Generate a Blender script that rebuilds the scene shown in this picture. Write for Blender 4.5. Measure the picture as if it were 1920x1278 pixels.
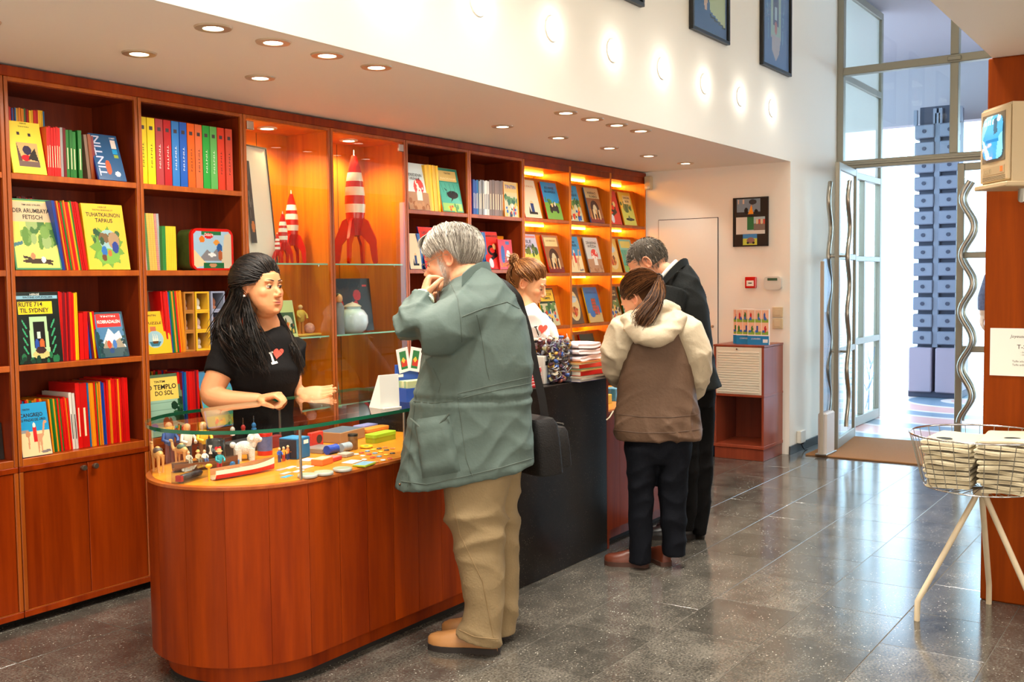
import bpy, bmesh, math, random
import numpy as np
from mathutils import Vector, Matrix
random.seed(7); rng = np.random.default_rng(7)
for _o in list(bpy.data.objects): bpy.data.objects.remove(_o)
S = bpy.context.scene
COL = S.collection
PI = math.pi

# ------------------------------------------------------------------ camera
FOC, PITCH, ROLL, YAW, HC = 1936.12, 0.059388, -0.011714, 0.602593, 1.40
fw = Vector((math.cos(YAW)*math.cos(PITCH), math.sin(YAW)*math.cos(PITCH), -math.sin(PITCH)))
rt = Vector((math.sin(YAW), -math.cos(YAW), 0)); upv = rt.cross(fw)
r2 = rt*math.cos(ROLL)+upv*math.sin(ROLL); u2 = -rt*math.sin(ROLL)+upv*math.cos(ROLL)
CAMP = Vector((0, 0, HC))
cd = bpy.data.cameras.new('camera'); cam = bpy.data.objects.new('camera', cd); COL.objects.link(cam)
M = Matrix((r2, u2, -fw)).transposed().to_4x4(); M.translation = CAMP
cam.matrix_world = M
cd.sensor_width = 36; cd.lens = FOC/1920*36; cd.clip_start = .05; cd.clip_end = 200
S.camera = cam
def at(x, y, ax, v):
    "point on the plane ax = v that shows at pixel x, y of the 1920 x 1278 frame"
    d = r2*((x-960)/FOC)+u2*((639-y)/FOC)+fw; i = 'xyz'.index(ax)
    return CAMP+d*((v-CAMP[i])/d[i])

def proj(p):
    d = Vector(p)-CAMP; z = fw.dot(d); return 960+FOC*r2.dot(d)/z, 639-FOC*u2.dot(d)/z
def X_at(px, Y, z):
    a, b = .5, 12.
    for _ in range(40):
        m = (a+b)/2
        if proj((m, Y, z))[0] < px: a = m
        else: b = m
    return m
# ------------------------------------------------------------------ world and exposure
w = bpy.data.worlds.new('world'); S.world = w; w.use_nodes = True
bg = w.node_tree.nodes['Background']; bg.inputs[0].default_value = (.52, .77, 1, 1); bg.inputs[1].default_value = 6.3
S.view_settings.view_transform = 'Standard'; S.view_settings.look = 'None'
S.view_settings.exposure = 0.0; S.view_settings.gamma = 1; S.view_settings.use_curve_mapping = False

# ------------------------------------------------------------------ materials
MATS = {}
def lin(c):
    "sRGB 0-255 to linear"
    return tuple(((v/255)/12.92 if v/255 <= .04045 else ((v/255+.055)/1.055)**2.4) for v in c)
def newmat(name):
    m = bpy.data.materials.new(name); m.use_nodes = True; MATS[name] = m
    nt = m.node_tree; return m, nt, nt.nodes['Principled BSDF']
def plain(name, col, rough=.5, metal=0, spec=.5, noise=0, nscale=20, bump=0, bscale=40, coat=0, sheen=0):
    if name in MATS: return MATS[name]
    m, nt, b = newmat(name); c = (*lin(col), 1)
    b.inputs['Base Color'].default_value = c; b.inputs['Roughness'].default_value = rough
    b.inputs['Metallic'].default_value = metal; b.inputs['Specular IOR Level'].default_value = spec
    b.inputs['Coat Weight'].default_value = coat; b.inputs['Sheen Weight'].default_value = sheen
    if noise or bump: tc = nt.nodes.new('ShaderNodeTexCoord')
    if noise:
        n = nt.nodes.new('ShaderNodeTexNoise'); n.inputs['Scale'].default_value = nscale; n.inputs['Detail'].default_value = 4
        nt.links.new(tc.outputs['Object'], n.inputs['Vector'])
        mx = nt.nodes.new('ShaderNodeMix'); mx.data_type = 'RGBA'
        mx.inputs['A'].default_value = tuple(v*(1-noise) for v in c[:3])+(1,); mx.inputs['B'].default_value = tuple(min(1, v*(1+noise)) for v in c[:3])+(1,)
        nt.links.new(n.outputs['Fac'], mx.inputs['Factor']); nt.links.new(mx.outputs['Result'], b.inputs['Base Color'])
    if bump:
        n = nt.nodes.new('ShaderNodeTexNoise'); n.inputs['Scale'].default_value = bscale; n.inputs['Detail'].default_value = 3
        nt.links.new(tc.outputs['Object'], n.inputs['Vector'])
        bp = nt.nodes.new('ShaderNodeBump'); bp.inputs['Strength'].default_value = bump; bp.inputs['Distance'].default_value = .01
        nt.links.new(n.outputs['Fac'], bp.inputs['Height']); nt.links.new(bp.outputs['Normal'], b.inputs['Normal'])
    return m
def emit(name, col, strength):
    if name in MATS: return MATS[name]
    m, nt, b = newmat(name); b.inputs['Base Color'].default_value = (*lin(col), 1)
    b.inputs['Emission Color'].default_value = (*lin(col), 1); b.inputs['Emission Strength'].default_value = strength
    return m
def wood(name, dark, light, grain=(14, 14, .8), rough=.32, spec=.5, coat=.15):
    m, nt, b = newmat(name)
    g = nt.nodes.new('ShaderNodeNewGeometry'); mp = nt.nodes.new('ShaderNodeMapping'); mp.inputs['Scale'].default_value = grain
    nt.links.new(g.outputs['Position'], mp.inputs['Vector'])
    oi = nt.nodes.new('ShaderNodeObjectInfo'); nt.links.new(oi.outputs['Random'], mp.inputs['Location'])
    n1 = nt.nodes.new('ShaderNodeTexNoise'); n1.inputs['Scale'].default_value = 1.0; n1.inputs['Detail'].default_value = 6; n1.inputs['Distortion'].default_value = .6
    n2 = nt.nodes.new('ShaderNodeTexNoise'); n2.inputs['Scale'].default_value = 6.5; n2.inputs['Detail'].default_value = 5
    nt.links.new(mp.outputs[0], n1.inputs['Vector']); nt.links.new(mp.outputs[0], n2.inputs['Vector'])
    ad = nt.nodes.new('ShaderNodeMath'); ad.operation = 'MULTIPLY_ADD'; ad.inputs[1].default_value = .35
    nt.links.new(n2.outputs['Fac'], ad.inputs[0]); nt.links.new(n1.outputs['Fac'], ad.inputs[2])
    rp = nt.nodes.new('ShaderNodeMapRange'); rp.inputs['From Min'].default_value = .45; rp.inputs['From Max'].default_value = .92
    nt.links.new(ad.outputs[0], rp.inputs['Value'])
    mx = nt.nodes.new('ShaderNodeMix'); mx.data_type = 'RGBA'
    mx.inputs['A'].default_value = (*lin(dark), 1); mx.inputs['B'].default_value = (*lin(light), 1)
    nt.links.new(rp.outputs[0], mx.inputs['Factor'])
    hv = nt.nodes.new('ShaderNodeHueSaturation'); mr = nt.nodes.new('ShaderNodeMapRange')
    mr.inputs['To Min'].default_value = .86; mr.inputs['To Max'].default_value = 1.14
    nt.links.new(oi.outputs['Random'], mr.inputs['Value']); nt.links.new(mr.outputs[0], hv.inputs['Value'])
    nt.links.new(mx.outputs['Result'], hv.inputs['Color']); nt.links.new(hv.outputs['Color'], b.inputs['Base Color'])
    b.inputs['Roughness'].default_value = rough; b.inputs['Specular IOR Level'].default_value = spec
    b.inputs['Coat Weight'].default_value = coat; b.inputs['Coat Roughness'].default_value = .2
    return m
def glass(name, tint=(249, 252, 250), fres=1.45, rough=.0, gloss=1.0, frost=0):
    "clear sheet glass: straight transmission plus Fresnel reflection"
    m, nt, b = newmat(name); out = nt.nodes['Material Output']; nt.nodes.remove(b)
    t = nt.nodes.new('ShaderNodeBsdfTransparent'); t.inputs[0].default_value = (*lin(tint), 1)
    gl = nt.nodes.new('ShaderNodeBsdfGlossy'); gl.inputs['Roughness'].default_value = rough; gl.inputs['Color'].default_value = (gloss, gloss, gloss, 1)
    fr = nt.nodes.new('ShaderNodeFresnel'); fr.inputs['IOR'].default_value = fres
    mx = nt.nodes.new('ShaderNodeMixShader'); ge = nt.nodes.new('ShaderNodeNewGeometry')
    inv = nt.nodes.new('ShaderNodeMath'); inv.operation = 'SUBTRACT'; inv.inputs[0].default_value = 1; nt.links.new(ge.outputs['Backfacing'], inv.inputs[1])
    mu = nt.nodes.new('ShaderNodeMath'); mu.operation = 'MULTIPLY'; nt.links.new(fr.outputs[0], mu.inputs[0]); nt.links.new(inv.outputs[0], mu.inputs[1])
    nt.links.new(mu.outputs[0], mx.inputs[0])       # the inner face of a sheet adds no second (total) reflection
    base = t.outputs[0]
    if frost:
        d = nt.nodes.new('ShaderNodeBsdfTranslucent'); d.inputs[0].default_value = (*lin(tint), 1)
        df = nt.nodes.new('ShaderNodeBsdfDiffuse'); df.inputs[0].default_value = (*lin(tint), 1)
        m0 = nt.nodes.new('ShaderNodeMixShader'); m0.inputs[0].default_value = .35
        nt.links.new(d.outputs[0], m0.inputs[1]); nt.links.new(df.outputs[0], m0.inputs[2])
        m1 = nt.nodes.new('ShaderNodeMixShader'); m1.inputs[0].default_value = frost
        nt.links.new(t.outputs[0], m1.inputs[1]); nt.links.new(m0.outputs[0], m1.inputs[2]); base = m1.outputs[0]
    nt.links.new(base, mx.inputs[1]); nt.links.new(gl.outputs[0], mx.inputs[2]); nt.links.new(mx.outputs[0], out.inputs['Surface'])
    return m
def speckle(name, dark, light, fleck, rough, scale=60, spec=.5):
    m, nt, b = newmat(name)
    g = nt.nodes.new('ShaderNodeNewGeometry')
    oi = nt.nodes.new('ShaderNodeObjectInfo')
    n1 = nt.nodes.new('ShaderNodeTexNoise'); n1.inputs['Scale'].default_value = 5; n1.inputs['Detail'].default_value = 8; n1.inputs['Roughness'].default_value = .7
    n2 = nt.nodes.new('ShaderNodeTexNoise'); n2.inputs['Scale'].default_value = scale*2; n2.inputs['Detail'].default_value = 4
    v = nt.nodes.new('ShaderNodeTexVoronoi'); v.inputs['Scale'].default_value = scale
    for n in (n1, n2, v): nt.links.new(g.outputs['Position'], n.inputs['Vector'])
    ma = nt.nodes.new('ShaderNodeMath'); ma.operation = 'MULTIPLY'; nt.links.new(n1.outputs['Fac'], ma.inputs[0]); nt.links.new(n2.outputs['Fac'], ma.inputs[1])
    r1 = nt.nodes.new('ShaderNodeMapRange'); r1.inputs['From Min'].default_value = .12; r1.inputs['From Max'].default_value = .42
    nt.links.new(ma.outputs[0], r1.inputs['Value'])
    mx = nt.nodes.new('ShaderNodeMix'); mx.data_type = 'RGBA'; mx.inputs['A'].default_value = (*lin(dark), 1); mx.inputs['B'].default_value = (*lin(light), 1)
    nt.links.new(r1.outputs[0], mx.inputs['Factor'])
    hv = nt.nodes.new('ShaderNodeHueSaturation'); mr = nt.nodes.new('ShaderNodeMapRange'); mr.inputs['To Min'].default_value = .8; mr.inputs['To Max'].default_value = 1.2
    nt.links.new(oi.outputs['Random'], mr.inputs['Value']); nt.links.new(mr.outputs[0], hv.inputs['Value']); nt.links.new(mx.outputs['Result'], hv.inputs['Color'])
    r2_ = nt.nodes.new('ShaderNodeMapRange'); r2_.inputs['From Min'].default_value = .16; r2_.inputs['From Max'].default_value = .10
    nt.links.new(v.outputs['Distance'], r2_.inputs['Value'])
    n3 = nt.nodes.new('ShaderNodeTexNoise'); n3.inputs['Scale'].default_value = 9; nt.links.new(g.outputs['Position'], n3.inputs['Vector'])
    r3 = nt.nodes.new('ShaderNodeMapRange'); r3.inputs['From Min'].default_value = .42; r3.inputs['From Max'].default_value = .62; nt.links.new(n3.outputs['Fac'], r3.inputs['Value'])
    mm = nt.nodes.new('ShaderNodeMath'); mm.operation = 'MULTIPLY'; nt.links.new(r2_.outputs[0], mm.inputs[0]); nt.links.new(r3.outputs[0], mm.inputs[1])
    mx2 = nt.nodes.new('ShaderNodeMix'); mx2.data_type = 'RGBA'; mx2.inputs['B'].default_value = (*lin(fleck), 1)
    nt.links.new(mm.outputs[0], mx2.inputs['Factor']); nt.links.new(hv.outputs['Color'], mx2.inputs['A'])
    nt.links.new(mx2.outputs['Result'], b.inputs['Base Color'])
    rr = nt.nodes.new('ShaderNodeMapRange'); rr.inputs['To Min'].default_value = rough*.75; rr.inputs['To Max'].default_value = rough*1.3
    nt.links.new(n1.outputs['Fac'], rr.inputs['Value']); nt.links.new(rr.outputs[0], b.inputs['Roughness'])
    b.inputs['Specular IOR Level'].default_value = spec
    return m
def vcol(name, rough=.4, spec=.5, coat=0, bump=0, bscale=60):
    "printed or dyed colour carried by the colour attribute 'col'"
    if name in MATS: return MATS[name]
    m, nt, b = newmat(name); a = nt.nodes.new('ShaderNodeVertexColor'); a.layer_name = 'col'
    nt.links.new(a.outputs[0], b.inputs['Base Color']); b.inputs['Roughness'].default_value = rough
    b.inputs['Specular IOR Level'].default_value = spec; b.inputs['Coat Weight'].default_value = coat; b.inputs['Coat Roughness'].default_value = .12
    if bump:
        tc = nt.nodes.new('ShaderNodeTexCoord'); n = nt.nodes.new('ShaderNodeTexNoise'); n.inputs['Scale'].default_value = bscale
        nt.links.new(tc.outputs['Object'], n.inputs['Vector']); bp = nt.nodes.new('ShaderNodeBump'); bp.inputs['Strength'].default_value = bump; bp.inputs['Distance'].default_value = .01
        nt.links.new(n.outputs['Fac'], bp.inputs['Height']); nt.links.new(bp.outputs['Normal'], b.inputs['Normal'])
    return m

M_wood = wood('wood_shelf', (114, 32, 1), (154, 56, 4), spec=.25, coat=.08)
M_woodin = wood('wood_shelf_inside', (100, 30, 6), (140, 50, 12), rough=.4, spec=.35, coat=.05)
M_edge = wood('wood_edge', (150, 66, 14), (186, 96, 26))
M_counter = wood('wood_counter', (108, 31, 0), (152, 56, 0), grain=(9, 9, .7), rough=.38, spec=.16, coat=.02)
M_lightwood = wood('wood_showcase_floor', (196, 112, 16), (222, 142, 34), grain=(3, 18, 3))
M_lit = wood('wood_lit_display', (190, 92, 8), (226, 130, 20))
M_col = wood('wood_column', (110, 42, 0), (134, 55, 0), grain=(12, 12, .8), coat=.0, spec=.1, rough=.5)
M_cab = wood('wood_small_cabinet', (126, 50, 28), (152, 68, 40), rough=.35)
M_floor = speckle('floor_granite', (40, 38, 34), (112, 106, 96), (210, 204, 190), .15, 55, .65)
M_grout = plain('grout', (92, 87, 78), .8)
M_granite = speckle('counter_granite', (14, 11, 9), (34, 28, 24), (130, 120, 104), .3, 90, .3)
M_white = plain('painted_wall', (244, 240, 230), .75, bump=.02, bscale=200)
M_soffit = plain('painted_soffit', (250, 244, 234), .6)
M_dark = plain('dark_gap', (18, 12, 8), .8)
M_baseb = plain('baseboard_grey', (66, 72, 76), .4)
M_glass = glass('sheet_glass'); M_gedge = plain('glass_edge_green', (8, 92, 62), .12, spec=.8)
M_steel = plain('brushed_steel', (170, 168, 160), .32, metal=1)
M_frame = plain('door_frame_metal', (150, 146, 132), .42, metal=.55)
M_chrome = plain('chrome', (225, 225, 225), .12, metal=1)
M_black = plain('black_plastic', (16, 16, 17), .4)
M_whitep = plain('white_plastic', (232, 228, 216), .4)
M_cream = plain('cream_plastic', (214, 196, 160), .45)
M_red = plain('red_gloss', (206, 24, 16), .18, coat=.5)
M_wgl = plain('white_gloss', (244, 238, 228), .2, coat=.4)
M_paper = plain('paper_white', (240, 236, 226), .6)
M_ink = plain('ink_black', (14, 13, 14), .6)

# ------------------------------------------------------------------ mesh builder
class MB:
    def __init__(s): s.v = []; s.f = []; s.m = []; s.c = []; s.n = 0
    def add(s, V, F, mat=0, col=None):
        V = np.asarray(V, float); b = s.n; s.v.append(V); s.n += len(V)
        for f in F: s.f.append(tuple(int(i)+b for i in f)); s.m.append(mat); s.c.append(col)
        return s
    def box(s, x0, x1, y0, y1, z0, z1, mat=0, col=None, T=None):
        V = np.array([(x, y, z) for z in (z0, z1) for y in (y0, y1) for x in (x0, x1)], float)
        if T is not None: V = xf(V, T)
        return s.add(V, [(0, 2, 3, 1), (4, 5, 7, 6), (0, 1, 5, 4), (2, 6, 7, 3), (0, 4, 6, 2), (1, 3, 7, 5)], mat, col)
    def cbox(s, x0, x1, y0, y1, z0, z1, c=.003, mat=0, col=None, T=None):
        "box with chamfered edges"
        V = []; F = []
        for zz, ins in ((z0, c), (z0+c, 0), (z1-c, 0), (z1, c)):
            a0, a1, b0, b1 = x0+ins, x1-ins, y0+ins, y1-ins; k = 0 if ins else c
            V += [(a0+k, b0, zz), (a1-k, b0, zz), (a1, b0+k, zz), (a1, b1-k, zz), (a1-k, b1, zz), (a0+k, b1, zz), (a0, b1-k, zz), (a0, b0+k, zz)]
        V = np.array(V, float)
        F = [tuple(range(7, -1, -1)), tuple(range(24, 32))]
        for L in range(3):
            for i in range(8): j = (i+1) % 8; F.append((L*8+i, L*8+j, L*8+8+j, L*8+8+i))
        if T is not None: V = xf(V, T)
        return s.add(V, F, mat, col)
    def lathe(s, prof, n=20, c=(0, 0, 0), mat=0, col=None, T=None, sx=1, sy=1, a0=0, a1=2*PI, caps=True):
        full = abs(a1-a0-2*PI) < 1e-6; k = n if full else n+1
        A = a0+(a1-a0)*np.arange(k)/n; V = []; F = []
        for (r, z) in prof:
            for a in A: V.append((c[0]+r*sx*math.cos(a), c[1]+r*sy*math.sin(a), c[2]+z))
        m = len(prof)
        for i in range(m-1):
            for j in range(k if full else k-1):
                j2 = (j+1) % k; F.append((i*k+j, i*k+j2, (i+1)*k+j2, (i+1)*k+j))
        if caps and full:
            if prof[0][0] > 1e-6: F.append(tuple(range(k-1, -1, -1)))
            if prof[-1][0] > 1e-6: F.append(tuple((m-1)*k+j for j in range(k)))
        V = np.array(V)
        if T is not None: V = xf(V, T)
        return s.add(V, F, mat, col)
    def cyl(s, p0, p1, r0, r1=None, n=12, mat=0, col=None):
        return s.tube([p0, p1], [r0, r0 if r1 is None else r1], n, mat, col)
    def tube(s, pts, r, n=10, mat=0, col=None, closed=False, caps=True, flat=1.0, up=None):
        P = np.asarray(pts, float); m = len(P); R = np.full(m, r) if np.isscalar(r) else np.asarray(r, float)
        if closed: tg = np.roll(P, -1, 0)-np.roll(P, 1, 0)
        else: tg = np.gradient(P, axis=0)
        tg /= np.maximum(np.linalg.norm(tg, axis=1, keepdims=True), 1e-9)
        ref = np.array(up, float) if up is not None else (np.array([0, 0, 1.]) if abs(tg[0][2]) < .9 else np.array([1., 0, 0]))
        V = []
        for i in range(m):
            a = ref-tg[i]*(ref@tg[i]); l = np.linalg.norm(a)
            a = a/l if l > 1e-6 else np.array([1., 0, 0]); b = np.cross(tg[i], a)
            if up is None: ref = a
            for j in range(n):
                t = 2*PI*j/n; V.append(P[i]+R[i]*(math.cos(t)*a*flat+math.sin(t)*b))
        F = []
        for i in range(m if closed else m-1):
            i2 = (i+1) % m
            for j in range(n): j2 = (j+1) % n; F.append((i*n+j, i*n+j2, i2*n+j2, i2*n+j))
        if caps and not closed: F.append(tuple(range(n-1, -1, -1))); F.append(tuple((m-1)*n+j for j in range(n)))
        return s.add(V, F, mat, col)
    def sphere(s, c, r, nu=14, nv=9, mat=0, col=None, T=None):
        r = (r, r, r) if np.isscalar(r) else r; V = []; F = []
        for i in range(nv+1):
            t = PI*i/nv
            for j in range(nu): p = 2*PI*j/nu; V.append((c[0]+r[0]*math.sin(t)*math.cos(p), c[1]+r[1]*math.sin(t)*math.sin(p), c[2]+r[2]*math.cos(t)))
        for i in range(nv):
            for j in range(nu):
                j2 = (j+1) % nu
                if i == 0: F.append((j, (i+1)*nu+j, (i+1)*nu+j2))
                elif i == nv-1: F.append((i*nu+j, (i+1)*nu+j, i*nu+j2))
                else: F.append((i*nu+j, (i+1)*nu+j, (i+1)*nu+j2, i*nu+j2))
        V = np.array(V)
        if T is not None: V = xf(V, T)
        return s.add(V, F, mat, col)
    def prism(s, poly, z0, z1, mat=0, col=None, T=None, side=None):
        n = len(poly); V = np.array([(x, y, z0) for x, y in poly]+[(x, y, z1) for x, y in poly], float)
        if T is not None: V = xf(V, T)
        s.add(V, [tuple(range(n-1, -1, -1)), tuple(range(n, 2*n))], mat, col)
        return s.add(V, [(i, (i+1) % n, n+(i+1) % n, n+i) for i in range(n)], mat if side is None else side, col)
    def loft(s, rings, mat=0, col=None, caps=True, closed=True):
        k = len(rings[0]); V = np.concatenate([np.asarray(r, float) for r in rings]); F = []
        for i in range(len(rings)-1):
            for j in range(k if closed else k-1): j2 = (j+1) % k; F.append((i*k+j, i*k+j2, (i+1)*k+j2, (i+1)*k+j))
        if caps: F.append(tuple(range(k-1, -1, -1))); F.append(tuple((len(rings)-1)*k+j for j in range(k)))
        return s.add(V, F, mat, col)
    def mesh(s, name, mats, smooth=None):
        me = bpy.data.meshes.new(name); V = np.concatenate(s.v)
        me.from_pydata(V.tolist(), [], s.f)
        for m in (mats if isinstance(mats, (list, tuple)) else [mats]): me.materials.append(m)
        if any(s.m): me.polygons.foreach_set('material_index', s.m)
        if any(c is not None for c in s.c):
            a = me.color_attributes.new('col', 'FLOAT_COLOR', 'CORNER'); out = []
            for p, c in zip(me.polygons, s.c):
                c = (*lin(c), 1) if c is not None else (.5, .5, .5, 1); out += list(c)*p.loop_total
            a.data.foreach_set('color', out)
        if smooth is not None:
            me.shade_smooth()
            if smooth < 180: me.set_sharp_from_angle(angle=math.radians(smooth))
        me.update(); return me
    def build(s, name, mats, parent=None, smooth=None, loc=None, rot=None):
        return link(name, s.mesh(name, mats, smooth), parent, loc, rot)
def xf(V, T):
    A = np.array(T); return V@A[:3, :3].T+A[:3, 3]
def trs(loc=(0, 0, 0), rz=0, rx=0, ry=0, sc=1):
    T = Matrix.Translation(loc)@Matrix.Rotation(rz, 4, 'Z')@Matrix.Rotation(ry, 4, 'Y')@Matrix.Rotation(rx, 4, 'X')
    return T@Matrix.Scale(sc, 4) if np.isscalar(sc) else T@Matrix.Diagonal((*sc, 1))
def link(name, me, parent=None, loc=None, rot=None):
    o = bpy.data.objects.new(name, me); COL.objects.link(o)
    if parent is not None: o.parent = parent
    if loc is not None: o.location = loc
    if rot is not None: o.rotation_euler = rot
    return o
def tag(o, label, cat, group=None):
    o['label'] = label; o['category'] = cat
    if group: o['group'] = group
    return o
def thing(name, label, cat, loc=(0, 0, 0), rot=(0, 0, 0), group=None):
    o = bpy.data.objects.new(name, None); COL.objects.link(o); o.location = loc; o.rotation_euler = rot; o.empty_display_size = .05
    return tag(o, label, cat, group)
def struct(name, mb, mats, smooth=None):
    o = mb.build(name, mats, None, smooth); o['kind'] = 'structure'; return o
def box1(name, dims, mat, parent=None, ch=0, loc=None, rot=None):
    b = MB(); (b.cbox(*dims, c=ch) if ch else b.box(*dims)); return b.build(name, mat, parent, None, loc, rot)
def light(name, kind, loc, energy, col, parent=None, size=.1, spot=None, blend=.5, rot=(0, 0, 0), shape='DISK', size_y=None, spread=None):
    l = bpy.data.lights.new(name, kind); l.energy = energy; l.color = col
    if kind == 'AREA':
        l.shape = shape; l.size = size
        if size_y: l.size_y = size_y
        if spread: l.spread = spread
    elif kind == 'SPOT': l.shadow_soft_size = size; l.spot_size = spot; l.spot_blend = blend
    else: l.shadow_soft_size = size
    o = bpy.data.objects.new(name, l); COL.objects.link(o); o.location = loc; o.rotation_euler = rot
    if parent is not None: o.parent = parent
    return o
ORD = ['first', 'second', 'third', 'fourth', 'fifth', 'sixth', 'seventh', 'eighth', 'ninth', 'tenth', 'eleventh', 'twelfth', 'thirteenth', 'fourteenth', 'fifteenth', 'sixteenth', 'seventeenth', 'eighteenth', 'nineteenth', 'twentieth', 'twenty-first', 'twenty-second', 'twenty-third', 'twenty-fourth', 'twenty-fifth', 'twenty-sixth', 'twenty-seventh', 'twenty-eighth', 'twenty-ninth', 'thirtieth']
# ------------------------------------------------------------------ room shell
ZS, YF, XB, YS, XF = 2.287, 2.78, 7.875, 4.03, 9.04   # soffit height, fascia wall, end wall, bookcase fronts, glass front
fl = MB(); fl.box(-3, XF+.02, -3, 4.45, -.2, -.012); floor = struct('floor', fl, M_floor)
# stone tiles in rows of .373 m, .45 m long, laid in running bond
tile_me = {}
def tile(x0, x1, y0, y1):
    k = (round(x1-x0, 3), round(y1-y0, 3))
    if k not in tile_me:
        b = MB(); b.cbox(0, k[0], 0, k[1], -.012, 0, c=.0015); tile_me[k] = b.mesh('tile', M_floor)
    o = link('tile', tile_me[k], floor, (x0, y0, 0))
gr = MB(); gr.box(-3, XF, -3, 4.42, -.0125, -.0015); gr.build('grout_bed', M_grout, floor)
G = .0022
for r in range(-2, 6):
    y0 = 2.165-.373*(r+1) if r >= 0 else 2.165+.373*(-r-1); y1 = y0+.373
    off = [.37, .12, .26][r % 3]
    if r == 1: off = 3.26 % .45
    x = 1.9-((1.9-off) % .45)
    while x < XF-.02:
        xe = min(x+.45, XF)
        tile(x+G/4, xe-G/4, y0+G/2, y1-G/2); x = xe
for r in range(2, 6):                      # strip between the counter and the bookcases
    y0 = 2.165+.373*r; y1 = min(y0+.373, 4.40); x = 1.6
    for k in range(4): tile(x+k*.45+G/2, x+(k+1)*.45-G/2, y0+G/2, y1-G/2)
rest = MB(); rest.box(-3, 1.15, -3, 4.42, -.012, -.0004); rest.box(1.15, XF, -3, 2.165-.373*6-G, -.012, -.0004); rest.box(3.4+G, XF, 2.911+G, 4.42, -.012, -.0004)
rest.build('tile_field', M_floor, floor)

struct('wall_left', MB().box(-3, XB, 4.42, 4.5, 0, ZS+.1), M_white)
struct('wall_back', MB().box(XB, XB+.1, YF+.1, 4.42, 0, ZS), M_white)
wf = MB(); wf.box(-3, XB, YF, YF+.02, ZS, 4.25); wf.box(XB, XF+.06, YF, YF+.1, 0, 4.25); struct('wall_fascia', wf, M_white)
struct('ceiling_soffit', MB().box(-3, XB+.1, YF+.02, 4.42, ZS, ZS+.1), M_soffit)
struct('ceiling', MB().box(-3, XF+.1, .7, YF+.1, 4.25, 4.35), M_white)
mz = MB(); mz.box(-3, XF+.1, -3, .815, 2.3, 2.5); struct('ceiling_mezzanine', mz, M_soffit)
struct('wall_right', MB().box(-3, XF+.1, .7, .814, 2.5, 4.25), M_white)
struct('wall_side', MB().box(-3, XF+.1, -3.1, -3, 0, 2.5), M_white)
struct('wall_behind', MB().box(-3.1, -3, -3.1, 4.5, 0, 4.35), M_white)
struct('baseboard_left', MB().cbox(XB-.012, XF-.02, YF-.012, YF, 0, .065, c=.002), M_baseb)

# ------------------------------------------------------------------ glass front
window = thing('window_1', 'grey metal framed glass front above the entrance doors', 'window', (XF, 0, 0)); del window['category']; del window['label']
window['kind'] = 'structure'
def bars(lst, name, parent, mat=M_frame, c=.004):
    for d in lst: box1(name, d, mat, parent, c)
bars([(-.01, .06, 2.725, 2.779, 0, 4.24), (-.03, .05, -1.0, 2.725, 3.11, 3.175), (-.03, .05, -1.0, 2.725, 2.315, 2.385), (-.03, .05, 1.795, 1.86, 2.385, 3.11), (-.03, .05, 1.795, 1.86, 3.175, 4.24),
      (-.03, .05, .2, .26, 0, 4.24), (-.03, .05, .885, .93, 0, 2.315), (-.03, .05, .26, .885, 0, .09), (-.03, .05, 2.625, 2.665, 0, 2.315)], 'frame_bar', window)
bars([(-.045, -.03, 1.775, 1.88, 3.125, 3.16), (-.045, -.03, -1.0, 2.725, 2.34, 2.36)], 'frame_moulding', window)
for d in [(0, .006, 1.86, 2.725, 3.175, 4.24), (0, .006, .26, 1.795, 3.175, 4.24), (0, .006, 1.86, 2.725, 2.385, 3.11), (0, .006, .26, 1.795, 2.385, 3.11), (0, .006, 2.665, 2.725, 0, 2.315), (0, .006, .26, .885, .09, 2.315)]:
    box1('pane', d, M_glass, window)
struct('wall_facade', MB().box(XF, XF+.1, -3, .2, 0, 4.25), M_white)
M_handle = plain('handle_steel', (176, 170, 158), .28, metal=1)
def door_leaf(name, width, loc, rz):
    "leaf built along local -y from its hinge at the origin"
    d = thing(name, '', 'door', loc, (0, 0, rz)); del d['label']; del d['category']; d['kind'] = 'structure'
    t = .035
    for dd in [(-.02, t-.02, -.055, 0, .01, 2.3), (-.02, t-.02, -width, -width+.055, .01, 2.3)]: box1('stile', dd, M_frame, d, .004)
    for z0, z1 in [(.01, .09), (.765, .815), (1.53, 1.58), (2.24, 2.3)]: box1('rail', (-.019, t-.021, -width+.055, -.055, z0, z1), M_frame, d, .004)
    for z0, z1 in [(.09, .765), (.815, 1.53), (1.58, 2.24)]: box1('pane', (-.004, .002, -width+.055, -.055, z0, z1), M_glass, d)
    for sx in (-1, 1):
        h = MB(); z = np.linspace(.19, 2.15, 60)
        pts = [(sx*.075-.002, -width+.09-.045*math.cos(2*PI*(q-.19)/.455), q) for q in z]
        h.tube(pts, .019, 10)
        ho = h.build('handle', M_handle, d, 40)
        for q in (.79, 1.555):
            yy = -width+.09-.045*math.cos(2*PI*(q-.19)/.455)
            b = MB(); b.cyl((sx*.015, yy, q), (sx*.075, yy, q), .009, n=8); b.build('handle_bracket', M_handle, ho, 40)
    return d
door_leaf('door_1', .78, (9.02, 2.61, 0), -math.radians(84))
dr = door_leaf('door_2', .86, (XF+.01, .94, 0), math.radians(180))
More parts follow.
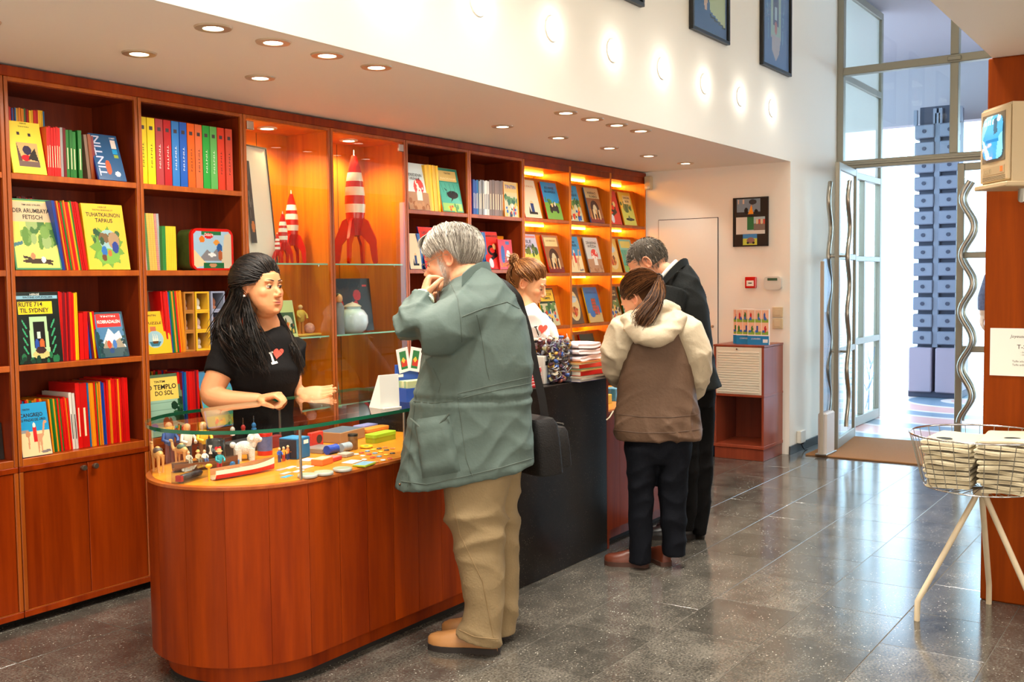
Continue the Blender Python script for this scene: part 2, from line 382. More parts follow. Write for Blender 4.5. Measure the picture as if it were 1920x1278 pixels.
# side glazing of the lobby
lob = thing('window_2', '', '', (0, YF+.02, 0)); del lob['label']; del lob['category']; lob['kind'] = 'structure'
bars([(10.40, 10.46, -.03, .03, 0, 3.93), (9.12, 10.4, -.03, .03, 3.86, 3.93), (9.12, 10.4, -.03, .03, 3.11, 3.17), (9.12, 10.4, -.03, .03, 2.28, 2.34), (9.12, 10.4, -.03, .03, 1.53, 1.58), (9.12, 10.4, -.03, .03, .76, .82), (9.12, 10.4, -.03, .03, 0, .09), (9.86, 9.91, -.028, .028, .09, 2.28)], 'frame_bar', lob)
M_frost = glass('frosted_glass', (216, 214, 208), frost=.8)
for z0, z1, m in [(3.17, 3.86, M_frost), (2.34, 3.11, M_frost), (1.58, 2.28, M_glass), (.82, 1.53, M_glass), (.09, .76, M_glass)]:
    box1('pane', (9.12, 10.4, -.003, .003, z0, z1), m, lob)
M_bluedec = plain('blue_decal', (70, 120, 170), .4)
dec = MB()
for p in [[(10.15, .1), (10.17, .35), (10.2, .55), (10.23, .75)], [(10.18, .4), (10.1, .5), (10.04, .62)], [(10.19, .5), (10.3, .58), (10.36, .7)], [(10.17, .33), (10.08, .3), (10.0, .36)], [(10.16, .25), (10.08, .15), (10.03, .12)], [(10.2, .55), (10.12, .63), (10.1, .74)], [(10.17, .33), (10.28, .4), (10.34, .45)]]:
    q = np.array([(x, -.006, z) for x, z in p]); t = np.linspace(0, len(p)-1, 12)
    q = np.stack([np.interp(t, range(len(p)), q[:, i]) for i in range(3)], 1)
    dec.tube(q, np.linspace(.026, .008, 12), 6, flat=1, up=(0, 1, 0))
dec.v = [v*np.array([1, .12, 1]) for v in dec.v]
dec.build('plant_decal', M_bluedec, lob, 60)

# ------------------------------------------------------------------ outside
def outside_floor():
    m, nt, b = newmat('pavement_mosaic')
    g = nt.nodes.new('ShaderNodeNewGeometry'); wv = nt.nodes.new('ShaderNodeTexWave'); wv.wave_type = 'RINGS'; wv.rings_direction = 'SPHERICAL'
    mp = nt.nodes.new('ShaderNodeMapping'); mp.inputs['Location'].default_value = (-12.2, -2.2, 0)
    nt.links.new(g.outputs['Position'], mp.inputs['Vector']); nt.links.new(mp.outputs[0], wv.inputs['Vector'])
    wv.inputs['Scale'].default_value = .35; wv.inputs['Distortion'].default_value = 3; wv.inputs['Detail'].default_value = 1
    cr = nt.nodes.new('ShaderNodeValToRGB'); cr.color_ramp.interpolation = 'CONSTANT'
    e = cr.color_ramp.elements; e[0].color = (*lin((226, 168, 158)), 1); e[1].position = .45; e[1].color = (*lin((232, 214, 208)), 1)
    e2 = cr.color_ramp.elements.new(.75); e2.color = (*lin((120, 140, 158)), 1)
    nt.links.new(wv.outputs['Fac'], cr.inputs[0]); nt.links.new(cr.outputs[0], b.inputs['Base Color']); b.inputs['Roughness'].default_value = .3
    return m
struct('floor_outside', MB().box(XF+.02, 40, -14, 20, -.2, -.003), outside_floor())
M_canopy = plain('canopy_paint', (160, 154, 162), .6)
struct('ceiling_outside', MB().box(XF+.06, 13.0, -6, 6, 3.95, 4.1), M_canopy)
struct('wall_canopy', MB().box(13.0, 13.2, -6, 6, 3.19, 4.1), M_canopy)
M_pil = plain('pillar_paint', (116, 122, 138), .45); M_pil2 = plain('pillar_base_paint', (150, 138, 152), .45); M_stud = plain('pillar_stud', (44, 48, 70), .5)
pil = thing('pillar', 'blue-grey street pillar clad in bolted box plates outside the entrance', 'pillar', (12.62, 2.69, 0))
box1('core', (-.15, .2, -.2, .2, .0, 3.3), M_stud, pil); box1('foot', (-.22, .26, -.28, .28, 0, .07), M_stud, pil)
for s in (-1, 1): box1('base_box', (-.27, .28, s*.145-.125, s*.145+.125, .06, .57), M_pil2, pil, .012)
box1('spine', (-.2, -.1, -.03, .03, .57, 3.22), M_pil, pil, .004)
pb = MB(); pb.cbox(-.03, .03, -.105, .105, -.075, .075, c=.01); pme = pb.mesh('plate', M_pil)
sb = MB(); sb.cyl((-.04, 0, 0), (-.02, 0, 0), .022, n=10); sme = sb.mesh('stud', M_stud)
for k in range(13):
    for s in (-1, 1):
        o = link('plate', pme, pil, (-.2, s*.135, .68+k*.195)); link('stud', sme, o)
        if s > 0:
            o2 = link('plate', pme, pil, (-.02, .23, .68+k*.195), (0, 0, -PI/2)); link('stud', sme, o2)
for s in (-.24, -.03, .03, .24): box1('rib', (-.2, -.15, s-.018, s+.018, 3.1, 3.27), M_pil, pil)
mat_o = MB(); mat_o.cbox(7.9, 9.0, .9, 2.66, 0, .012, c=.003)
tag(mat_o.build('doormat', plain('coir', (164, 116, 70), .95, noise=.35, nscale=220, bump=.6, bscale=400)), 'brown coir doormat inside the entrance', 'doormat')

# ------------------------------------------------------------------ lamps of the room and added fill lights
WARM = (1, .9, .77); NEUT = (1, .95, .87)
M_lampface = emit('lamp_face', (255, 240, 214), 9); M_trim = plain('lamp_trim', (196, 176, 150), .35, metal=.3)
ringm = MB(); ringm.lathe([(.036, -.001), (.036, -.006), (.062, -.006), (.066, 0), (.066, .004)], 24, caps=False)
ring_me = ringm.mesh('trim_ring', M_trim, 40)
dm = MB(); dm.lathe([(.0005, -.003), (.038, -.003), (.038, 0)], 20); disc_me = dm.mesh('lamp_face', M_lampface, 30)
def downlight(x, y, z, label, group, e=40, tilt=(0, 0), spot=math.radians(125)):
    d = thing('downlight', label, 'ceiling lamp', (x, y, z), (0, 0, 0), group)
    link('trim_ring', ring_me, d); link('lamp_face', disc_me, d)
    light('lamp', 'SPOT', (0, 0, -.02), e, WARM, d, .035, spot, .6, (tilt[0], tilt[1], 0))
rowA = [(2.424, 'left'), (2.70, 'left'), (2.98, 'left'), (3.266, 'left'), (4.767, 'right'), (5.05, 'right'), (5.33, 'right'), (5.63, 'right')]
for i, (x, s) in enumerate(rowA):
    downlight(x, 2.913, ZS, f'downlight by the soffit edge, {ORD[i%4]} of the {"near" if i < 4 else "far"} group of four', 'downlights over the counter', 30)
rowB = [2.519, 3.127, 4.958, 5.57, 6.225, 6.81, 7.437]
for i, x in enumerate([1.9, *rowB[:2], 3.74, 4.35, *rowB[2:]]):
    if x in (3.74, 4.35): continue
    lab = f'small round downlight in the soffit row nearest the bookcases, {ORD[rowB.index(x)]} from the left' if x in rowB else 'small round downlight in the soffit beyond the left edge'
    downlight(x, 3.46, ZS, lab, 'downlights in front of the bookcases', 22 if x < 6.5 else 10, (math.radians(22), 0))
# round wall lamps on the fascia
wl = MB(); wl.lathe([(.0005, .012), (.03, .0115), (.05, .007), (.056, 0)], 24, T=trs((0, 0, 0), rx=PI/2)); wl_me = wl.mesh('lamp_lens', emit('wall_lamp_lens', (255, 236, 196), 6), 50)
wr = MB(); wr.lathe([(.056, 0), (.058, .006), (.062, .006), (.064, 0)], 24, T=trs((0, 0, 0), rx=PI/2), caps=False); wr_me = wr.mesh('lamp_rim', M_whitep, 40)
for i, x in enumerate([3.805, 4.423, 5.04, 5.645, 6.257, 6.856, 7.462, 3.19, 2.57, 1.95, 1.33]):
    d = thing('wall_lamp', f'round glowing recessed lamp in the upper white wall, {ORD[i]} from the left' if i < 7 else f'round upper wall lamp out of view, {ORD[i-7]} beyond the frame', 'wall lamp', (x, YF, 2.642), (0, 0, 0), 'lamps in the upper wall')
    link('lamp_lens', wl_me, d); link('lamp_rim', wr_me, d)
    light('lamp', 'POINT', (0, -.05, 0), 1.0 if i < 7 else 4, (1, .92, .8), d, .03)
# unseen panels added to the high and low ceilings for top and ambient light
pm = MB(); pm.cbox(-.3, .3, -.3, .3, -.04, 0, c=.005); pan_me = pm.mesh('fill_housing', M_whitep)
pf = MB(); pf.box(-.28, .28, -.28, .28, -.045, -.0405); pf_me = pf.mesh('fill_diffuser', emit('fill_panel_face', (255, 240, 220), 3))
def panel(x, y, z, e, label, group, spread=None):
    d = thing('added_ceiling_panel', label, 'ceiling lamp', (x, y, z), (0, 0, 0), group); link('fill_housing', pan_me, d); link('fill_diffuser', pf_me, d)
    light('lamp', 'AREA', (0, 0, -.05), e, NEUT, d, .56, shape='SQUARE', spread=spread)
for i, x in enumerate([-1.6, .2, 2.0, 3.8, 5.6, 7.4]): panel(x, 1.5, 4.25, [48, 48, 48, 42, 30, 17][i], 'unseen square panel added in the high hall ceiling for top light', 'added hall ceiling light panels', math.radians(84))
for i, (x, y) in enumerate([(-1.2, -1.2), (.9, -1.5), (.6, .1), (3.0, -.6), (5.4, -.9), (-1.2, .2)]): panel(x, y, 2.3, 9, 'unseen square fill panel added in the low ceiling near the camera', 'added low ceiling fill panels')

# frontal fill lights added behind and beside the camera, shaped as display niches
M_fillglow = emit('niche_fill_glow', (255, 226, 186), 1.5)
def niche(loc, rz, label):
    d = thing('fill_niche', label, 'fill light', loc, (0, 0, rz), 'added fill niches behind the camera')   # opens along local +x
    for dd in ((0, .12, -.68, -.62, .7, 2.1), (0, .12, .62, .68, .7, 2.1), (0, .12, -.68, .68, 2.1, 2.16), (0, .12, -.68, .68, .64, .7)): box1('niche_frame', dd, M_wood, d, .003)
    for z in (1.15, 1.6): box1('niche_shelf', (.01, .11, -.62, .62, z, z+.02), M_wood, d)
    box1('fill_glow', (.005, .01, -.62, .62, .7, 2.1), M_fillglow, d)
    light('lamp', 'AREA', (.14, 0, 1.4), 24, (1, .94, .86), d, 1.24, shape='RECTANGLE', size_y=1.4, rot=(0, -PI/2, 0))
for x, y, rz in ((-3, -1.6, 0), (-3, .3, 0), (-3, 2.2, 0), (-.5, -3, PI/2), (2.2, -3, PI/2), (4.9, -3, PI/2)): niche((x+(.001 if rz == 0 else 0), y+(.001 if rz else 0), 0), rz, 'unseen fill light added behind the camera, shaped as a display niche')
# ------------------------------------------------------------------ bookcases along the left wall
XBND = [1.675, 2.295, 2.915, 3.52, 4.13, 4.762, 5.387, 6.016, 6.643, 7.262, 7.87]
YB = 4.345
SH_A = [1.853, 1.461, 1.075, .690]      # shelf top heights of the book modules
crown = MB(); crown.cbox(1.6, XB-.004, YS-.006, YS+.02, 2.236, 2.279, c=.003)
tag(crown.build('cornice', M_wood), 'long dark wooden cornice running along the top of all bookcases', 'cornice')
knob = MB(); knob.lathe([(.006, 0), (.006, .012), (.0115, .014), (.0125, .024), (.0105, .028), (.0005, .028)], 14, T=trs((0, 0, 0), rx=PI/2)); knob_me = knob.mesh('knob', plain('knob_pewter', (150, 140, 122), .35, metal=.9), 40)
lockm = MB(); lockm.lathe([(.013, 0), (.013, .006), (.008, .008), (.004, .006), (.0005, .006)], 14, T=trs((0, 0, 0), rx=PI/2)); lock_me = lockm.mesh('lock', M_chrome, 40)
ST = .016
def frame(c, x0, x1, bot, top=2.236, mat_in=M_woodin, base=True):
    "two side panels, back and top of a module between x0 and x1"
    for a, b in ((x0+.002, x0+.002+ST), (x1-.002-ST, x1-.002)):
        box1('side_panel', (a, b, YS+.012, YB, bot, top), mat_in, c)
        box1('face_edge', (a, b, YS-.004, YS+.012, bot, top), M_edge, c, .002)
    box1('back_panel', (x0+.002, x1-.002, YB, YB+.012, bot, top), mat_in, c)
    box1('top_panel', (x0+.018, x1-.018, YS+.012, YB, top-.02, top), mat_in, c)
    box1('face_edge', (x0+.018, x1-.018, YS-.004, YS+.012, top-.018, top), M_edge, c, .002)
def shelf_board(c, x0, x1, z, depth=YB, t=.024, mat=M_wood):
    o = box1('shelf', (x0+.019, x1-.019, YS+.008, depth, z-t, z), mat, c)
    box1('shelf_edge', (x0+.019, x1-.019, YS-.003, YS+.008, z-t-.001, z), M_edge, o, .002)
def doors(c, x0, x1, z0=.075, z1=.635, locks=False):
    xm = (x0+x1)/2
    box1('base_rail', (x0+.002, x1-.002, YS-.004, YB, .035, .062), M_wood, c, .002)
    box1('plinth', (x0+.002, x1-.002, YS+.07, YB, .0, .035), M_dark, c)
    box1('cabinet_top', (x0+.002, x1-.002, YS-.005, YB, .637, .66), M_wood, c, .002)
    for a, b in ((x0+.002, x0+.02), (x1-.02, x1-.002)): box1('face_edge', (a, b, YS-.004, YB, .062, .637), M_edge, c, .002)
    for a, b, kx in ((x0+.022, xm-.0015, xm-.028), (xm+.0015, x1-.022, xm+.028)):
        d = box1('door', (a, b, YS+.001, YS+.02, z0-.01, z1), M_wood, c, .0015)
        link('knob', knob_me, d, (kx, YS+.001, .615))
        if locks: link('lock', lock_me, d, (kx, YS+.001, .56))
    box1('door_sill', (x0+.02, x1-.02, YS-.004, YS+.02, .063, .0645), M_edge, c)
desc = {0: 'wooden bookcase cut off by the left edge of the picture', 1: 'tall wooden bookcase holding the blue book with big vertical lettering', 2: 'tall wooden bookcase with twelve bright thick volumes on top, behind the dark-haired clerk',
        5: 'wooden bookcase directly right of the glass display cabinets', 6: 'wooden bookcase between the plain shelves and the lit display shelves'}
for i in (0, 1, 2, 5, 6):
    x0, x1 = XBND[i], XBND[i+1]
    c = thing('bookcase', desc[i], 'bookcase', ((x0+x1)/2, YS, 0), group='bookcases along the wall')
    n0 = len(bpy.data.objects)
    tmp = bpy.data.objects.new('t', None)
    frame(c, x0, x1, .66)
    zs = SH_A if i < 5 else [1.828, 1.468, 1.075, .690]
    for z in zs: shelf_board(c, x0, x1, z, t=(.024 if z > .8 else .03))
    doors(c, x0, x1, locks=(i == 0))
    for ch in c.children: ch.location = Vector(ch.location)-c.location
# ------------------------------------------------------------------ glass display cabinets
M_gshelf = glass('shelf_glass', (214, 244, 232))
M_lampin = emit('cabinet_lamp_face', (255, 232, 190), 14)
for i, nm in ((3, 'lit glass display cabinet holding the three smaller rocket models'), (4, 'lit glass display cabinet holding the tall rocket model')):
    x0, x1 = XBND[i], XBND[i+1]
    c = thing('display_cabinet', nm, 'display cabinet', ((x0+x1)/2, YS, 0), group='glass display cabinets')
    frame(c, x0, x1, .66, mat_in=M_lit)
    box1('floor_board', (x0+.019, x1-.019, YS+.012, YB, .66, .69), M_wood, c)
    box1('back_seam', ((x0+x1)/2+.06, (x0+x1)/2+.063, YB-.001, YB, .69, 2.21), M_dark, c)
    doors(c, x0, x1)
    for z in (1.50, 1.105):
        s = box1('glass_shelf', (x0+.02, x1-.02, YS+.02, YB-.01, z-.008, z), M_gshelf, c)
        box1('shelf_edge', (x0+.02, x1-.02, YS+.0185, YS+.0199, z-.008, z), plain('glass_edge_pale', (150, 214, 192), .15), s)
        for a in (x0+.05, x1-.05):
            b = MB(); b.cyl((a, YS+.06, z-.016), (a, YS+.06, z-.008), .006, n=8); b.build('shelf_pin', M_chrome, s, 40)
    dg = box1('glass_door', (x0+.02, x1-.02, YS-.0035, YS+.0025, .695, 2.214), M_glass, c)
    hx = x0+.045 if i == 3 else x1-.045
    for z in (2.185, .73): box1('hinge', (hx-.022, hx+.022, YS-.008, YS+.008, z-.022, z+.022), M_chrome, dg, .003)
    xm = (x0+x1)/2
    dsc = MB(); dsc.lathe([(.0005, 0), (.032, 0), (.032, .004)], 20); dsc.v = [v*np.array([1, 1, 1])+np.array([xm, YS+.16, 2.2105]) for v in dsc.v]
    lo = dsc.build('lamp_face', M_lampin, c, 30)
    rg = MB(); rg.lathe([(.034, .002), (.036, -.003), (.052, -.002), (.054, .004)], 24, c=(xm, YS+.16, 2.2125), caps=False); rg.build('lamp_trim', M_whitep, lo, 40)
    for ch in c.children: ch.location = Vector(ch.location)-c.location
    light('lamp', 'SPOT', (xm, YS+.16, 2.20), 44, (1, .72, .36), None, .03, math.radians(150), .7)
    for hz in (1.62, 1.3):
        pass
# ------------------------------------------------------------------ lit front-facing display shelves
YD = 4.135
for i, nm in ((7, 'backlit orange display shelf unit nearest the plain bookcases'), (8, 'backlit orange display shelf unit in the middle of the lit three'), (9, 'backlit orange display shelf unit beside the white end wall')):
    x0, x1 = XBND[i], XBND[i+1]
    c = thing('display_shelf', nm, 'display shelf', ((x0+x1)/2, YS, 0), group='lit display shelves')
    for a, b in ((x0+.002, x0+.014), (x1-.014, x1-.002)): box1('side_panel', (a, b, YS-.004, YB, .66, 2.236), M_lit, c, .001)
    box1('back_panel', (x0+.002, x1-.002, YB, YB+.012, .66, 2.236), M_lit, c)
    box1('top_panel', (x0+.014, x1-.014, YS-.004, YB, 2.19, 2.236), M_wood, c, .002)
    doors(c, x0, x1)
    for z in (1.832, 1.445, 1.055, .69):
        o = box1('shelf', (x0+.015, x1-.015, YS-.003, YB-.0, z-.024, z), M_edge, c, .002)
    for z in (2.19, 1.832-.024, 1.445-.024, 1.055-.024):
        # slanted book rest behind the books and a strip lamp hidden under the shelf above
        zb = {2.19: 1.832, 1.808: 1.445, 1.421: 1.055, 1.031: .69}[round(z, 3)]
        rest_ = MB(); rest_.loft([[(a, YS+.055, zb), (a, YS+.065, zb), (a, YD+.015, zb+.30), (a, YD+.005, zb+.30)] for a in (x0+.015, x1-.015)])
        rest_.build('book_rest', M_lit, c)
        ls = box1('strip_lamp', (x0+.03, x1-.03, YB-.10, YB-.07, z-.014, z-.001), emit('strip_lamp', (255, 166, 50), 60), c)
    for ch in c.children: ch.location = Vector(ch.location)-c.location
# ------------------------------------------------------------------ counter
CY, CR, CX0, CX1, GX0, GX1 = 2.96, .36, 2.575, 5.55, 3.55, 4.62
def half(xa, xc, r, n=18):
    "outline from the straight front edge at x = xa round the end centred on xc and back to xa, radius r"
    s = 1 if xc > xa else -1
    a = np.linspace(-PI/2, PI/2, n+1)
    return [(xa, CY-r)]+[(xc+s*r*math.cos(t), CY+r*math.sin(t)) for t in a]+[(xa, CY+r)]
def resample(path, step):
    P = np.array(path, float); d = np.concatenate([[0], np.cumsum(np.linalg.norm(np.diff(P, axis=0), axis=1))])
    n = max(1, round(d[-1]/step)); return d, P, np.linspace(0, d[-1], n+1)
def along(P, d, s): return np.array([np.interp(s, d, P[:, 0]), np.interp(s, d, P[:, 1])])
counter = thing('shop_counter', 'long wooden shop counter with rounded glass showcase ends and black stone middle', 'counter', (4.0, CY, 0))
def cpart(mb, name, mats, parent=counter, smooth=None):
    o = mb.build(name, mats, parent, smooth)
    if parent is counter: o.location = -counter.location
    return o
for xa, xc in ((GX0, CX0), (GX1, CX1)):
    fine = half(xa, xc, CR, 40); d, P, cuts = resample(fine, .15)
    Pi = np.array(half(xa, xc, CR-.02, 40))
    di = np.concatenate([[0], np.cumsum(np.linalg.norm(np.diff(Pi, axis=0), axis=1))])
    for a, b in zip(cuts[:-1], cuts[1:]):
        s = np.linspace(a+.0006, b-.0006, 7)
        outr = [along(P, d, q) for q in s]; inn = [along(Pi, di, q/d[-1]*di[-1]) for q in s[::-1]]
        pl = MB(); poly = [tuple(q) for q in outr+inn]
        if xc > xa: poly = poly
        pl.prism(poly if xc > xa else poly[::-1], .092, .703)
        cpart(pl, 'plank', M_counter, smooth=25)
    def slab(r, z0, z1, name, mat, x_a=xa, side=None, parent=counter, smooth=30, grow=0):
        poly = half(x_a, xc, r, 40)
        if xc < xa: poly = poly[::-1]
        b = MB(); b.prism(poly, z0, z1, 0, None, None, side); return cpart(b, name, mat, parent, smooth)
    slab(CR-.022, .088, .70, 'carcass', M_dark)
    slab(CR-.055, .02, .088, 'toe_kick', M_counter); slab(CR-.06, 0, .02, 'floor_strip', M_dark)
    slab(CR+.004, .703, .713, 'top_rim', M_edge)
    slab(CR-.018, .713, .7155, 'showcase_floor', M_lightwood)
    # bent glass wall and glass top with green edge
    Pw = np.array(half(xa, xc, CR-.012, 40)); Pw = Pw if xc > xa else Pw[::-1]
    b = MB(); b.loft([[(x, y, .7131) for x, y in Pw], [(x, y, .892) for x, y in Pw]], caps=False, closed=False); cpart(b, 'glass_wall', M_glass, smooth=40)
    gt = slab(CR+.001, .892, .905, 'glass_top', [M_glass, M_gedge], side=1)
    seam = MB()
    for a in ((-PI/2-.0, ) if True else ()):
        sx = -1 if xc < xa else 1
        x, y = xc+sx*(CR-.012)*math.sin(.2), CY-(CR-.012)*math.cos(.2)
        seam.cbox(x-.004, x+.004, y-.004, y+.004, .7155, .892, c=.001)
    cpart(seam, 'glass_joint', M_steel)
    if xa == GX0:
        for xx, yy in ((3.05, CY+CR-.012), (3.05, CY-CR+.012)):
            sp = MB(); sp.cbox(xx-.004, xx+.004, yy-.004, yy+.004, .7155, .892, c=.001); cpart(sp, 'glass_joint', M_steel)
    else:
        pn = MB(); pn.box(xa, xa+.006, CY-CR+.01, CY+CR-.01, .713, .892); cpart(pn, 'glass_end', M_glass)
gb = MB(); gb.cbox(GX0+.001, GX1-.001, CY-CR-.008, CY+CR, 0, .9, c=.003); cpart(gb, 'stone_block', M_granite)
ge = MB(); ge.cbox(GX1-.0005, GX1+.022, CY-CR-.006, CY+CR, .0, .9, c=.002); cpart(ge, 'end_board', M_counter)

# ------------------------------------------------------------------ raster painter for flat print (covers, posters, screens)
class Art:
    def __init__(s, w, h, bg): s.w, s.h = w, h; s.a = np.zeros((h, w, 3)); s.a[:] = bg; s.Y, s.X = np.mgrid[0:h, 0:w]; s.X = (s.X+.5)/w; s.Y = (s.Y+.5)/h
    def put(s, m, c): s.a[m] = c; return s
    def rect(s, x0, y0, x1, y1, c): return s.put((s.X >= x0) & (s.X <= x1) & (s.Y >= y0) & (s.Y <= y1), c)
    def ell(s, cx, cy, rx, ry, c): return s.put(((s.X-cx)/rx)**2+((s.Y-cy)/ry)**2 <= 1, c)
    def poly(s, pts, c):
        m = np.zeros(s.X.shape, bool); n = len(pts)
        for i in range(n):
            (x0, y0), (x1, y1) = pts[i], pts[(i+1) % n]
            if y0 == y1: continue
            k = ((y0 > s.Y) != (y1 > s.Y)) & (s.X < (x1-x0)*(s.Y-y0)/(y1-y0)+x0); m ^= k
        return s.put(m, c)
    def line(s, x0, y0, x1, y1, w, c):
        dx, dy = x1-x0, y1-y0; t = np.clip(((s.X-x0)*dx+(s.Y-y0)*dy)/(dx*dx+dy*dy+1e-9), 0, 1)
        return s.put((s.X-x0-t*dx)**2+(s.Y-y0-t*dy)**2 <= (w/2)**2, c)
    def scatter(s, n, x0, y0, x1, y1, r, cols, seed=0):
        g = np.random.default_rng(seed)
        for i in range(n): s.ell(g.uniform(x0, x1), g.uniform(y0, y1), r*g.uniform(.5, 1.3), r*g.uniform(.5, 1.3), cols[i % len(cols)])
        return s
    def noise(s, amt, seed=0):
        s.a = np.clip(s.a+np.random.default_rng(seed).normal(0, amt, s.a.shape[:2]+(1,)), 0, 255); return s
def art_mesh(name, art, w, h, mat, mirror=False):
    "flat printed sheet w x h in the local xz plane facing -y, merged into runs of equal colour"
    mb = MB(); V = []; F = []; C = []
    H, W = art.a.shape[:2]; q = np.round(art.a).astype(int); cd_ = (q[..., 0]*65536+q[..., 1]*256+q[..., 2]).tolist()
    for j in range(H):
        z1 = h*(1-j/H); z0 = h*(1-(j+1)/H); i = 0
        while i < W:
            k = i
            while k+1 < W and cd_[j][k+1] == cd_[j][i]: k += 1
            x0, x1 = w*i/W, w*(k+1)/W; b = len(V)
            V += [(x0, 0, z0), (x1, 0, z0), (x1, 0, z1), (x0, 0, z1)]; F.append((b, b+1, b+2, b+3)); C.append(tuple(q[j, i])); i = k+1
    mb.v.append(np.array(V)); mb.n = len(V); mb.f = F; mb.m = [0]*len(F); mb.c = C
    return mb.mesh(name, mat)
M_print = vcol('cover_print', .22, .5, coat=.25); M_mprint = vcol('matt_print', .55)
_txt = {}
def text_mesh(body, size, mat, align='CENTER', bold=.0, spacing=1.0, font_shear=0):
    k = (body, size, mat.name, align, bold)
    if k in _txt: return _txt[k]
    cu = bpy.data.curves.new('lettering', 'FONT'); cu.body = body; cu.size = size; cu.align_x = align; cu.align_y = 'CENTER'; cu.resolution_u = 2; cu.offset = bold*size; cu.space_line = .9; cu.shear = font_shear
    cu.space_character = spacing
    o = bpy.data.objects.new('lettering', cu); COL.objects.link(o)
    dg = bpy.context.evaluated_depsgraph_get(); me = bpy.data.meshes.new_from_object(o.evaluated_get(dg)); me.name = 'lettering'
    bpy.data.objects.remove(o); me.materials.clear(); me.materials.append(mat); _txt[k] = me
    return me
def lettering(body, size, mat, parent, loc, rot=(PI/2, 0, 0), fit=None, **kw):
    me = text_mesh(body, size, mat, **kw)
    o = link('lettering', me, parent, loc, rot)
    if fit:
        xs = [v.co.x for v in me.vertices]; ww = max(xs)-min(xs)
        if ww > 0: o.scale = (fit/ww, 1, 1)
    return o
def inkmat(c): return plain('ink_%d_%d_%d' % c, c, .5)

# ------------------------------------------------------------------ end wall fittings
dw = thing('door_3', '', '', (XB, 0, 0)); del dw['label']; del dw['category']; dw['kind'] = 'structure'
box1('gap', (-.004, -.001, 3.375, 3.91, 0, 1.884), M_dark, dw); box1('door_slab', (-.012, -.002, 3.38, 3.905, .004, 1.879), M_white, dw, .002)
k_ = MB(); k_.lathe([(.011, 0), (.011, .01), (.0005, .012)], 12, T=trs((-.012, 3.42, 1.0), ry=-PI/2)); k_.build('lock', M_steel, dw, 40)
cab = thing('small_cabinet', 'small reddish wooden cabinet with white roller shutter against the end wall', 'cabinet', (7.66, 3.03, 0))
def cp(name, dims, mat, c=.002, parent=None):
    o = box1(name, dims, mat, parent or cab, c)
    if parent is None: o.location = -cab.location
    return o
a0, a1, b0, b1 = 7.46, 7.868, 2.832, 3.235
cp('side_panel', (a0, a1, b0, b0+.018, .09, .865), M_cab); cp('side_panel', (a0, a1, b1-.018, b1, .09, .865), M_cab)
cp('top_board', (a0-.004, a1, b0-.004, b1+.004, .866, .882), M_cab); cp('middle_board', (a0-.003, a1, b0-.003, b1+.003, .485, .503), M_cab)
cp('bottom_board', (a0-.003, a1, b0-.003, b1+.003, .09, .115), M_cab); cp('plinth', (a0+.006, a1, b0+.003, b1-.003, 0, .089), M_cab); cp('back_panel', (a1-.012, a1-.001, b0+.018, b1-.018, .115, .865), M_cab)
sh = cp('shutter_frame', (a0-.001, a0+.004, b0+.019, b1-.019, .504, .865), plain('shutter_cream', (222, 214, 194), .5))
for k in range(17):
    o = box1('slat', (a0-.006, a0-.0012, b0+.034, b1-.034, .515+k*.0188, .515+k*.0188+.0165), MATS['shutter_cream'], sh, .0025)
lk = MB(); lk.lathe([(.008, 0), (.007, .012), (.0005, .013)], 10, T=trs((a0-.001, (b0+b1)/2+.01, .85), ry=-PI/2)); lk.build('lock', M_chrome, sh, 40)
M_comic = M_print
def comic_card(panels, seed):
    A = Art(36, 32, (246, 236, 226)); g = np.random.default_rng(seed)
    for i in range(3):
        for j in range(2):
            x0, y0 = .04+i*.32, .03+j*.36; A.rect(x0, y0, x0+.29, y0+.33, (240, 190, 160)); A.rect(x0, y0+.24, x0+.29, y0+.33, (140, 176, 70))
            A.ell(x0+g.uniform(.08, .2), y0+.17, .05, .1, [(200, 40, 40), (60, 120, 60), (60, 90, 160)][(i+j) % 3]); A.ell(x0+g.uniform(.05, .22), y0+.24, .06, .04, (60, 110, 190))
    A.rect(0, .76, 1, 1, (34, 132, 196)); A.rect(.72, .83, .94, .94, (230, 240, 245)); return A
for k, (y, x, lab) in enumerate([(3.135, 7.60, 'comic-strip leaflet stack with blue band, leftmost on the small cabinet'), (3.095, 7.565, 'comic-strip leaflet stack between its two neighbours on the small cabinet'), (2.99, 7.53, 'widest comic-strip leaflet stack with blue band and white box, front on cabinet')]):
    wd = .17 if k == 2 else .15
    o = thing('leaflet_stack', lab, 'leaflets', (x, y, .882), (0, 0, -PI/2), 'leaflet stacks on the small cabinet')
    bb = MB(); bb.cbox(0, wd, .001, .02, 0, .272, c=.001); bb.build('paper_block', M_paper, o)
    link('front_print', art_mesh('front_print', comic_card(6, k), wd, .272, M_comic), o)
    lettering('L\'UNIVERS', .016, M_paper, o, (.03, -.0008, .045), align='LEFT')
po = thing('poster', 'black framed poster with three colour postcards on the end wall', 'poster', (XB-.002, 3.244, 1.64), (0, 0, -PI/2))
bb = MB(); bb.cbox(0, .293, -.012, 0, 0, .388, c=.002); bb.build('backing', plain('poster_black', (24, 22, 20), .25), po)
A = Art(44, 30, (132, 150, 168)); A.rect(0, .8, 1, 1, (40, 40, 44)); A.poly([(.48, .95), (.62, .35), (.72, .95)], (250, 160, 40)); A.ell(.68, .2, .16, .16, (60, 60, 66)); A.ell(.4, .72, .08, .2, (16, 16, 20)); A.ell(.82, .78, .08, .14, (20, 20, 24)); A.rect(.04, .05, .1, .3, (220, 190, 170)); A.rect(.26, .05, .32, .3, (220, 190, 170))
link('postcard', art_mesh('postcard', A, .195, .13, M_print), po, (.032, -.0135, .247))
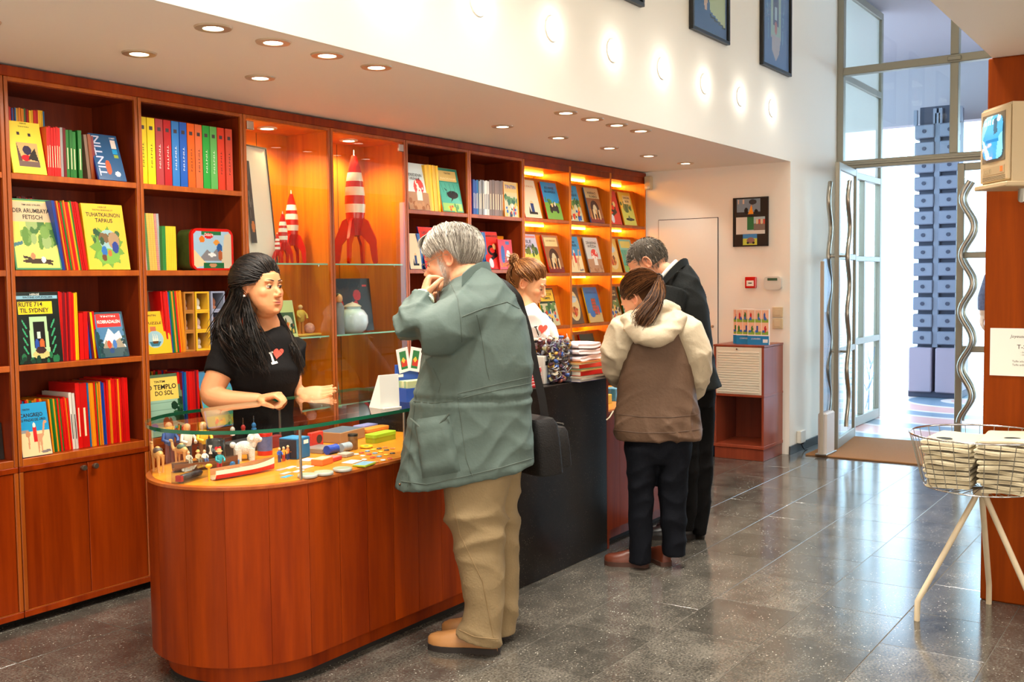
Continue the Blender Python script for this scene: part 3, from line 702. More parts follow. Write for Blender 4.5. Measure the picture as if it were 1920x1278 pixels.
A = Art(44, 28, (222, 222, 218)); A.rect(.38, 0, 1, .78, (170, 190, 200)); A.rect(.38, 0, .62, .75, (40, 120, 70)); A.rect(.62, .4, 1, .78, (120, 110, 104)); [A.rect(.7+i*.08, .15, .75+i*.08, .42, [(230, 200, 150), (200, 80, 60)][i % 2]) for i in range(4)]
link('postcard', art_mesh('postcard', A, .24, .135, M_print), po, (.026, -.0135, .098))
A = Art(30, 22, (60, 140, 210)); A.rect(0, .4, 1, 1, (200, 210, 80)); A.ell(.55, .6, .28, .28, (150, 110, 100)); A.ell(.35, .8, .08, .1, (30, 30, 30)); A.ell(.75, .8, .08, .1, (30, 30, 30))
link('postcard', art_mesh('postcard', A, .118, .088, M_print), po, (.083, -.0135, .012))
bb = MB()
for d in ((0, .293, 0, .006), (0, .293, .382, .388), (0, .006, 0, .388), (.287, .293, 0, .388)): bb.box(d[0], d[1], -.016, -.0125, d[2], d[3])
bb.build('frame_strip', M_black, po)
al = thing('fire_alarm', 'red square fire alarm call point on the end wall', 'fire alarm', (XB-.001, 3.094, 1.354))
bb = MB(); bb.cbox(-.028, 0, -.045, .045, -.045, .045, c=.004); bb.build('housing', M_red, al); box1('glass_plate', (-.031, -.0285, -.03, .03, -.028, .016), M_paper, al, .001); box1('mark', (-.032, -.0312, -.015, .015, -.008, 0), M_ink, al)
kp = thing('alarm_keypad', 'white rounded alarm keypad with dark display on the end wall', 'keypad', (XB-.001, 2.911, 1.348))
bb = MB(); pts = [(.07*math.copysign(abs(math.cos(t))**.45, math.cos(t)), .053*math.copysign(abs(math.sin(t))**.45, math.sin(t))) for t in np.linspace(0, 2*PI, 40, endpoint=False)]
bb.prism(pts, 0, .03, T=trs((0, 0, 0), rz=-PI/2, rx=PI/2)); bb.build('housing', plain('keypad_white', (214, 212, 204), .4), kp, 40); box1('display', (-.0315, -.0302, -.04, .04, .02, .04), plain('keypad_display', (60, 92, 66), .2), kp)
for z, lab in ((1.12, 'upper cream light switch beside the leaflets'), (1.03, 'lower cream light switch beside the leaflets')):
    t_ = thing('light_switch', lab, 'light switch', (XB-.001, 2.875, z), group='cream light switches'); bb = MB(); bb.cbox(-.012, 0, -.042, .042, -.04, .04, c=.003); bb.build('plate', M_cream, t_); box1('rocker', (-.016, -.0125, -.025, .025, -.025, .025), M_cream, t_, .002)
sn = thing('motion_sensor', 'small cream motion sensor high beside the end of the bookcases', 'sensor', (XB-.001, 3.99, 2.19))
bb = MB(); bb.cbox(-.05, 0, -.03, .03, -.05, .06, c=.006); bb.build('housing', M_cream, sn); bb = MB(); bb.sphere((-.05, 0, -.035), (.016, .022, .016)); bb.build('lens', M_whitep, sn, 60)
ou = thing('wall_socket', 'small white wall socket low on the wall by the entrance', 'socket', (8.1, YF-.001, .115)); bb = MB(); bb.cbox(-.06, .06, -.035, 0, -.05, .05, c=.005); bb.build('housing', M_whitep, ou); bb = MB(); bb.cyl((0, -.02, -.06), (0, -.02, -.05), .02); bb.build('plug', M_black, ou, 40); bb = MB(); bb.tube([(0, -.02, -.06), (.01, -.03, -.09), (.02, -.04, -.108), (.08, -.04, -.11)], .005, 6); bb.build('cable', M_black, ou, 60)
bn = thing('blue_bin', 'tall dark blue bin behind the small cabinet', 'bin', (7.55, 3.33, 0)); bb = MB(); bb.cbox(-.16, .16, -.07, .07, 0, .40, c=.01); bb.build('body', plain('bin_blue', (34, 62, 104), .5), bn); box1('rim', (-.165, .165, -.075, .075, .4, .42), plain('bin_blue_rim', (44, 76, 122), .45), bn, .004)
# framed pictures high on the fascia
def picture(x0, x1, z0, z1, A, label):
    p = thing('framed_picture', label, 'picture', (x0, YF-.001, z0), group='framed pictures on the upper wall'); W, H = x1-x0, z1-z0
    for d in ((0, W, -.03, 0, 0, .022), (0, W, -.03, 0, H-.022, H), (0, .022, -.03, 0, .022, H-.022), (W-.022, W, -.03, 0, .022, H-.022)): box1('frame_side', d, M_black, p, .002)
    o = link('print', art_mesh('print', A, W-.044, H-.044, M_print), p, (.022, -.012, .022)); box1('glass_pane', (.022, W-.022, -.02, -.018, .022, H-.022), M_glass, p)
A = Art(24, 36, (44, 72, 110)); picture(4.78, 5.371, 2.94, 3.74, A.rect(.1, .1, .9, .8, (90, 110, 140)), 'framed picture of which only the lower corner shows, leftmost on the upper wall')
A = Art(48, 64, (66, 104, 156)); A.rect(.05, .0, .45, .62, (40, 110, 90)); A.poly([(.45, .5), (.95, .62), (.95, .9), (.5, .8)], (206, 214, 168)); A.rect(.5, .3, .7, .62, (216, 40, 40)); A.rect(.35, .25, .5, .6, (210, 150, 110)); A.rect(.7, .3, .95, .55, (70, 60, 50)); A.ell(.38, .72, .05, .1, (230, 190, 170)); A.ell(.2, .66, .04, .07, (226, 200, 190)); A.line(.5, .84, .95, .9, .02, (30, 60, 60))
picture(6.023, 6.612, 2.945, 3.745, A, 'black framed blue print with red and cream shapes, middle of the upper pictures')
A = Art(48, 72, (74, 118, 176)); A.rect(.32, .08, .68, .72, (170, 196, 190)); A.rect(.4, .16, .6, .6, (62, 80, 120)); A.rect(.46, .42, .54, .54, (180, 200, 220)); A.poly([(.34, .7), (.68, .7), (.62, .86), (.5, .94), (.36, .84)], (190, 180, 190)); A.ell(.5, .62, .05, .06, (200, 120, 120)); A.rect(.25, 0, .9, .06, (214, 200, 90)); [A.line(.14+i*.03, .3+i*.1, .22, .5+i*.08, .012, (110, 170, 210)) for i in range(4)]; [A.line(.84-i*.03, .3+i*.1, .76, .5+i*.08, .012, (110, 170, 210)) for i in range(4)]
picture(7.214, 7.812, 2.92, 3.72, A, 'black framed blue print with a pale doorway, rightmost on the upper wall')

# ------------------------------------------------------------------ column, monitor, notice
cl = MB(); cl.cbox(4.745, 5.2, .25, .83, 0, 2.299, c=.006); tag(cl.build('column', M_col), 'square wood-veneered column at the right edge carrying the monitor', 'column')
tv = thing('monitor', 'beige tube monitor with a blue picture on a bracket on the wooden column', 'monitor', (4.43, .738, 1.752), (0, 0, math.radians(-54)))
M_tv = plain('monitor_beige', (198, 176, 138), .5)
b = MB(); b.loft([[(x, y, z) for y, z in ((.115*s, .0), (-.115*s, .0), (-.115*s, .30*s2), (.115*s, .30*s2))] for x, s, s2 in ((0, 1, 1), (.05, 1, 1), (.16, .93, .97))]); b.build('housing', M_tv, tv)
b = MB(); b.cbox(-.012, .0, -.112, .112, .008, .292, c=.004); b.build('front_bezel', M_tv, tv)
b = MB(); b.cbox(-.014, -.0125, -.088, .092, .085, .272, c=.0005); b.build('screen_recess', plain('monitor_recess', (120, 108, 88), .5), tv)
A = Art(40, 44, (60, 150, 206)); A.poly([(0, 0), (.55, 0), (.2, .35), (0, .6)], (120, 200, 235)); A.poly([(.6, .1), (.75, .05), (.8, .4), (.65, .45)], (40, 84, 110)); [A.rect(.1+i*.11, .12-i*.01, .15+i*.11, .2, (230, 250, 255)) for i in range(5)]; A.poly([(.02, .5), (.15, .55), (.4, .85), (.38, .98), (.2, .98)], (170, 226, 245)); A.poly([(.85, .5), (1, .4), (1, 1), (.7, 1)], (120, 200, 235)); A.rect(.25, .55, .85, .62, (40, 120, 180)); A.ell(.82, .08, .07, .08, (235, 250, 255))
ms, nt, bs = newmat('screen_picture'); va = nt.nodes.new('ShaderNodeVertexColor'); va.layer_name = 'col'; nt.links.new(va.outputs[0], bs.inputs['Emission Color']); bs.inputs['Emission Strength'].default_value = .9; nt.links.new(va.outputs[0], bs.inputs['Base Color']); bs.inputs['Roughness'].default_value = .1
# rounded screen: clip the printed sheet to a superellipse
H_, W_ = A.a.shape[:2]; mb = MB(); V = []; F = []; C = []
for j in range(H_):
    for i in range(W_):
        u, v = (i+.5)/W_*2-1, (j+.5)/H_*2-1
        if abs(u)**5+abs(v)**5 > .98: continue
        bi = len(V)
        for (du, dv) in ((0, 1), (1, 1), (1, 0), (0, 0)):
            uu, vv = (i+du)/W_*2-1, (j+dv)/H_*2-1; V.append((-.0146-.012*(1-uu*uu*.5-vv*vv*.5), .082-(i+du)/W_*.162, .262-(j+dv)/H_*.168))
        F.append((bi, bi+1, bi+2, bi+3)); C.append(tuple(A.a[j, i].astype(int)))
mb.v.append(np.array(V)); mb.n = len(V); mb.f = F; mb.m = [0]*len(F); mb.c = C; mb.build('screen', ms, tv)
box1('control_panel', (-.0135, -.0122, -.085, .085, .035, .066), plain('monitor_panel', (178, 156, 120), .5), tv)
for k in range(5): box1('control_knob', (-.0155, -.0136, .02+k*.012, .024+k*.012, .044, .058), M_tv, tv)
box1('power_light', (-.0152, -.0136, -.07, -.055, .044, .062), emit('power_light', (255, 90, 30), 1.2), tv)
for k in range(4): box1('vent_slit', (-.0126, -.0121, -.09, .09, .012+k*.005, .0135+k*.005), M_ink, tv)
box1('bracket_shelf', (-.03, .19, -.13, .125, -.02, -.001), M_tv, tv, .004)
b = MB(); b.tube([(.1, .0, -.02), (.1, .0, -.06), (.1+.33*math.cos(math.radians(54)), .33*math.sin(math.radians(54)), -.06)], .014, 10); b.build('bracket_arm', M_steel, tv, 40)
b = MB(); b.cyl((.12, -.1155, .12), (.12, -.12, .12), .008); b.cyl((.12, -.1155, .2), (.12, -.12, .2), .008); b.build('side_screw', M_steel, tv, 40)
nt_ = thing('paper_notice', 'white paper notice with black lettering taped to the wooden column', 'notice', (4.743, .805, .972), (0, 0, -PI/2))
box1('sheet', (0, .30, -.0012, 0, 0, .2), M_paper, nt_)
for t, sz, x, z, sh in (('Joyeuse', .018, .078, .166, .25), ('T-S', .026, .103, .122, 0), ('- En', .009, .118, .1, 0), ('- as', .009, .118, .09, 0), ('Taille adulte', .0115, .086, .062, 0), ('Taille enfant', .0115, .086, .047, 0)):
    lettering(t, sz, M_ink, nt_, (x, -.0016, z), align='LEFT', font_shear=sh)

# ------------------------------------------------------------------ wire basket stand with folded T-shirts
bk = thing('wire_basket_stand', 'chrome wire basket on three cream metal legs in front of the column', 'basket stand', (4.45, .78, 0))
def ring(r, z, n=40): return [(r*math.cos(2*PI*i/n), r*math.sin(2*PI*i/n), z) for i in range(n)]
RT, RB, ZT, ZB = .272, .215, .76, .55
b = MB(); b.tube(ring(RT, ZT), .004, 8, closed=True); b.build('rim_wire', M_chrome, bk, 60)
b = MB(); b.tube(ring(RB, ZB), .003, 8, closed=True); b.build('rim_wire', M_chrome, bk, 60)
for k in range(30):
    a = 2*PI*k/30; b = MB(); b.tube([(RT*math.cos(a), RT*math.sin(a), ZT), ((RB+.008)*math.cos(a), (RB+.008)*math.sin(a), ZB+.015), ((RB-.01)*math.cos(a), (RB-.01)*math.sin(a), ZB-.004), (.03*math.cos(a), .03*math.sin(a), ZB-.006)], .0016, 5); b.build('wire', M_steel, bk, 60)
M_leg = plain('leg_cream', (206, 190, 160), .45, noise=.1)
b = MB(); b.cyl((0, 0, ZB-.03), (0, 0, ZB-.008), .032, n=16); b.build('hub', M_leg, bk, 40)
for a in (math.atan2(.208, -.135), math.atan2(0.012, .255)-.02, math.atan2(-.24, -.1)):
    c_, s_ = math.cos(a), math.sin(a); b = MB(); b.tube([(.012*c_, .012*s_, ZB-.02), (.03*c_, .03*s_, ZB-.06), (.235*c_, .235*s_, .105), (.248*c_, .248*s_, .08), (.25*c_, .25*s_, .0)], .0115, 10); b.build('leg', M_leg, bk, 50)
M_shirt = plain('shirt_beige', (206, 194, 162), .9, bump=.15, bscale=60, sheen=.2)
def folded(w, d, t, seed):
    "a folded T-shirt: rounded soft slab with a doubled, wavy front fold"
    g = np.random.default_rng(seed); n = 28; rings = []
    prof = [(-1, 0), (-1, .45), (-.985, .5), (-1, .55), (-.99, 1), (0, 1.06), (.99, 1), (1, .55), (.985, .5), (1, .45), (1, 0), (0, -.04)]
    ph = g.uniform(0, 6, 3)
    for i in range(n+1):
        x = -w/2+w*i/n; e = min(1, min(i, n-i)/2.5+.35)**.5
        wob = .006*math.sin(x*40+ph[0])+.005*math.sin(x*23+ph[1]); zz = .004*math.sin(x*28+ph[2])
        rings.append([(x, p*(d/2)*(.96+.04*e)+wob*(1 if p < 0 else -.4), (q-.5)*t*e+.5*t+zz*(1-abs(p)*.4)) for p, q in prof])
    m = MB(); m.loft(rings); return m
piles = [(.0, .1, 10), (-.005, -.1, 11)]
for pi_, (px_, py_, nn) in enumerate(piles):
    z = ZB+.003
    for k in range(nn):
        t_ = .0135; sw = min(1, .86+.02*k); m = folded(.19*sw, .32*sw, t_, k+20*pi_)
        o = m.build('folded_shirt', M_shirt, None, 70, (bk.location.x+px_+.006*math.sin(k*2.1), bk.location.y+py_, z), (0, 0, math.radians(90+3*math.sin(k*1.3+pi_))-PI))
        side = 'left' if pi_ == 0 else 'right'
        tag(o, f'folded beige T-shirt, {ORD[k]} from the bottom of the {side} pile in the basket', 'T-shirt', 'folded T-shirts in the basket'); z += .0192
    pr = MB(); pr.sphere((0, 0, 0), (.034, .026, .003), 16, 8); p_ = pr.build('dark_print', plain('shirt_print', (38, 42, 40), .7), o, 60, (-.03 if pi_ == 0 else .02, -.06, .0155))
    if pi_ == 1: q_ = MB(); q_.sphere((0, 0, 0), (.022, .015, .003)); q_.build('pale_print', M_paper, o, 60, (.04, -.1, .0155))
# ------------------------------------------------------------------ anti-theft gate by the open door
gt = thing('security_gate', 'clear acrylic anti-theft gate panel standing beside the open door', 'security gate', (8.0, 2.53, .0125))
M_acr = glass('acrylic', (226, 232, 240), fres=1.4)
pts = [(-.115, .03), (-.115, 1.45), (-.09, 1.505), (-.06, 1.52), (.06, 1.52), (.09, 1.505), (.115, 1.45), (.115, .03)]
b = MB(); b.prism(pts, -.004, .004, T=trs((0, 0, 0), rx=PI/2)); b.build('panel', M_acr, gt)
box1('side_rail', (-.12, -.106, -.014, .014, 0, 1.5), plain('gate_rail', (176, 168, 152), .4), gt, .003)
box1('base_box', (-.1, .11, -.035, .035, 0, .33), plain('gate_box', (206, 198, 192), .45), gt, .012); box1('foot', (-.13, .13, -.045, .045, 0, .012), M_steel, gt, .002)
# ------------------------------------------------------------------ books
M_bk = vcol('book_cover', .3, .5, coat=.2); M_pages = plain('page_block', (206, 196, 176), .8)
RED, YEL, ORA, GRN, BLU, TEA, MAR, WHT, GRY, BRN, PNK, DGN = (206, 18, 14), (240, 186, 14), (232, 136, 18), (30, 112, 40), (26, 62, 148), (16, 96, 150), (116, 12, 24), (222, 216, 204), (150, 148, 146), (132, 104, 84), (206, 96, 96), (30, 70, 44)
CN = {RED: 'red', YEL: 'yellow', ORA: 'orange', GRN: 'green', BLU: 'blue', TEA: 'teal', MAR: 'maroon', WHT: 'white', GRY: 'grey', BRN: 'brown', PNK: 'pink', DGN: 'dark green'}
_bm = {}
def book_mesh(w, h, d, col):
    k = (round(w, 4), round(h, 3), round(d, 3), col)
    if k not in _bm:
        b = MB(); c = .0012; f = col
        b.box(0, w, 0, .004, 0, h, 0, f)                                                       # spine
        b.box(0, .002, .004, d, 0, h, 0, f); b.box(w-.002, w, .004, d, 0, h, 0, f)              # boards
        b.box(.002, w-.002, .004, d-.003, .003, h-.003, 1, (206, 196, 176))
        _bm[k] = b.mesh('book', [M_bk, M_pages])
    return _bm[k]
def mixc(c, k): return tuple(int(max(0, min(255, v*k))) for v in c)
def row(px0, px1, cols, z, yf, h, lean, where, d=.2, jit=.004, seed=1, group=None, wt=None, kind='album', marks=False):
    "a row of standing books whose spines fill the stretch px0..px1 of the picture at depth yf on the shelf z"
    g = np.random.default_rng(seed); x0, x1 = X_at(px0, yf, z), X_at(px1, yf, z); wt = wt or [1]*len(cols)
    edges = x0+(x1-x0)*np.concatenate([[0], np.cumsum(wt)])/sum(wt); tot = {}
    for c in cols: tot[c] = tot.get(c, 0)+1
    n = 0; seen = {}
    for i, c in enumerate(cols):
        wv = edges[i+1]-edges[i]-.0006; hh = h+g.uniform(-jit, jit) if jit else h
        o = link('book', book_mesh(wv, round(hh/.003)*.003, d, mixc(c, [1, .93, 1.05][i % 3])), None, (edges[i]+.0003, yf+g.uniform(0, .006), z+.0006), (0, -math.radians(lean), 0))
        nm = CN.get(c, 'pale')
        seen[c] = seen.get(c, 0)+1
        if tot[c] == 1: lab = f'only {nm} {kind} {where}'
        else: lab = f'{ORD[seen[c]-1]} {nm} {kind} from left {where}'
        tag(o, lab, 'book', group or ('books '+where))
        if marks:
            mk = MB(); mk.box(wv*.36, wv*.64, -.0006, -.0001, hh*.18, hh*.62); mk.build('spine_lettering', plain('spine_ink', (236, 214, 170), .5) if c not in (YEL, ORA, WHT) else M_ink, o)
    return edges
def plate(name, art, w, h): return art_mesh(name, art, w, h, M_print)
def face_book(px0, px1, z, yf, h, lean, art, label, titles=(), spine=RED, th=.009, yaw=0, w=None, group='front-facing books'):
    "book shown front on: px0..px1 is its lower edge in the picture"
    x0 = X_at(px0, yf, z); w = w or X_at(px1, yf, z)-x0
    o = thing('book', label, 'book', (x0, yf, z+.0008+th*math.sin(math.radians(lean))), (-math.radians(lean), 0, yaw), group)
    b = MB(); b.box(0, w, .0, .002, 0, h, 0, spine); b.box(0, w, th-.002, th, 0, h, 0, spine); b.box(0, .003, .002, th-.002, 0, h, 0, spine); b.box(.003, w-.003, .002, th-.002, .003, h-.003, 1, (206, 196, 176))
    b.build('cover', [M_bk, M_pages], o)
    link('cover_print', plate('cover_print', art, w-.002, h-.002), o, (.001, -.0007, .001))
    for (t, cx, cz, size, col, fit) in titles:
        lettering(t, size*h, inkmat(col), o, (cx*w, -.0014, cz*h), bold=.016, fit=fit*w if fit else None)
    return o
K = (18, 16, 16)
def scene_art(kind, bg, seed=0, w=64, h=84, top=None, border=None):
    A = Art(w, h, bg); g = np.random.default_rng(seed)
    if kind == 'river':
        A.rect(.02, .33, .98, 1, (214, 214, 110)); A.scatter(26, .2, .35, 1, .62, .09, [(96, 140, 62), (120, 160, 80), (70, 116, 60), (150, 176, 110)], seed); A.rect(0, .33, .18, .62, (240, 214, 96)); A.line(.0, .66, .2, .62, .05, (70, 120, 130)); A.ell(.5, .88, .33, .035, (60, 40, 30)); A.line(.2, .82, .8, .92, .035, (60, 40, 30)); A.ell(.4, .81, .05, .05, (190, 130, 90)); A.ell(.62, .86, .05, .045, (210, 220, 220))
    elif kind == 'clearing':
        pts = []; 
        for i in range(22): a = 2*PI*i/22; r = .46 if i % 2 else .33; pts.append((.5+r*math.cos(a)*.95, .66+r*math.sin(a)*.72))
        A.poly(pts, (110, 160, 60)); A.ell(.55, .55, .22, .16, (150, 190, 196)); A.scatter(20, .2, .42, .8, .58, .06, [(40, 84, 54), (60, 104, 60), (120, 92, 60)], seed); A.ell(.68, .56, .14, .13, (170, 140, 106)); A.ell(.5, .8, .28, .12, (120, 176, 66)); A.ell(.42, .72, .07, .08, (34, 110, 190)); A.ell(.7, .66, .08, .09, (30, 60, 150)); A.ell(.55, .75, .05, .05, (190, 110, 50)); A.ell(.4, .82, .06, .05, (110, 60, 30))
    elif kind == 'doorway':
        A.rect(.02, .05, .98, .09, (140, 190, 210)); A.poly([(.28, .34), (.68, .34), (.72, .92), (.26, .92)], (176, 214, 160)); A.rect(.36, .42, .62, .78, (26, 28, 28)); A.rect(.43, .56, .52, .66, (190, 216, 200)); [A.line(.12, .4+i*.12, .2, .5+i*.12, .03, (58, 160, 110)) for i in range(4)]; [A.line(.86, .4+i*.12, .78, .5+i*.12, .03, (58, 160, 110)) for i in range(4)]; A.ell(.5, .88, .2, .06, (206, 190, 120)); A.ell(.42, .74, .05, .08, (40, 80, 160)); A.ell(.54, .74, .06, .08, (200, 100, 50)); A.ell(.5, .82, .12, .05, (60, 40, 40)); A.scatter(12, .02, .88, .98, 1, .05, [(40, 110, 70), (24, 60, 44)], seed)
    elif kind == 'peaks':
        A.rect(.05, .05, .95, .99, (70, 120, 160)); A.poly([(.1, .8), (.45, .36), (.62, .5), (.8, .42), (.95, .8)], (220, 224, 220)); A.poly([(.1, .85), (.3, .62), (.5, .7), (.8, .58), (.95, .85)], (150, 140, 120)); A.rect(.05, .8, .95, 1, (60, 84, 90)); A.scatter(14, .02, .4, .16, 1, .06, [(24, 50, 60), (30, 70, 70)], seed); A.scatter(14, .84, .4, 1, 1, .06, [(24, 50, 60), (30, 70, 70)], seed+1); A.ell(.4, .72, .07, .09, (214, 70, 40)); A.ell(.58, .72, .07, .1, (60, 110, 180)); A.ell(.45, .86, .08, .06, (40, 70, 120))
    elif kind == 'desert':
        A.rect(0, .53, 1, 1, (232, 210, 160)); A.rect(0, .5, .3, .56, (150, 150, 150)); A.poly([(.55, .6), (.78, .6), (.72, .7), (.7, .95), (.66, .95), (.64, .72), (.58, .95), (.54, .95)], (206, 150, 110)); A.line(.76, .62, .84, .4, .06, (206, 150, 110)); A.ell(.88, .38, .06, .03, (206, 150, 110)); A.rect(.44, .45, .56, .74, (206, 40, 40)); A.ell(.5, .42, .05, .05, (230, 226, 216)); A.line(.28, .55, .26, .84, .05, (206, 150, 110)); A.ell(.26, .58, .08, .06, (200, 140, 100)); A.poly([(.62, .93), (.92, .9), (.98, .95), (.7, .97)], (130, 120, 120))
    elif kind == 'ship':
        A.ell(.36, .66, .34, .2, (150, 190, 200)); A.poly([(.12, .72), (.6, .72), (.5, .82), (.2, .82)], (52, 110, 130)); A.poly([(.25, .7), (.5, .7), (.46, .76), (.28, .76)], (90, 60, 30)); [A.poly([(.26+i*.08, .7), (.33+i*.08, .7), (.29+i*.08, .52)], (230, 220, 196)) for i in range(3)]; A.rect(.2, .36, .44, .46, (196, 110, 70))
    elif kind == 'ruin':
        A.rect(0, .42, 1, 1, (150, 190, 166)); [A.rect(.0, .45+i*.12, .8, .46+i*.12, (120, 160, 140)) for i in range(4)]; A.scatter(18, .75, .4, 1, 1, .08, [(24, 60, 40), (40, 90, 56)], seed); A.ell(.5, .8, .1, .1, (190, 90, 50)); A.ell(.62, .84, .05, .12, (180, 90, 60)); A.ell(.15, .84, .1, .06, (40, 120, 200)); A.ell(.75, .95, .08, .05, (206, 40, 30))
    elif kind == 'sea':
        A.rect(.04, .32, .97, .98, (76, 170, 150)); A.rect(.04, .8, .97, .98, (150, 196, 110)); A.ell(.6, .6, .26, .09, (30, 34, 40)); A.poly([(.36, .56), (.22, .44), (.34, .5), (.3, .66)], (30, 34, 40)); A.poly([(.55, .66), (.46, .78), (.62, .68)], (30, 34, 40)); A.scatter(10, .3, .84, .9, .95, .05, [(230, 200, 60), (210, 80, 50), (70, 140, 80)], seed); [A.line(.1+i*.2, .35, .2+i*.18, .55, .015, (40, 120, 110)) for i in range(5)]
    elif kind == 'dome':
        A.rect(0, .62, 1, 1, (176, 130, 96)); A.ell(.56, .5, .24, .17, (214, 50, 44)); A.scatter(9, .4, .38, .74, .6, .04, [(236, 226, 214)], seed); A.rect(.44, .6, .68, .8, (232, 226, 214)); A.scatter(14, .0, .8, 1, 1, .07, [(150, 96, 60), (190, 140, 100)], seed)
    elif kind == 'car':
        A.rect(0, .55, 1, 1, (110, 160, 60)); A.ell(.55, .68, .28, .1, (44, 44, 46)); A.ell(.35, .76, .08, .07, (30, 28, 28)); A.ell(.75, .76, .08, .07, (30, 28, 28)); A.ell(.45, .6, .07, .07, (220, 180, 120)); A.ell(.65, .58, .06, .06, (214, 206, 196)); A.scatter(8, 0, .46, 1, .56, .06, [(60, 110, 60), (80, 130, 70)], seed)
    elif kind == 'arch':
        A.rect(0, .3, 1, 1, (150, 96, 60)); A.ell(.5, .6, .3, .24, (70, 40, 30)); A.rect(.2, .6, .8, .9, (70, 40, 30)); A.ell(.5, .62, .14, .14, (206, 190, 150)); A.rect(.0, .86, 1, 1, (120, 40, 40)); [A.rect(.12+i*.2, .62, .2+i*.2, .9, (226, 196, 150) if i % 2 else (190, 130, 70)) for i in range(4)]
    elif kind == 'dragon':
        A.ell(.48, .5, .26, .14, (20, 16, 18)); A.ell(.5, .5, .15, .07, bg); A.line(.3, .75, .72, .62, .09, (20, 16, 18)); A.ell(.66, .4, .1, .08, (230, 190, 120)); A.ell(.3, .84, .13, .13, (206, 214, 226))
    elif kind == 'rocketpad':
        A.rect(0, .74, 1, 1, (206, 180, 120)); A.rect(.4, .32, .72, .8, (120, 84, 64)); [A.rect(.42+i*.1, .34+((i+j) % 2)*.0+j*.09, .5+i*.1, .4+j*.09, (206, 60, 40)) for i in range(3) for j in range(5)]; A.ell(.34, .76, .18, .1, (36, 110, 190)); A.ell(.8, .66, .06, .14, (206, 60, 50))
    elif kind == 'crowd':
        A.rect(0, .4, 1, 1, (196, 190, 150)); A.scatter(16, .0, .42, 1, .6, .09, [(50, 96, 56), (90, 130, 70)], seed); A.scatter(18, .1, .62, .9, .95, .065, [(206, 60, 40), (40, 90, 170), (230, 180, 60), (30, 30, 34), (226, 216, 196)], seed+3)
    elif kind == 'figure':
        A.ell(.55, .6, .09, .05, (226, 186, 140)); A.rect(.46, .62, .64, .84, (40, 60, 110)); A.rect(.3, .84, .8, .9, (26, 26, 28)); A.poly([(.3, .84), (.36, .7), (.42, .84)], (60, 60, 66))
    elif kind == 'boat':
        A.rect(0, .5, 1, 1, (206, 206, 90)); A.scatter(14, 0, .3, 1, .52, .09, [(70, 100, 50), (110, 120, 60)], seed); A.ell(.55, .82, .34, .045, (40, 36, 34)); A.ell(.5, .76, .07, .06, (90, 110, 60))
    elif kind == 'panel':
        A.rect(.2, .4, .84, .87, (206, 168, 110)); A.poly([(.2, .4), (.36, .87), (.2, .87)], (96, 70, 66)); A.rect(.2, .76, .84, .87, (110, 90, 84)); A.ell(.5, .55, .13, .09, (50, 44, 72)); A.ell(.44, .7, .14, .06, (200, 24, 34)); A.poly([(.5, .72), (.6, .6), (.74, .5), (.82, .76)], (48, 46, 44)); A.rect(.27, .2, .35, .26, (60, 50, 60)); A.rect(.6, .21, .68, .27, (60, 50, 60))
    elif kind == 'cart':
        A.rect(.1, .32, .92, .9, (60, 90, 60)); A.ell(.5, .6, .3, .2, (206, 206, 190)); A.scatter(12, .2, .5, .8, .85, .07, [(206, 90, 40), (230, 190, 80), (40, 60, 40)], seed)
    elif kind == 'oval':
        A.ell(.5, .5, .42, .42, (226, 200, 140)); A.ell(.5, .66, .22, .14, (206, 120, 50)); A.scatter(8, .3, .56, .7, .8, .06, [(190, 60, 30), (110, 60, 30), (230, 180, 90)], seed); A.ell(.5, .32, .3, .1, (190, 210, 214))
    if top: A.rect(top[0], top[1], top[2], top[3], top[4])
    if border:
        A.rect(0, 0, 1, .02, border); A.rect(0, .98, 1, 1, border); A.rect(0, 0, .03, 1, border); A.rect(.97, 0, 1, 1, border)
    return A
zA, zB, zC, zD = SH_A
Y1 = YS+.012
W1 = 'on the top left shelf'
# --- bookcase 1, top shelf
row(17, 88, [YEL, RED, RED, BLU, MAR, TEA, YEL, ORA, ORA, ORA, ORA, GRN, MAR, RED, YEL, YEL, YEL, RED, RED, RED, YEL, YEL, YEL, TEA], zA, YS+.115, .282, 0, 'behind the yellow-covered book', seed=2, d=.18)
face_book(26, 89, zA, Y1, .222, 13, scene_art('panel', (240, 216, 74), w=60, h=84), 'yellow book with a square brown picture leaning on the top shelf', [('HERGÉ', .5, .965, .03, K, .2), ('TINTIN', .5, .9, .03, K, .32)], YEL)
row(90, 116, [RED]*6, zA, Y1+.0, .205, 0, 'between the yellow cover and the green spines', seed=3, marks=True, d=.09)
row(116, 126, [GRY, MAR], zA, Y1, .202, 0, 'left of the green spines, top shelf', seed=4)
row(127, 145, [GRN, GRN, GRN], zA, Y1, .20, 0, 'beside the red run on the top shelf', seed=5, marks=True)
row(149, 156, [GRN], zA, Y1, .203, 0, 'standing apart near the blue book', seed=6, marks=True)
row(167, 185, [BRN, (150, 70, 20), MAR], zA, Y1+.03, .195, 5, 'under the blue lettered book', seed=7, kind='volume')
A = scene_art('plainblue', (34, 84, 130), w=44, h=58); A.rect(.72, .1, .9, .3, (226, 214, 206)); A.rect(.72, .31, .9, .42, (30, 150, 210)); A.rect(.74, .43, .9, .5, (150, 170, 60)); A.ell(.45, .72, .1, .16, (190, 84, 44)); A.ell(.74, .86, .1, .06, (226, 230, 230))
o = face_book(186, 238, zA, Y1, .218, 19, A, 'blue book with big white lettering up its left side, top shelf', [('L\'ART', .82, .93, .05, (230, 230, 230), .2)], BLU)
lettering('TINTIN', .052, inkmat((190, 200, 224)), o, (.032, -.0014, .115), (PI/2, -PI/2, 0), bold=.01, fit=.19)
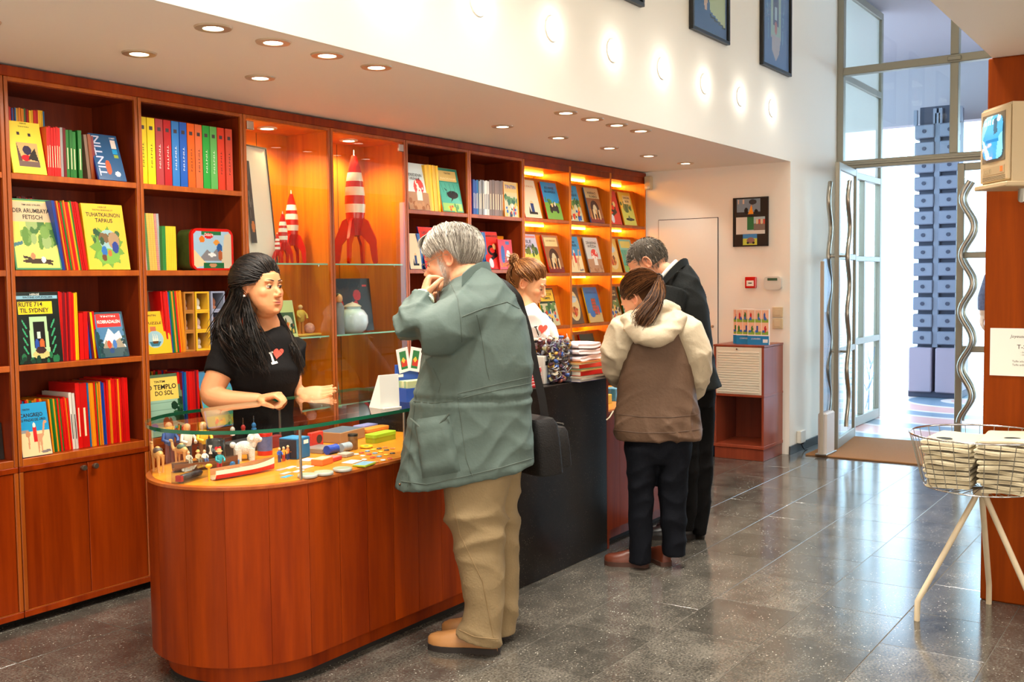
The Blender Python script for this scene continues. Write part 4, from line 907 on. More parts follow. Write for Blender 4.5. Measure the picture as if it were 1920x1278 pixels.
# --- bookcase 1, second shelf
row(38, 70, [MAR, RED, MAR, MAR, RED, MAR, RED, MAR], zB, YS+.16, .312, 0, 'behind the river cover', seed=8, d=.15)
A = scene_art('river', (238, 214, 110), 1, top=(.04, .03, .96, .32, (214, 190, 150)), border=(76, 140, 96))
face_book(30, 117, zB, Y1, .298, 10, A, 'large book with cream title panel over a green river picture, second shelf', [('DER ARUMBAYA-', .5, .83, .085, K, .82), ('FETISCH', .5, .74, .085, K, .42), ('TIM UND STRUPPI', .5, .915, .032, K, .4)], GRN)
row(118, 167, [BLU, BLU, MAR, ORA, RED, GRN, RED, ORA, RED, RED, YEL, GRN, RED, RED, RED, RED], zB, Y1+.004, .292, 8, 'between the two large covers', seed=9, d=.13)
face_book(168, 245, zB, Y1, .294, 10, scene_art('clearing', (236, 196, 60), 2), 'yellow book with a forest clearing picture, right on the second shelf', [('TUHATKAUNON', .5, .83, .085, K, .82), ('TAPAUS', .5, .745, .085, K, .42), ('HERGÉ', .5, .95, .03, K, .2), ('TINTIN SEIKKAILUT', .5, .905, .03, K, .5)], YEL, th=.014)
# --- bookcase 1, third shelf
A = scene_art('doorway', (22, 32, 28), 3, top=(.04, .13, .84, .31, (238, 206, 40)))
face_book(38, 119, zC, Y1, .296, 5, A, 'dark green book with yellow title panel and pale doorway, third shelf', [('RUTE 714', .34, .825, .085, K, .54), ('TIL SYDNEY', .42, .74, .085, K, .66), ('HERGÉ', .45, .965, .035, (230, 230, 220), .22), ('TINTINS OPLEVELSER', .52, .925, .035, K, .7)], DGN)
row(114, 150, [RED, RED, MAR, MAR, RED, MAR, RED, RED, RED, YEL, YEL], zC, Y1+.02, .292, 0, 'right of the dark doorway cover', seed=10)
row(151, 167, [RED, RED], zC, Y1+.03, .205, 0, 'beside the snowy mountain cover', seed=11, kind='volume')
row(170, 186, [BLU, MAR, YEL, RED], zC, Y1+.03, .205, 5, 'under the snowy mountain cover', seed=12, kind='volume')
A = scene_art('peaks', (30, 66, 76), 4, top=(.1, .03, .9, .33, (200, 40, 36)))
face_book(187, 243, zC, Y1, .205, 14, A, 'small book with red title panel above snowy mountains, third shelf', [('KOBRADALEN', .5, .78, .1, (244, 236, 226), .74), ('TINTIN', .5, .9, .05, (244, 236, 226), .5)], TEA)
# --- bookcase 1, bottom shelf
row(36, 86, [YEL, RED, TEA, RED, ORA, GRN, ORA, ORA, RED, ORA, ORA], zD, Y1+.07, .228, 0, 'behind the camel cover', seed=13, d=.1)
A = scene_art('desert', (30, 150, 206), 5)
face_book(43, 99, zD, Y1, .222, 10, A, 'small sky-blue book with two camels on sand, bottom shelf', [('CANGREJO', .45, .77, .1, K, .76), ('AS PINZAS DE ORO', .48, .68, .07, K, .86), ('TINTIN', .3, .88, .05, K, .24)], TEA)
row(100, 138, [ORA, GRN, GRN, ORA, GRN, RED, GRN, RED, RED, RED, ORA, RED], zD, Y1+.03, .226, 4, 'right of the camel cover', seed=14)
row(138, 148, [WHT, WHT], zD, Y1+.03, .245, 3, 'between the camel row and thick red volume', seed=15, marks=True, kind='volume')
row(149, 170, [RED, RED], zD, Y1+.025, .285, 2, 'right of the two white volumes', seed=16, wt=[1, 1.7], marks=True, kind='thick volume')
row(170, 205, [TEA, ORA, ORA, ORA, RED, GRN, ORA, ORA, BLU, BLU, RED], zD, Y1+.025, .28, 2, 'in the middle of the bottom left shelf', seed=17)
row(205, 245, [RED, ORA, RED, RED, RED, ORA, RED, RED, RED, RED], zD, Y1+.025, .286, 1, 'at the right of the bottom left shelf', seed=18)
# --- bookcase 2
V12 = [(236, 206, 20), (240, 212, 16), (176, 62, 66), (186, 28, 34), (46, 124, 200), (24, 92, 190), (236, 98, 16), (226, 110, 60), (36, 164, 58), (96, 180, 90), (226, 58, 24), (214, 74, 48)]
nmv = ['first yellow', 'second yellow', 'dusty red', 'crimson', 'pale blue', 'deep blue', 'bright orange', 'pale orange', 'deep green', 'pale green', 'red-orange', 'rightmost red']
x0, x1 = X_at(263, Y1, 1.865), X_at(437, Y1, 1.865); wv = (x1-x0)/12
for i, c in enumerate(V12):
    xx = x0+wv*i+(.006 if i == 11 else 0)
    o = link('book', book_mesh(wv-.004, .300, .24, c), None, (xx, Y1, zA+.001)); tag(o, f'thick {nmv[i]} volume in the row of twelve bright volumes', 'book', 'twelve bright volumes')
    q = MB(); q.box(wv*.25, wv*.65, -.0006, -.0001, .245, .262); q.build('spine_picture', plain('spine_pic', (70, 56, 60), .4), o)
    lettering('TINTIN', .012, M_ink if i not in (2, 3, 4, 5, 8, 9) else M_paper, o, (wv*.46, -.0007, .13), (PI/2, PI/2, 0), fit=.11)
def dotted(c1, c2):
    k = 'dots_%d_%d_%d_%d' % (*c1, c2[0])
    if k in MATS: return MATS[k]
    m, nt, b = newmat(k); tc = nt.nodes.new('ShaderNodeTexCoord'); ck = nt.nodes.new('ShaderNodeTexChecker'); ck.inputs['Scale'].default_value = 260
    mp = nt.nodes.new('ShaderNodeMapping'); mp.inputs['Rotation'].default_value = (0, PI/4, 0); mp.inputs['Location'].default_value = (.0013, .0011, .0007)
    nt.links.new(tc.outputs['Object'], mp.inputs[0]); nt.links.new(mp.outputs[0], ck.inputs['Vector']); ck.inputs['Color1'].default_value = (*lin(c1), 1); ck.inputs['Color2'].default_value = (*lin(c2), 1)
    nt.links.new(ck.outputs[0], b.inputs['Base Color']); b.inputs['Roughness'].default_value = .4; return m
dots = [((206, 80, 80), (236, 220, 214)), ((40, 110, 50), (120, 160, 100)), ((222, 170, 30), (236, 210, 120)), ((222, 170, 30), (236, 210, 120)), ((222, 170, 30), (236, 210, 120)), ((200, 70, 70), (226, 190, 180)), ((140, 150, 160), (206, 206, 206))]
dn = ['pink dotted', 'green dotted', 'first yellow dotted', 'second yellow dotted', 'third yellow dotted', 'red dotted', 'grey dotted']
x0, x1 = X_at(272, YS+.05, zB), X_at(305, YS+.05, zB); wv = (x1-x0)/7
for i, (a, b_) in enumerate(dots):
    me = MB().box(0, wv-.0008, 0, .2, 0, .262).mesh('book', dotted(a, b_)); o = link('book', me, None, (x0+wv*i, YS+.05, zB+.001), (0, -math.radians(3), 0)); tag(o, f'{dn[i]} spine left of the tin box', 'book', 'dotted spines')
dots2 = [((30, 120, 50), (60, 150, 70)), ((30, 120, 50), (60, 150, 70))]+[((236, 196, 20), (244, 216, 60))]*6
x0, x1 = X_at(306, YS+.03, zB), X_at(332, YS+.03, zB); wv = (x1-x0)/8
for i, (a, b_) in enumerate(dots2):
    me = MB().box(0, wv-.0006, 0, .2, 0, .205).mesh('book', dotted(a, b_)); o = link('book', me, None, (x0+wv*i, YS+.03, zB+.001)); tag(o, f'{ORD[i if i < 2 else i-2]} short {"green" if i < 2 else "yellow"} dotted spine beside the tin box', 'book', 'short dotted spines')
# tin lunch box
tin = thing('tin_box', 'rounded tin box with red rim and snowy mountain picture', 'tin box', (X_at(360, YS+.03, zB), YS+.03, zB+.001), (0, 0, math.radians(-4)))
def rrect(w, h, r, n=6):
    P = []
    for cx, cz, a0 in ((w-r, r, -PI/2), (w-r, h-r, 0), (r, h-r, PI/2), (r, r, PI)):
        for k in range(n+1): a = a0+PI/2*k/n; P.append((cx+r*math.cos(a), cz+r*math.sin(a)))
    return P
TW, TH = .235, .198
b = MB(); b.prism(rrect(TW, TH, .035), -.115, -.012, T=trs((0, 0, 0), rx=PI/2)); b.build('body', plain('tin_side', (92, 112, 52), .3, metal=.3, noise=.5, nscale=30), tin, 40)
b = MB(); b.prism(rrect(TW+.006, TH+.004, .037), -.014, .004, T=trs((-.003, 0, -.002+.002), rx=PI/2)); b.build('lid_rim', M_red, tin, 40)
A = Art(48, 40, (160, 196, 220)); A.poly([(.1, .8), (.35, .5), (.5, .6), (.62, .45), (.75, .8)], (130, 130, 136)); A.poly([(.36, .62), (.5, .56), (.6, .66), (.46, .7)], (236, 236, 236)); A.poly([(0, .5), (.36, .9), (0, 1)], (226, 206, 160)); A.poly([(.82, .1), (1, 0), (1, 1), (.7, 1)], (206, 196, 170)); A.rect(.2, 0, .72, .1, (30, 110, 60)); A.rect(.26, .86, .8, 1, (24, 100, 56)); A.ell(.4, .12, .12, .08, (206, 36, 40)); A.ell(.22, .22, .07, .09, (230, 120, 30)); A.ell(.6, .3, .08, .07, (220, 150, 60)); A.ell(.68, .45, .07, .12, (40, 90, 150)); A.ell(.7, .65, .06, .14, (170, 90, 50)); A.ell(.5, .92, .1, .05, (190, 140, 100))
H_, W_ = A.a.shape[:2]; rp = rrect(TW-.02, TH-.02, .026); mb = MB(); V = []; F = []; C = []
for j in range(H_):
    for i in range(W_):
        u, v = abs((i+.5)/W_*2-1), abs((j+.5)/H_*2-1); ex, ez = (u-.76)/.24, (v-.72)/.28
        if ex > 0 and ez > 0 and ex*ex+ez*ez > 1: continue
        bi = len(V); V += [((TW-.02)*(i+a_)/W_, 0, (TH-.02)*(1-(j+c_)/H_)) for a_, c_ in ((0, 1), (1, 1), (1, 0), (0, 0))]; F.append((bi, bi+1, bi+2, bi+3)); C.append(tuple(A.a[j, i].astype(int)))
mb.v.append(np.array(V)); mb.n = len(V); mb.f = F; mb.m = [0]*len(F); mb.c = C; o = mb.build('lid_print', M_print, tin, None, (.01, -.0046, .01))
lettering('Delacre', .022, M_paper, tin, (.095, -.0052, .172), fit=.05, font_shear=.2)
# third shelf
face_book(277, 312, zC, Y1, .198, 8, scene_art('ship', (236, 184, 40), 1), 'yellow book with a round sailing ship picture, beside the red albums', [('TINTIN', .3, .9, .06, K, .4), ('PUZZLE', .38, .72, .08, K, .6)], YEL, w=.135)
o = link('book', book_mesh(.012, .285, .19, BRN), None, (X_at(300, YS+.11, zC)-.17, YS+.115, zC+.001), (0, 0, 0)); o.rotation_euler = (0, 0, 0)
bpy.data.objects.remove(o)
row(277, 292, [BRN, BRN, (60, 56, 50)], zC, YS+.11, .29, 0, 'behind the sailing ship cover', seed=21, wt=[3, 3, 1], d=.18)
row(312, 350, [RED, RED, RED, RED, TEA, GRN, ORA, GRN, RED, ORA, ORA, ORA], zC, Y1+.008, .288, 4, 'between the ship cover and the gift boxes', seed=19, d=.1)
# gift boxes with window fronts
def gift_box(px, zz, col, inner, fig, label, w=.082, h=.094):
    x = X_at(px, Y1+.01, zC); g_ = thing('gift_box', label, 'gift box', (x, Y1+.01, zz), group='gift boxes on the third shelf')
    m = plain('box_%d_%d_%d' % col, col, .4)
    for d in ((0, w, 0, .1, 0, .008), (0, w, 0, .1, h-.008, h), (0, .008, 0, .1, .008, h-.008), (w-.008, w, 0, .1, .008, h-.008), (.008, w-.008, .09, .1, .008, h-.008)): box1('card_panel', d, m, g_)
    b = MB(); b.sphere((w*.5, .05, h*.42), (.02, .018, .026), 12, 8); b.lathe([(.022, .009), (.02, .02), (.012, .03)], 10, c=(w*.5, .05, 0)); b.build('boxed_item', plain('item_%d_%d_%d' % fig, fig, .4), g_, 60)
    box1('window_pane', (.008, w-.008, .001, .002, .008, h-.008), M_glass, g_); box1('inner_card', (.008, w-.008, .088, .0898, .008, h-.008), plain('box_in_%d_%d_%d' % inner, inner, .5), g_)
lv = ['bottom', 'middle', 'top']
for k in range(3):
    zz = zC+.001+k*.0948
    gift_box(348, zz, (178, 116, 40), (150, 110, 96), (196, 150, 140), f'{lv[k]} brownish gift box in the stack beside the orange albums', w=.058)
    gift_box(369, zz, (232, 178, 30), [(206, 200, 200), (22, 18, 20), (200, 200, 206)][k], [(214, 196, 196), (222, 190, 196), (226, 226, 230)][k], f'{lv[k]} yellow gift box in the middle stack of window boxes')
    gift_box(399, zz, (150, 158, 186), (200, 196, 206), (200, 120, 90), f'{lv[k]} grey-blue gift box in the stack beside the clerk')
# bottom shelf
A = scene_art('ruin', (90, 120, 90), 6, top=(.03, .05, .9, .42, (238, 206, 96)))
face_book(281, 337, zD, Y1, .288, 6, A, 'book with yellow title panel over mossy ruins behind the showcase', [('O TEMPLO', .45, .79, .11, K, .8), ('DO SOL', .5, .69, .1, K, .5), ('TINTIM', .4, .88, .05, K, .3)], GRN, w=.2)
row(281, 318, [RED, GRN, ORA, RED, GRN, RED, RED, BLU, RED, ORA], zD, YS+.12, .298, 0, 'behind the mossy ruins cover', seed=22, d=.18)
row(338, 378, [RED, MAR, BLU, TEA, RED, RED, RED, RED, MAR, RED], zD, Y1+.02, .29, 1, 'right of the mossy ruins cover', seed=23)
face_book(388, 430, zD, Y1, .285, 14, scene_art('sea', (70, 150, 200), 3), 'sky-blue book leaning by the dark-haired clerk on the bottom shelf', [], ORA, w=.2)
# --- bookcase 0 at the picture's left edge
x = X_at(-30, Y1+.05, zD); b_ = MB(); b_.cbox(0, X_at(9, Y1+.05, zD)-x, 0, .012, 0, .15, c=.001); tag(b_.build('dark_picture', plain('dark_card', (38, 34, 32), .3, noise=.4), None, None, (x, Y1+.05, zD+.001), (-.1, 0, 0)), 'dark picture card standing at the left edge of the picture', 'picture card')
# --- bookcase 5
zE, zF_ = 1.828, 1.468
face_book(768, 802, zE, Y1, .288, 8, scene_art('dome', (206, 220, 222), 2), 'pale book with a red and white dome, first shelf right of the cabinets', [('TEREDENN', .4, .74, .09, K, .7), ('VRINUS', .4, .66, .085, K, .5)], GRY, w=.2)
row(803, 828, [YEL, YEL, YEL, YEL, YEL, YEL], zE, Y1+.012, .283, 6, 'between the dome cover and the whale cover', seed=24)
face_book(831, 874, zE, Y1, .288, 12, scene_art('sea', (60, 140, 120), 1, top=(.08, .06, .9, .3, (226, 196, 120))), 'sea-green book with a black whale, shelf right of the cabinets', [('TINTIN', .5, .88, .05, K, .3), ('RACKHAM', .5, .76, .06, (240, 220, 160), .7)], ORA, w=.218)
face_book(770, 790, zF_, Y1, .22, 8, scene_art('figure', (226, 206, 170), 4), 'cream and blue book left behind the grey-haired man', [], TEA, w=.11)
row(791, 797, [BLU, TEA], zF_, Y1+.02, .225, 12, 'just left of the grey-haired man', seed=25)
face_book(799, 830, zF_, Y1, .27, 14, scene_art('dragon', (206, 44, 34), 1), 'red book half hidden behind the grey-haired man', [('LE LOTUS', .5, .86, .08, K, .7)], BLU, w=.2)
# --- bookcase 6
row(882, 888, [PNK, PNK], zE, Y1+.02, .34*0+.30, 4, 'at the left of the shelf with brown volumes', seed=26)
row(888, 902, [BLU, BLU, TEA, GRY], zE, Y1+.01, .225, 0, 'left of the white volumes', seed=27, marks=True)
row(902, 919, [GRY, GRY, WHT, WHT, WHT], zE, Y1+.01, .228, 0, 'between the blue and the brown volumes', seed=28, marks=True)
row(919, 946, [BRN]*6, zE, Y1+.01, .240, 0, 'left of the lettered cream book', seed=29, marks=True, kind='volume')
A = scene_art('crowd', (224, 196, 140), 2, top=(.05, .03, .95, .3, (226, 190, 120))); A.rect(.9, 0, 1, 1, (222, 160, 50))
face_book(947, 975, zE, Y1, .24, 3, A, 'cream book with blue lettering at the end of the brown volumes', [('TINTIN', .45, .85, .14, (60, 80, 150), .74)], ORA, w=.175)
row(899, 918, [BLU, TEA, BLU, TEA, BLU], zF_, Y1+.02, .25, 10, 'left of the red dragon cover', seed=30)
face_book(915, 940, zF_, Y1, .262, 14, scene_art('dragon', (206, 44, 34), 2), 'red book with a black dragon shape above the bun-haired clerk', [('DE BLAUWE LOTUS', .5, .88, .075, K, .9)], BLU, w=.19)
A = Art(30, 36, (206, 22, 20)); A.ell(.3, .5, .14, .3, (30, 70, 150)); A.ell(.68, .55, .14, .2, (226, 220, 214)); A.rect(.55, .05, .8, .16, (60, 90, 150))
face_book(938, 962, zF_, Y1-.01, .205, 6, A, 'glossy red book with big orange lettering above the bun-haired clerk', [('UIFJE', .45, .14, .2, (240, 150, 30), .85)], RED, w=.165)
o = link('book', book_mesh(.1, .235, .02, ORA), None, (X_at(934, YS+.11, zF_), YS+.13, zF_+.001)); tag(o, 'orange book standing behind the red lettered book', 'book')
# --- lit displays: two leaning books on every shelf
def lit(pxa, z, art, label, titles=(), spine=RED, h=.285, w=.215, lean=15): return face_book(pxa, None, z, YS+.012, h, lean, art, label, titles, spine, w=w, group='books on the lit display shelves')
zL = [1.832, 1.445, 1.055, .69]
lit(986, zL[0], scene_art('figure', (226, 206, 176), 1), 'cream book with a small dark figure, top lit shelf, leftmost', [('AU PAYS', .5, .82, .07, (190, 120, 80), .7)], RED)
lit(1028, zL[0], scene_art('car', (40, 140, 196), 2), 'blue and green book with an old car, top lit shelf', [('KUIFJE', .5, .84, .1, K, .6), ('IN AFRIKA', .5, .74, .09, K, .7)], RED)
lit(988, zL[1], scene_art('boat', (190, 186, 206), 3, top=(.03, .03, .97, .1, (206, 130, 120))), 'pale book lettered in black, second lit shelf, leftmost', [('L\'ILE', .42, .8, .12, K, .5), ('NOIRE', .45, .68, .12, K, .6)], PNK)
lit(1031, zL[1], scene_art('arch', (166, 120, 84), 4, top=(.1, .06, .9, .3, (226, 200, 140))), 'brown book with a dark archway, second lit shelf', [('LES BIJOUX', .5, .85, .06, (150, 110, 60), .6)], RED)
lit(1022, zL[2], scene_art('crowd', (40, 60, 44), 5, top=(.05, .04, .95, .34, (234, 190, 60))), 'dark green book with yellow title panel beside the bun-haired clerk', [('ZLONCOR', .5, .83, .1, K, .7), ('TEMPEL', .5, .73, .09, K, .5)], YEL)
lit(1000, zL[3], scene_art('cart', (206, 206, 190), 5), 'pale book on the lowest lit shelf by the keyring bin', [], RED)
lit(1070, zL[0], scene_art('crowd', (60, 150, 200), 6), 'sky-blue book with green field, second lit unit, top shelf left', [('TINTIN', .4, .83, .1, K, .5), ('AMÉRIQUE', .48, .73, .1, K, .8)], TEA, w=.2)
lit(1109, zL[0], scene_art('arch', (214, 190, 140), 7), 'cream book with tawny pillars, second lit unit, top shelf right', [('HARAO', .5, .85, .1, K, .6), ('SUARO', .55, .75, .1, K, .55)], TEA)
lit(1072, zL[1], scene_art('desert', (50, 140, 190), 8), 'blue and sand book, second lit unit, second shelf left', [('TINTIN', .45, .84, .08, K, .5), ('VÁRÁZS', .45, .75, .08, K, .7)], TEA, w=.2)
lit(1108, zL[1], scene_art('dome', (206, 206, 200), 9), 'pale grey book with red spotted disc, second lit shelf', [('ZÁHADNÁ', .5, .84, .1, K, .75), ('HVĚZDA', .5, .74, .1, K, .6)], GRY)
lit(1071, zL[2], scene_art('oval', (90, 66, 50), 10), 'dark bordered book with pale oval picture, third lit shelf', [('ARANYOLLÓ', .5, .74, .07, (60, 110, 150), .7)], BRN, w=.2)
lit(1107, zL[2], scene_art('rocketpad', (40, 120, 190), 11), 'blue book with a reddish tower, third lit shelf', [('CESTA NA LUNU', .5, .84, .08, (24, 40, 70), .85)], YEL)
lit(1071, zL[3]+.0, scene_art('cart', (150, 140, 126), 12), 'grey book low on the second lit unit behind the counter', [], RED, w=.16)
lit(1101, zL[3], scene_art('cart', (30, 60, 44), 13, top=(.12, .3, .88, .62, (238, 200, 50))), 'dark green book with yellow panel, lowest lit shelf', [('AKTOKTA', .5, .6, .1, K, .6), ('TOMPL', .45, .48, .1, K, .4)], RED)
lit(1145, zL[0], scene_art('dragon', (206, 44, 30), 14), 'red book with black shape, end lit unit, top shelf', [('LOTUS', .4, .85, .1, K, .6)], RED, w=.2)
lit(1172, zL[0], scene_art('boat', (226, 190, 70), 15, top=(.3, .1, .9, .36, (236, 210, 140))), 'yellow book with a dark boat, end lit unit, top shelf', [('UNCHA', .6, .83, .09, K, .5), ('BOR', .6, .72, .09, K, .3)], ORA)
lit(1145, zL[1], scene_art('oval', (222, 176, 80), 16), 'yellow book with pale oval, end lit unit, second shelf', [], ORA, w=.2)
lit(1173, zL[1], scene_art('sea', (120, 190, 170), 17, top=(.1, .06, .9, .26, (214, 206, 110))), 'sea-green book, end lit unit, second shelf', [], ORA)
lit(1146, zL[2], scene_art('crowd', (60, 50, 44), 18), 'dark brown book, end lit unit, third shelf', [('OBJEKTI', .5, .85, .08, (226, 206, 150), .7), ('NA LUNE', .5, .75, .08, (226, 206, 150), .7)], BRN, w=.2)
lit(1174, zL[2], scene_art('sea', (206, 214, 206), 19), 'whitish book with green spine, end lit unit, third shelf', [], GRN)
lit(1146, zL[3], scene_art('cart', (40, 50, 44), 20, top=(.1, .3, .9, .6, (230, 190, 40))), 'dark book with yellow panel low in the end lit unit', [], YEL)
# ------------------------------------------------------------------ things in the glass cabinets
def rocket(x, y, z, H, label):
    "plain banded toy rocket on four swept fins"
    r = thing('model_rocket', label, 'model rocket', (x, y, z), (0, 0, .4), 'model rockets in the cabinets')
    prof = [(.055, .30), (.082, .40), (.092, .52), (.088, .62), (.074, .74), (.05, .86), (.022, .95)]
    b = MB()
    P = [(np.interp(t, [q[1] for q in prof], [q[0] for q in prof])*H, t*H) for t in np.linspace(.30, .95, 27)]
    for i in range(0, 26):
        band = 1 if (P[i][1] > .44*H and P[i][1] < .86*H and int((P[i][1]/H-.44)/.07) % 2 == 0) else 0
        b.lathe([P[i], P[i+1]], 24, mat=band, caps=False)
    b.lathe([(.0005, .24*H), (.045*H, .25*H), (.055*H, .30*H)], 24); b.build('hull', [M_red, M_wgl], r, 60)
    b = MB(); b.tube([(0, 0, .94*H), (0, 0, H)], [.004*H+.002, .002], 8); b.build('antenna', M_wgl, r, 60)
    for k in range(4):
        a = k*PI/2; c, s_ = math.cos(a), math.sin(a); b = MB()
        out = [(.05, .42), (.12, .38), (.19, .22), (.2, .02), (.185, .0), (.165, .0), (.15, .04), (.13, .17), (.05, .26)]
        rings = [[(rr*H*c-t*s_*H, rr*H*s_+t*c*H, zz*H) for rr, zz in out] for t in (-.012, .012)]
        b.loft(rings); b.build('fin', M_red, r)
    return r
def zat(px, py, Y): return at(px, py, 'y', Y)
GZ = 1.5003
rocket(X_at(668, 4.17, GZ), 4.17, GZ, .66, 'tall red and white rocket model on the glass shelf')
for px_, Y, H, lab in ((549, 4.20, .40, 'largest of the three rocket models in the left glass cabinet'), (532, 4.12, .275, 'middle-sized rocket model in the left glass cabinet'), (521, 4.085, .16, 'smallest rocket model in the left glass cabinet')):
    rocket(X_at(px_, Y, GZ), Y, GZ, H, lab)
lp = thing('leaning_print', 'tall white mounted print with dark frame leaning inside the left glass cabinet', 'framed print', (3.575, 4.065, GZ+.001), (0, 0, math.radians(14)))
b = MB(); b.box(0, .24, 0, .012, 0, .60, T=trs((0, 0, 0), rx=-.09)); b.build('mount', M_paper, lp)
b = MB(); [b.box(*d, T=trs((0, 0, 0), rx=-.09)) for d in ((-.008, .248, -.004, .016, -.0, .008), (-.008, .248, -.004, .016, .6, .608), (-.008, 0, -.004, .016, .0, .608), (.24, .248, -.004, .016, .0, .608))]; b.build('frame_strip', plain('frame_grey', (70, 66, 60), .4), lp)
A = Art(10, 30, (60, 60, 62)); A.ell(.6, .8, .3, .06, (206, 120, 60)); A.scatter(8, .2, .1, .8, .7, .06, [(110, 110, 110)], 2)
link('print', art_mesh('print', A, .05, .42, M_mprint), lp, (.01, -.0015-.004, .1), (-.09, 0, 0))
fg = thing('yellow_figurine', 'small yellow coated figurine on a flat base in the left glass cabinet', 'figurine', (X_at(572, 4.15, 1.1053), 4.15, 1.1053))
box1('base', (-.085, .09, -.04, .04, 0, .012), plain('figure_base', (226, 176, 70), .5), fg, .003)
M_fy = plain('figure_yellow', (206, 170, 70), .5); M_fo = plain('figure_orange', (196, 120, 30), .5); M_skin0 = plain('figure_skin', (226, 176, 130), .5)
b = MB(); b.lathe([(.012, .075), (.022, .085), (.024, .12), (.018, .14), (.008, .145)], 12); b.tube([(-.02, 0, .135), (-.03, -.008, .115), (-.022, -.02, .1)], .007, 8); b.tube([(.02, 0, .135), (.034, -.01, .115), (.03, -.02, .095)], .007, 8); b.build('coat', M_fy, fg, 50, (-.03, 0, 0))
b = MB(); b.tube([(-.01, 0, .08), (-.014, 0, .012)], .009, 8); b.tube([(.01, 0, .08), (.014, 0, .012)], .009, 8); b.build('trousers', M_fo, fg, 50, (-.03, 0, 0))
b = MB(); b.sphere((-.03, 0, .158), .013); b.build('head', M_skin0, fg, 60)
b = MB(); b.sphere((.035, 0, .04), .03); b.build('ball', plain('figure_ball', (214, 150, 140), .4, noise=.5, nscale=90), fg, 60)
A = scene_art('cart', (206, 220, 150), 4); face_book(528, 545, 1.1053, 4.06, .2, 12, A, 'pale green picture book leaning in the left glass cabinet behind the clerk', [], WHT, w=.12)
A = scene_art('splash', (24, 18, 20), 1); A.scatter(26, .1, .1, 1, 1, .1, [(190, 20, 26), (24, 18, 20)], 5); A.rect(.74, .08, .92, .3, (40, 36, 34)); A.rect(.77, .12, .89, .15, (214, 60, 60))
face_book(635, 702, 1.1053, 4.15, .31, 6, A, 'large black and red book behind the pale jar in the right cabinet', [], RED, th=.03, w=.30)
jar = thing('pale_jar', 'round pale blue and white jar in front of the black and red book', 'jar', (X_at(662, 4.09, 1.1053), 4.09, 1.1053))
b = MB(); b.lathe([(.05, 0), (.075, .02), (.088, .06), (.085, .1), (.065, .13), (.045, .14), (.05, .15)], 28); b.build('body', plain('jar_glaze', (196, 222, 230), .15, noise=.25, nscale=14, coat=.5), jar, 60)
b = MB(); b.lathe([(.05, .15), (.052, .154), (.03, .168), (.008, .175), (.0005, .18)], 20); b.build('lid', plain('jar_lid', (226, 222, 210), .2), jar, 60)
bu = thing('dark_haired_figurine', 'small grey-clothed dark haired figurine beside the pale jar', 'figurine', (X_at(637, 4.07, 1.1053), 4.07, 1.1053))
b = MB(); b.lathe([(.035, 0), (.034, .03), (.03, .1), (.034, .15), (.02, .175), (.01, .18)], 14, sy=.7); b.build('robe', plain('figure_grey', (110, 120, 130), .5), bu, 60); b = MB(); b.sphere((0, 0, .2), (.02, .021, .026)); b.build('head', M_skin0, bu, 60); b = MB(); b.sphere((.002, .006, .21), (.0215, .02, .02)); b.build('hair', M_black, bu, 60)
tp = thing('white_teapot', 'white teapot low in the left glass cabinet behind the clerk', 'teapot', (X_at(600, 4.1, .691), 4.1, .691))
b = MB(); b.lathe([(.03, 0), (.055, .02), (.06, .06), (.045, .095), (.03, .1)], 20); b.build('body', M_wgl, tp, 60); b = MB(); b.lathe([(.03, .1), (.02, .112), (.006, .118), (.008, .13), (.0005, .134)], 14); b.build('lid', M_wgl, tp, 60); b = MB(); b.tube([(-.055, 0, .04), (-.085, 0, .06), (-.1, 0, .095)], [.014, .011, .008], 8); b.build('spout', M_wgl, tp, 60); b = MB(); b.tube([(.055, 0, .08), (.09, 0, .08), (.092, 0, .045), (.056, 0, .03)], .006, 8); b.build('handle', M_wgl, tp, 60)
face_book(634, 640, .6915, 4.06, .22, 10, scene_art('sea', (150, 190, 170), 2), 'narrow green and white picture book low in the right glass cabinet', [], TEA, w=.03)

# ------------------------------------------------------------------ things in the rounded showcase
Z0 = .7158
def sp(px, py): v = at(px, py, 'z', Z0); return (v.x, v.y, Z0)
def col(name, c, r=.45): return plain(name+'_%d_%d_%d' % c, c, r)
CAM = (206, 150, 84)
def camel(px, py, H, rz, label, blanket):
    o = thing('toy_camel', label, 'toy animal', sp(px, py), (0, 0, rz), 'toy camels in the showcase'); m = col('camel', CAM)
    b = MB(); b.sphere((0, 0, .62*H), (.34*H, .15*H, .17*H)); b.sphere((0, 0, .78*H), (.13*H, .1*H, .12*H)); b.tube([(.28*H, 0, .62*H), (.42*H, 0, .6*H), (.5*H, 0, .75*H), (.52*H, 0, .92*H)], [.1*H, .075*H, .06*H, .05*H], 10); b.sphere((.58*H, 0, .96*H), (.11*H, .05*H, .055*H)); b.tube([(-.33*H, 0, .66*H), (-.38*H, 0, .5*H), (-.37*H, 0, .42*H)], .016*H, 6); b.build('body', m, o, 70)
    for x in (.22, -.24):
        for y in (.075, -.075):
            b = MB(); b.tube([(x*H, y*H, .6*H), (x*1.02*H, y*H, .3*H), (x*H, y*H, .03*H), (x*H, y*H, 0)], [.075*H, .045*H, .035*H, .045*H], 8); b.build('leg', m, o, 70)
    b = MB(); b.sphere((0, 0, .74*H), (.2*H, .17*H, .13*H), 14, 8); b.build('saddle', col('saddle', blanket), o, 60)
    return o
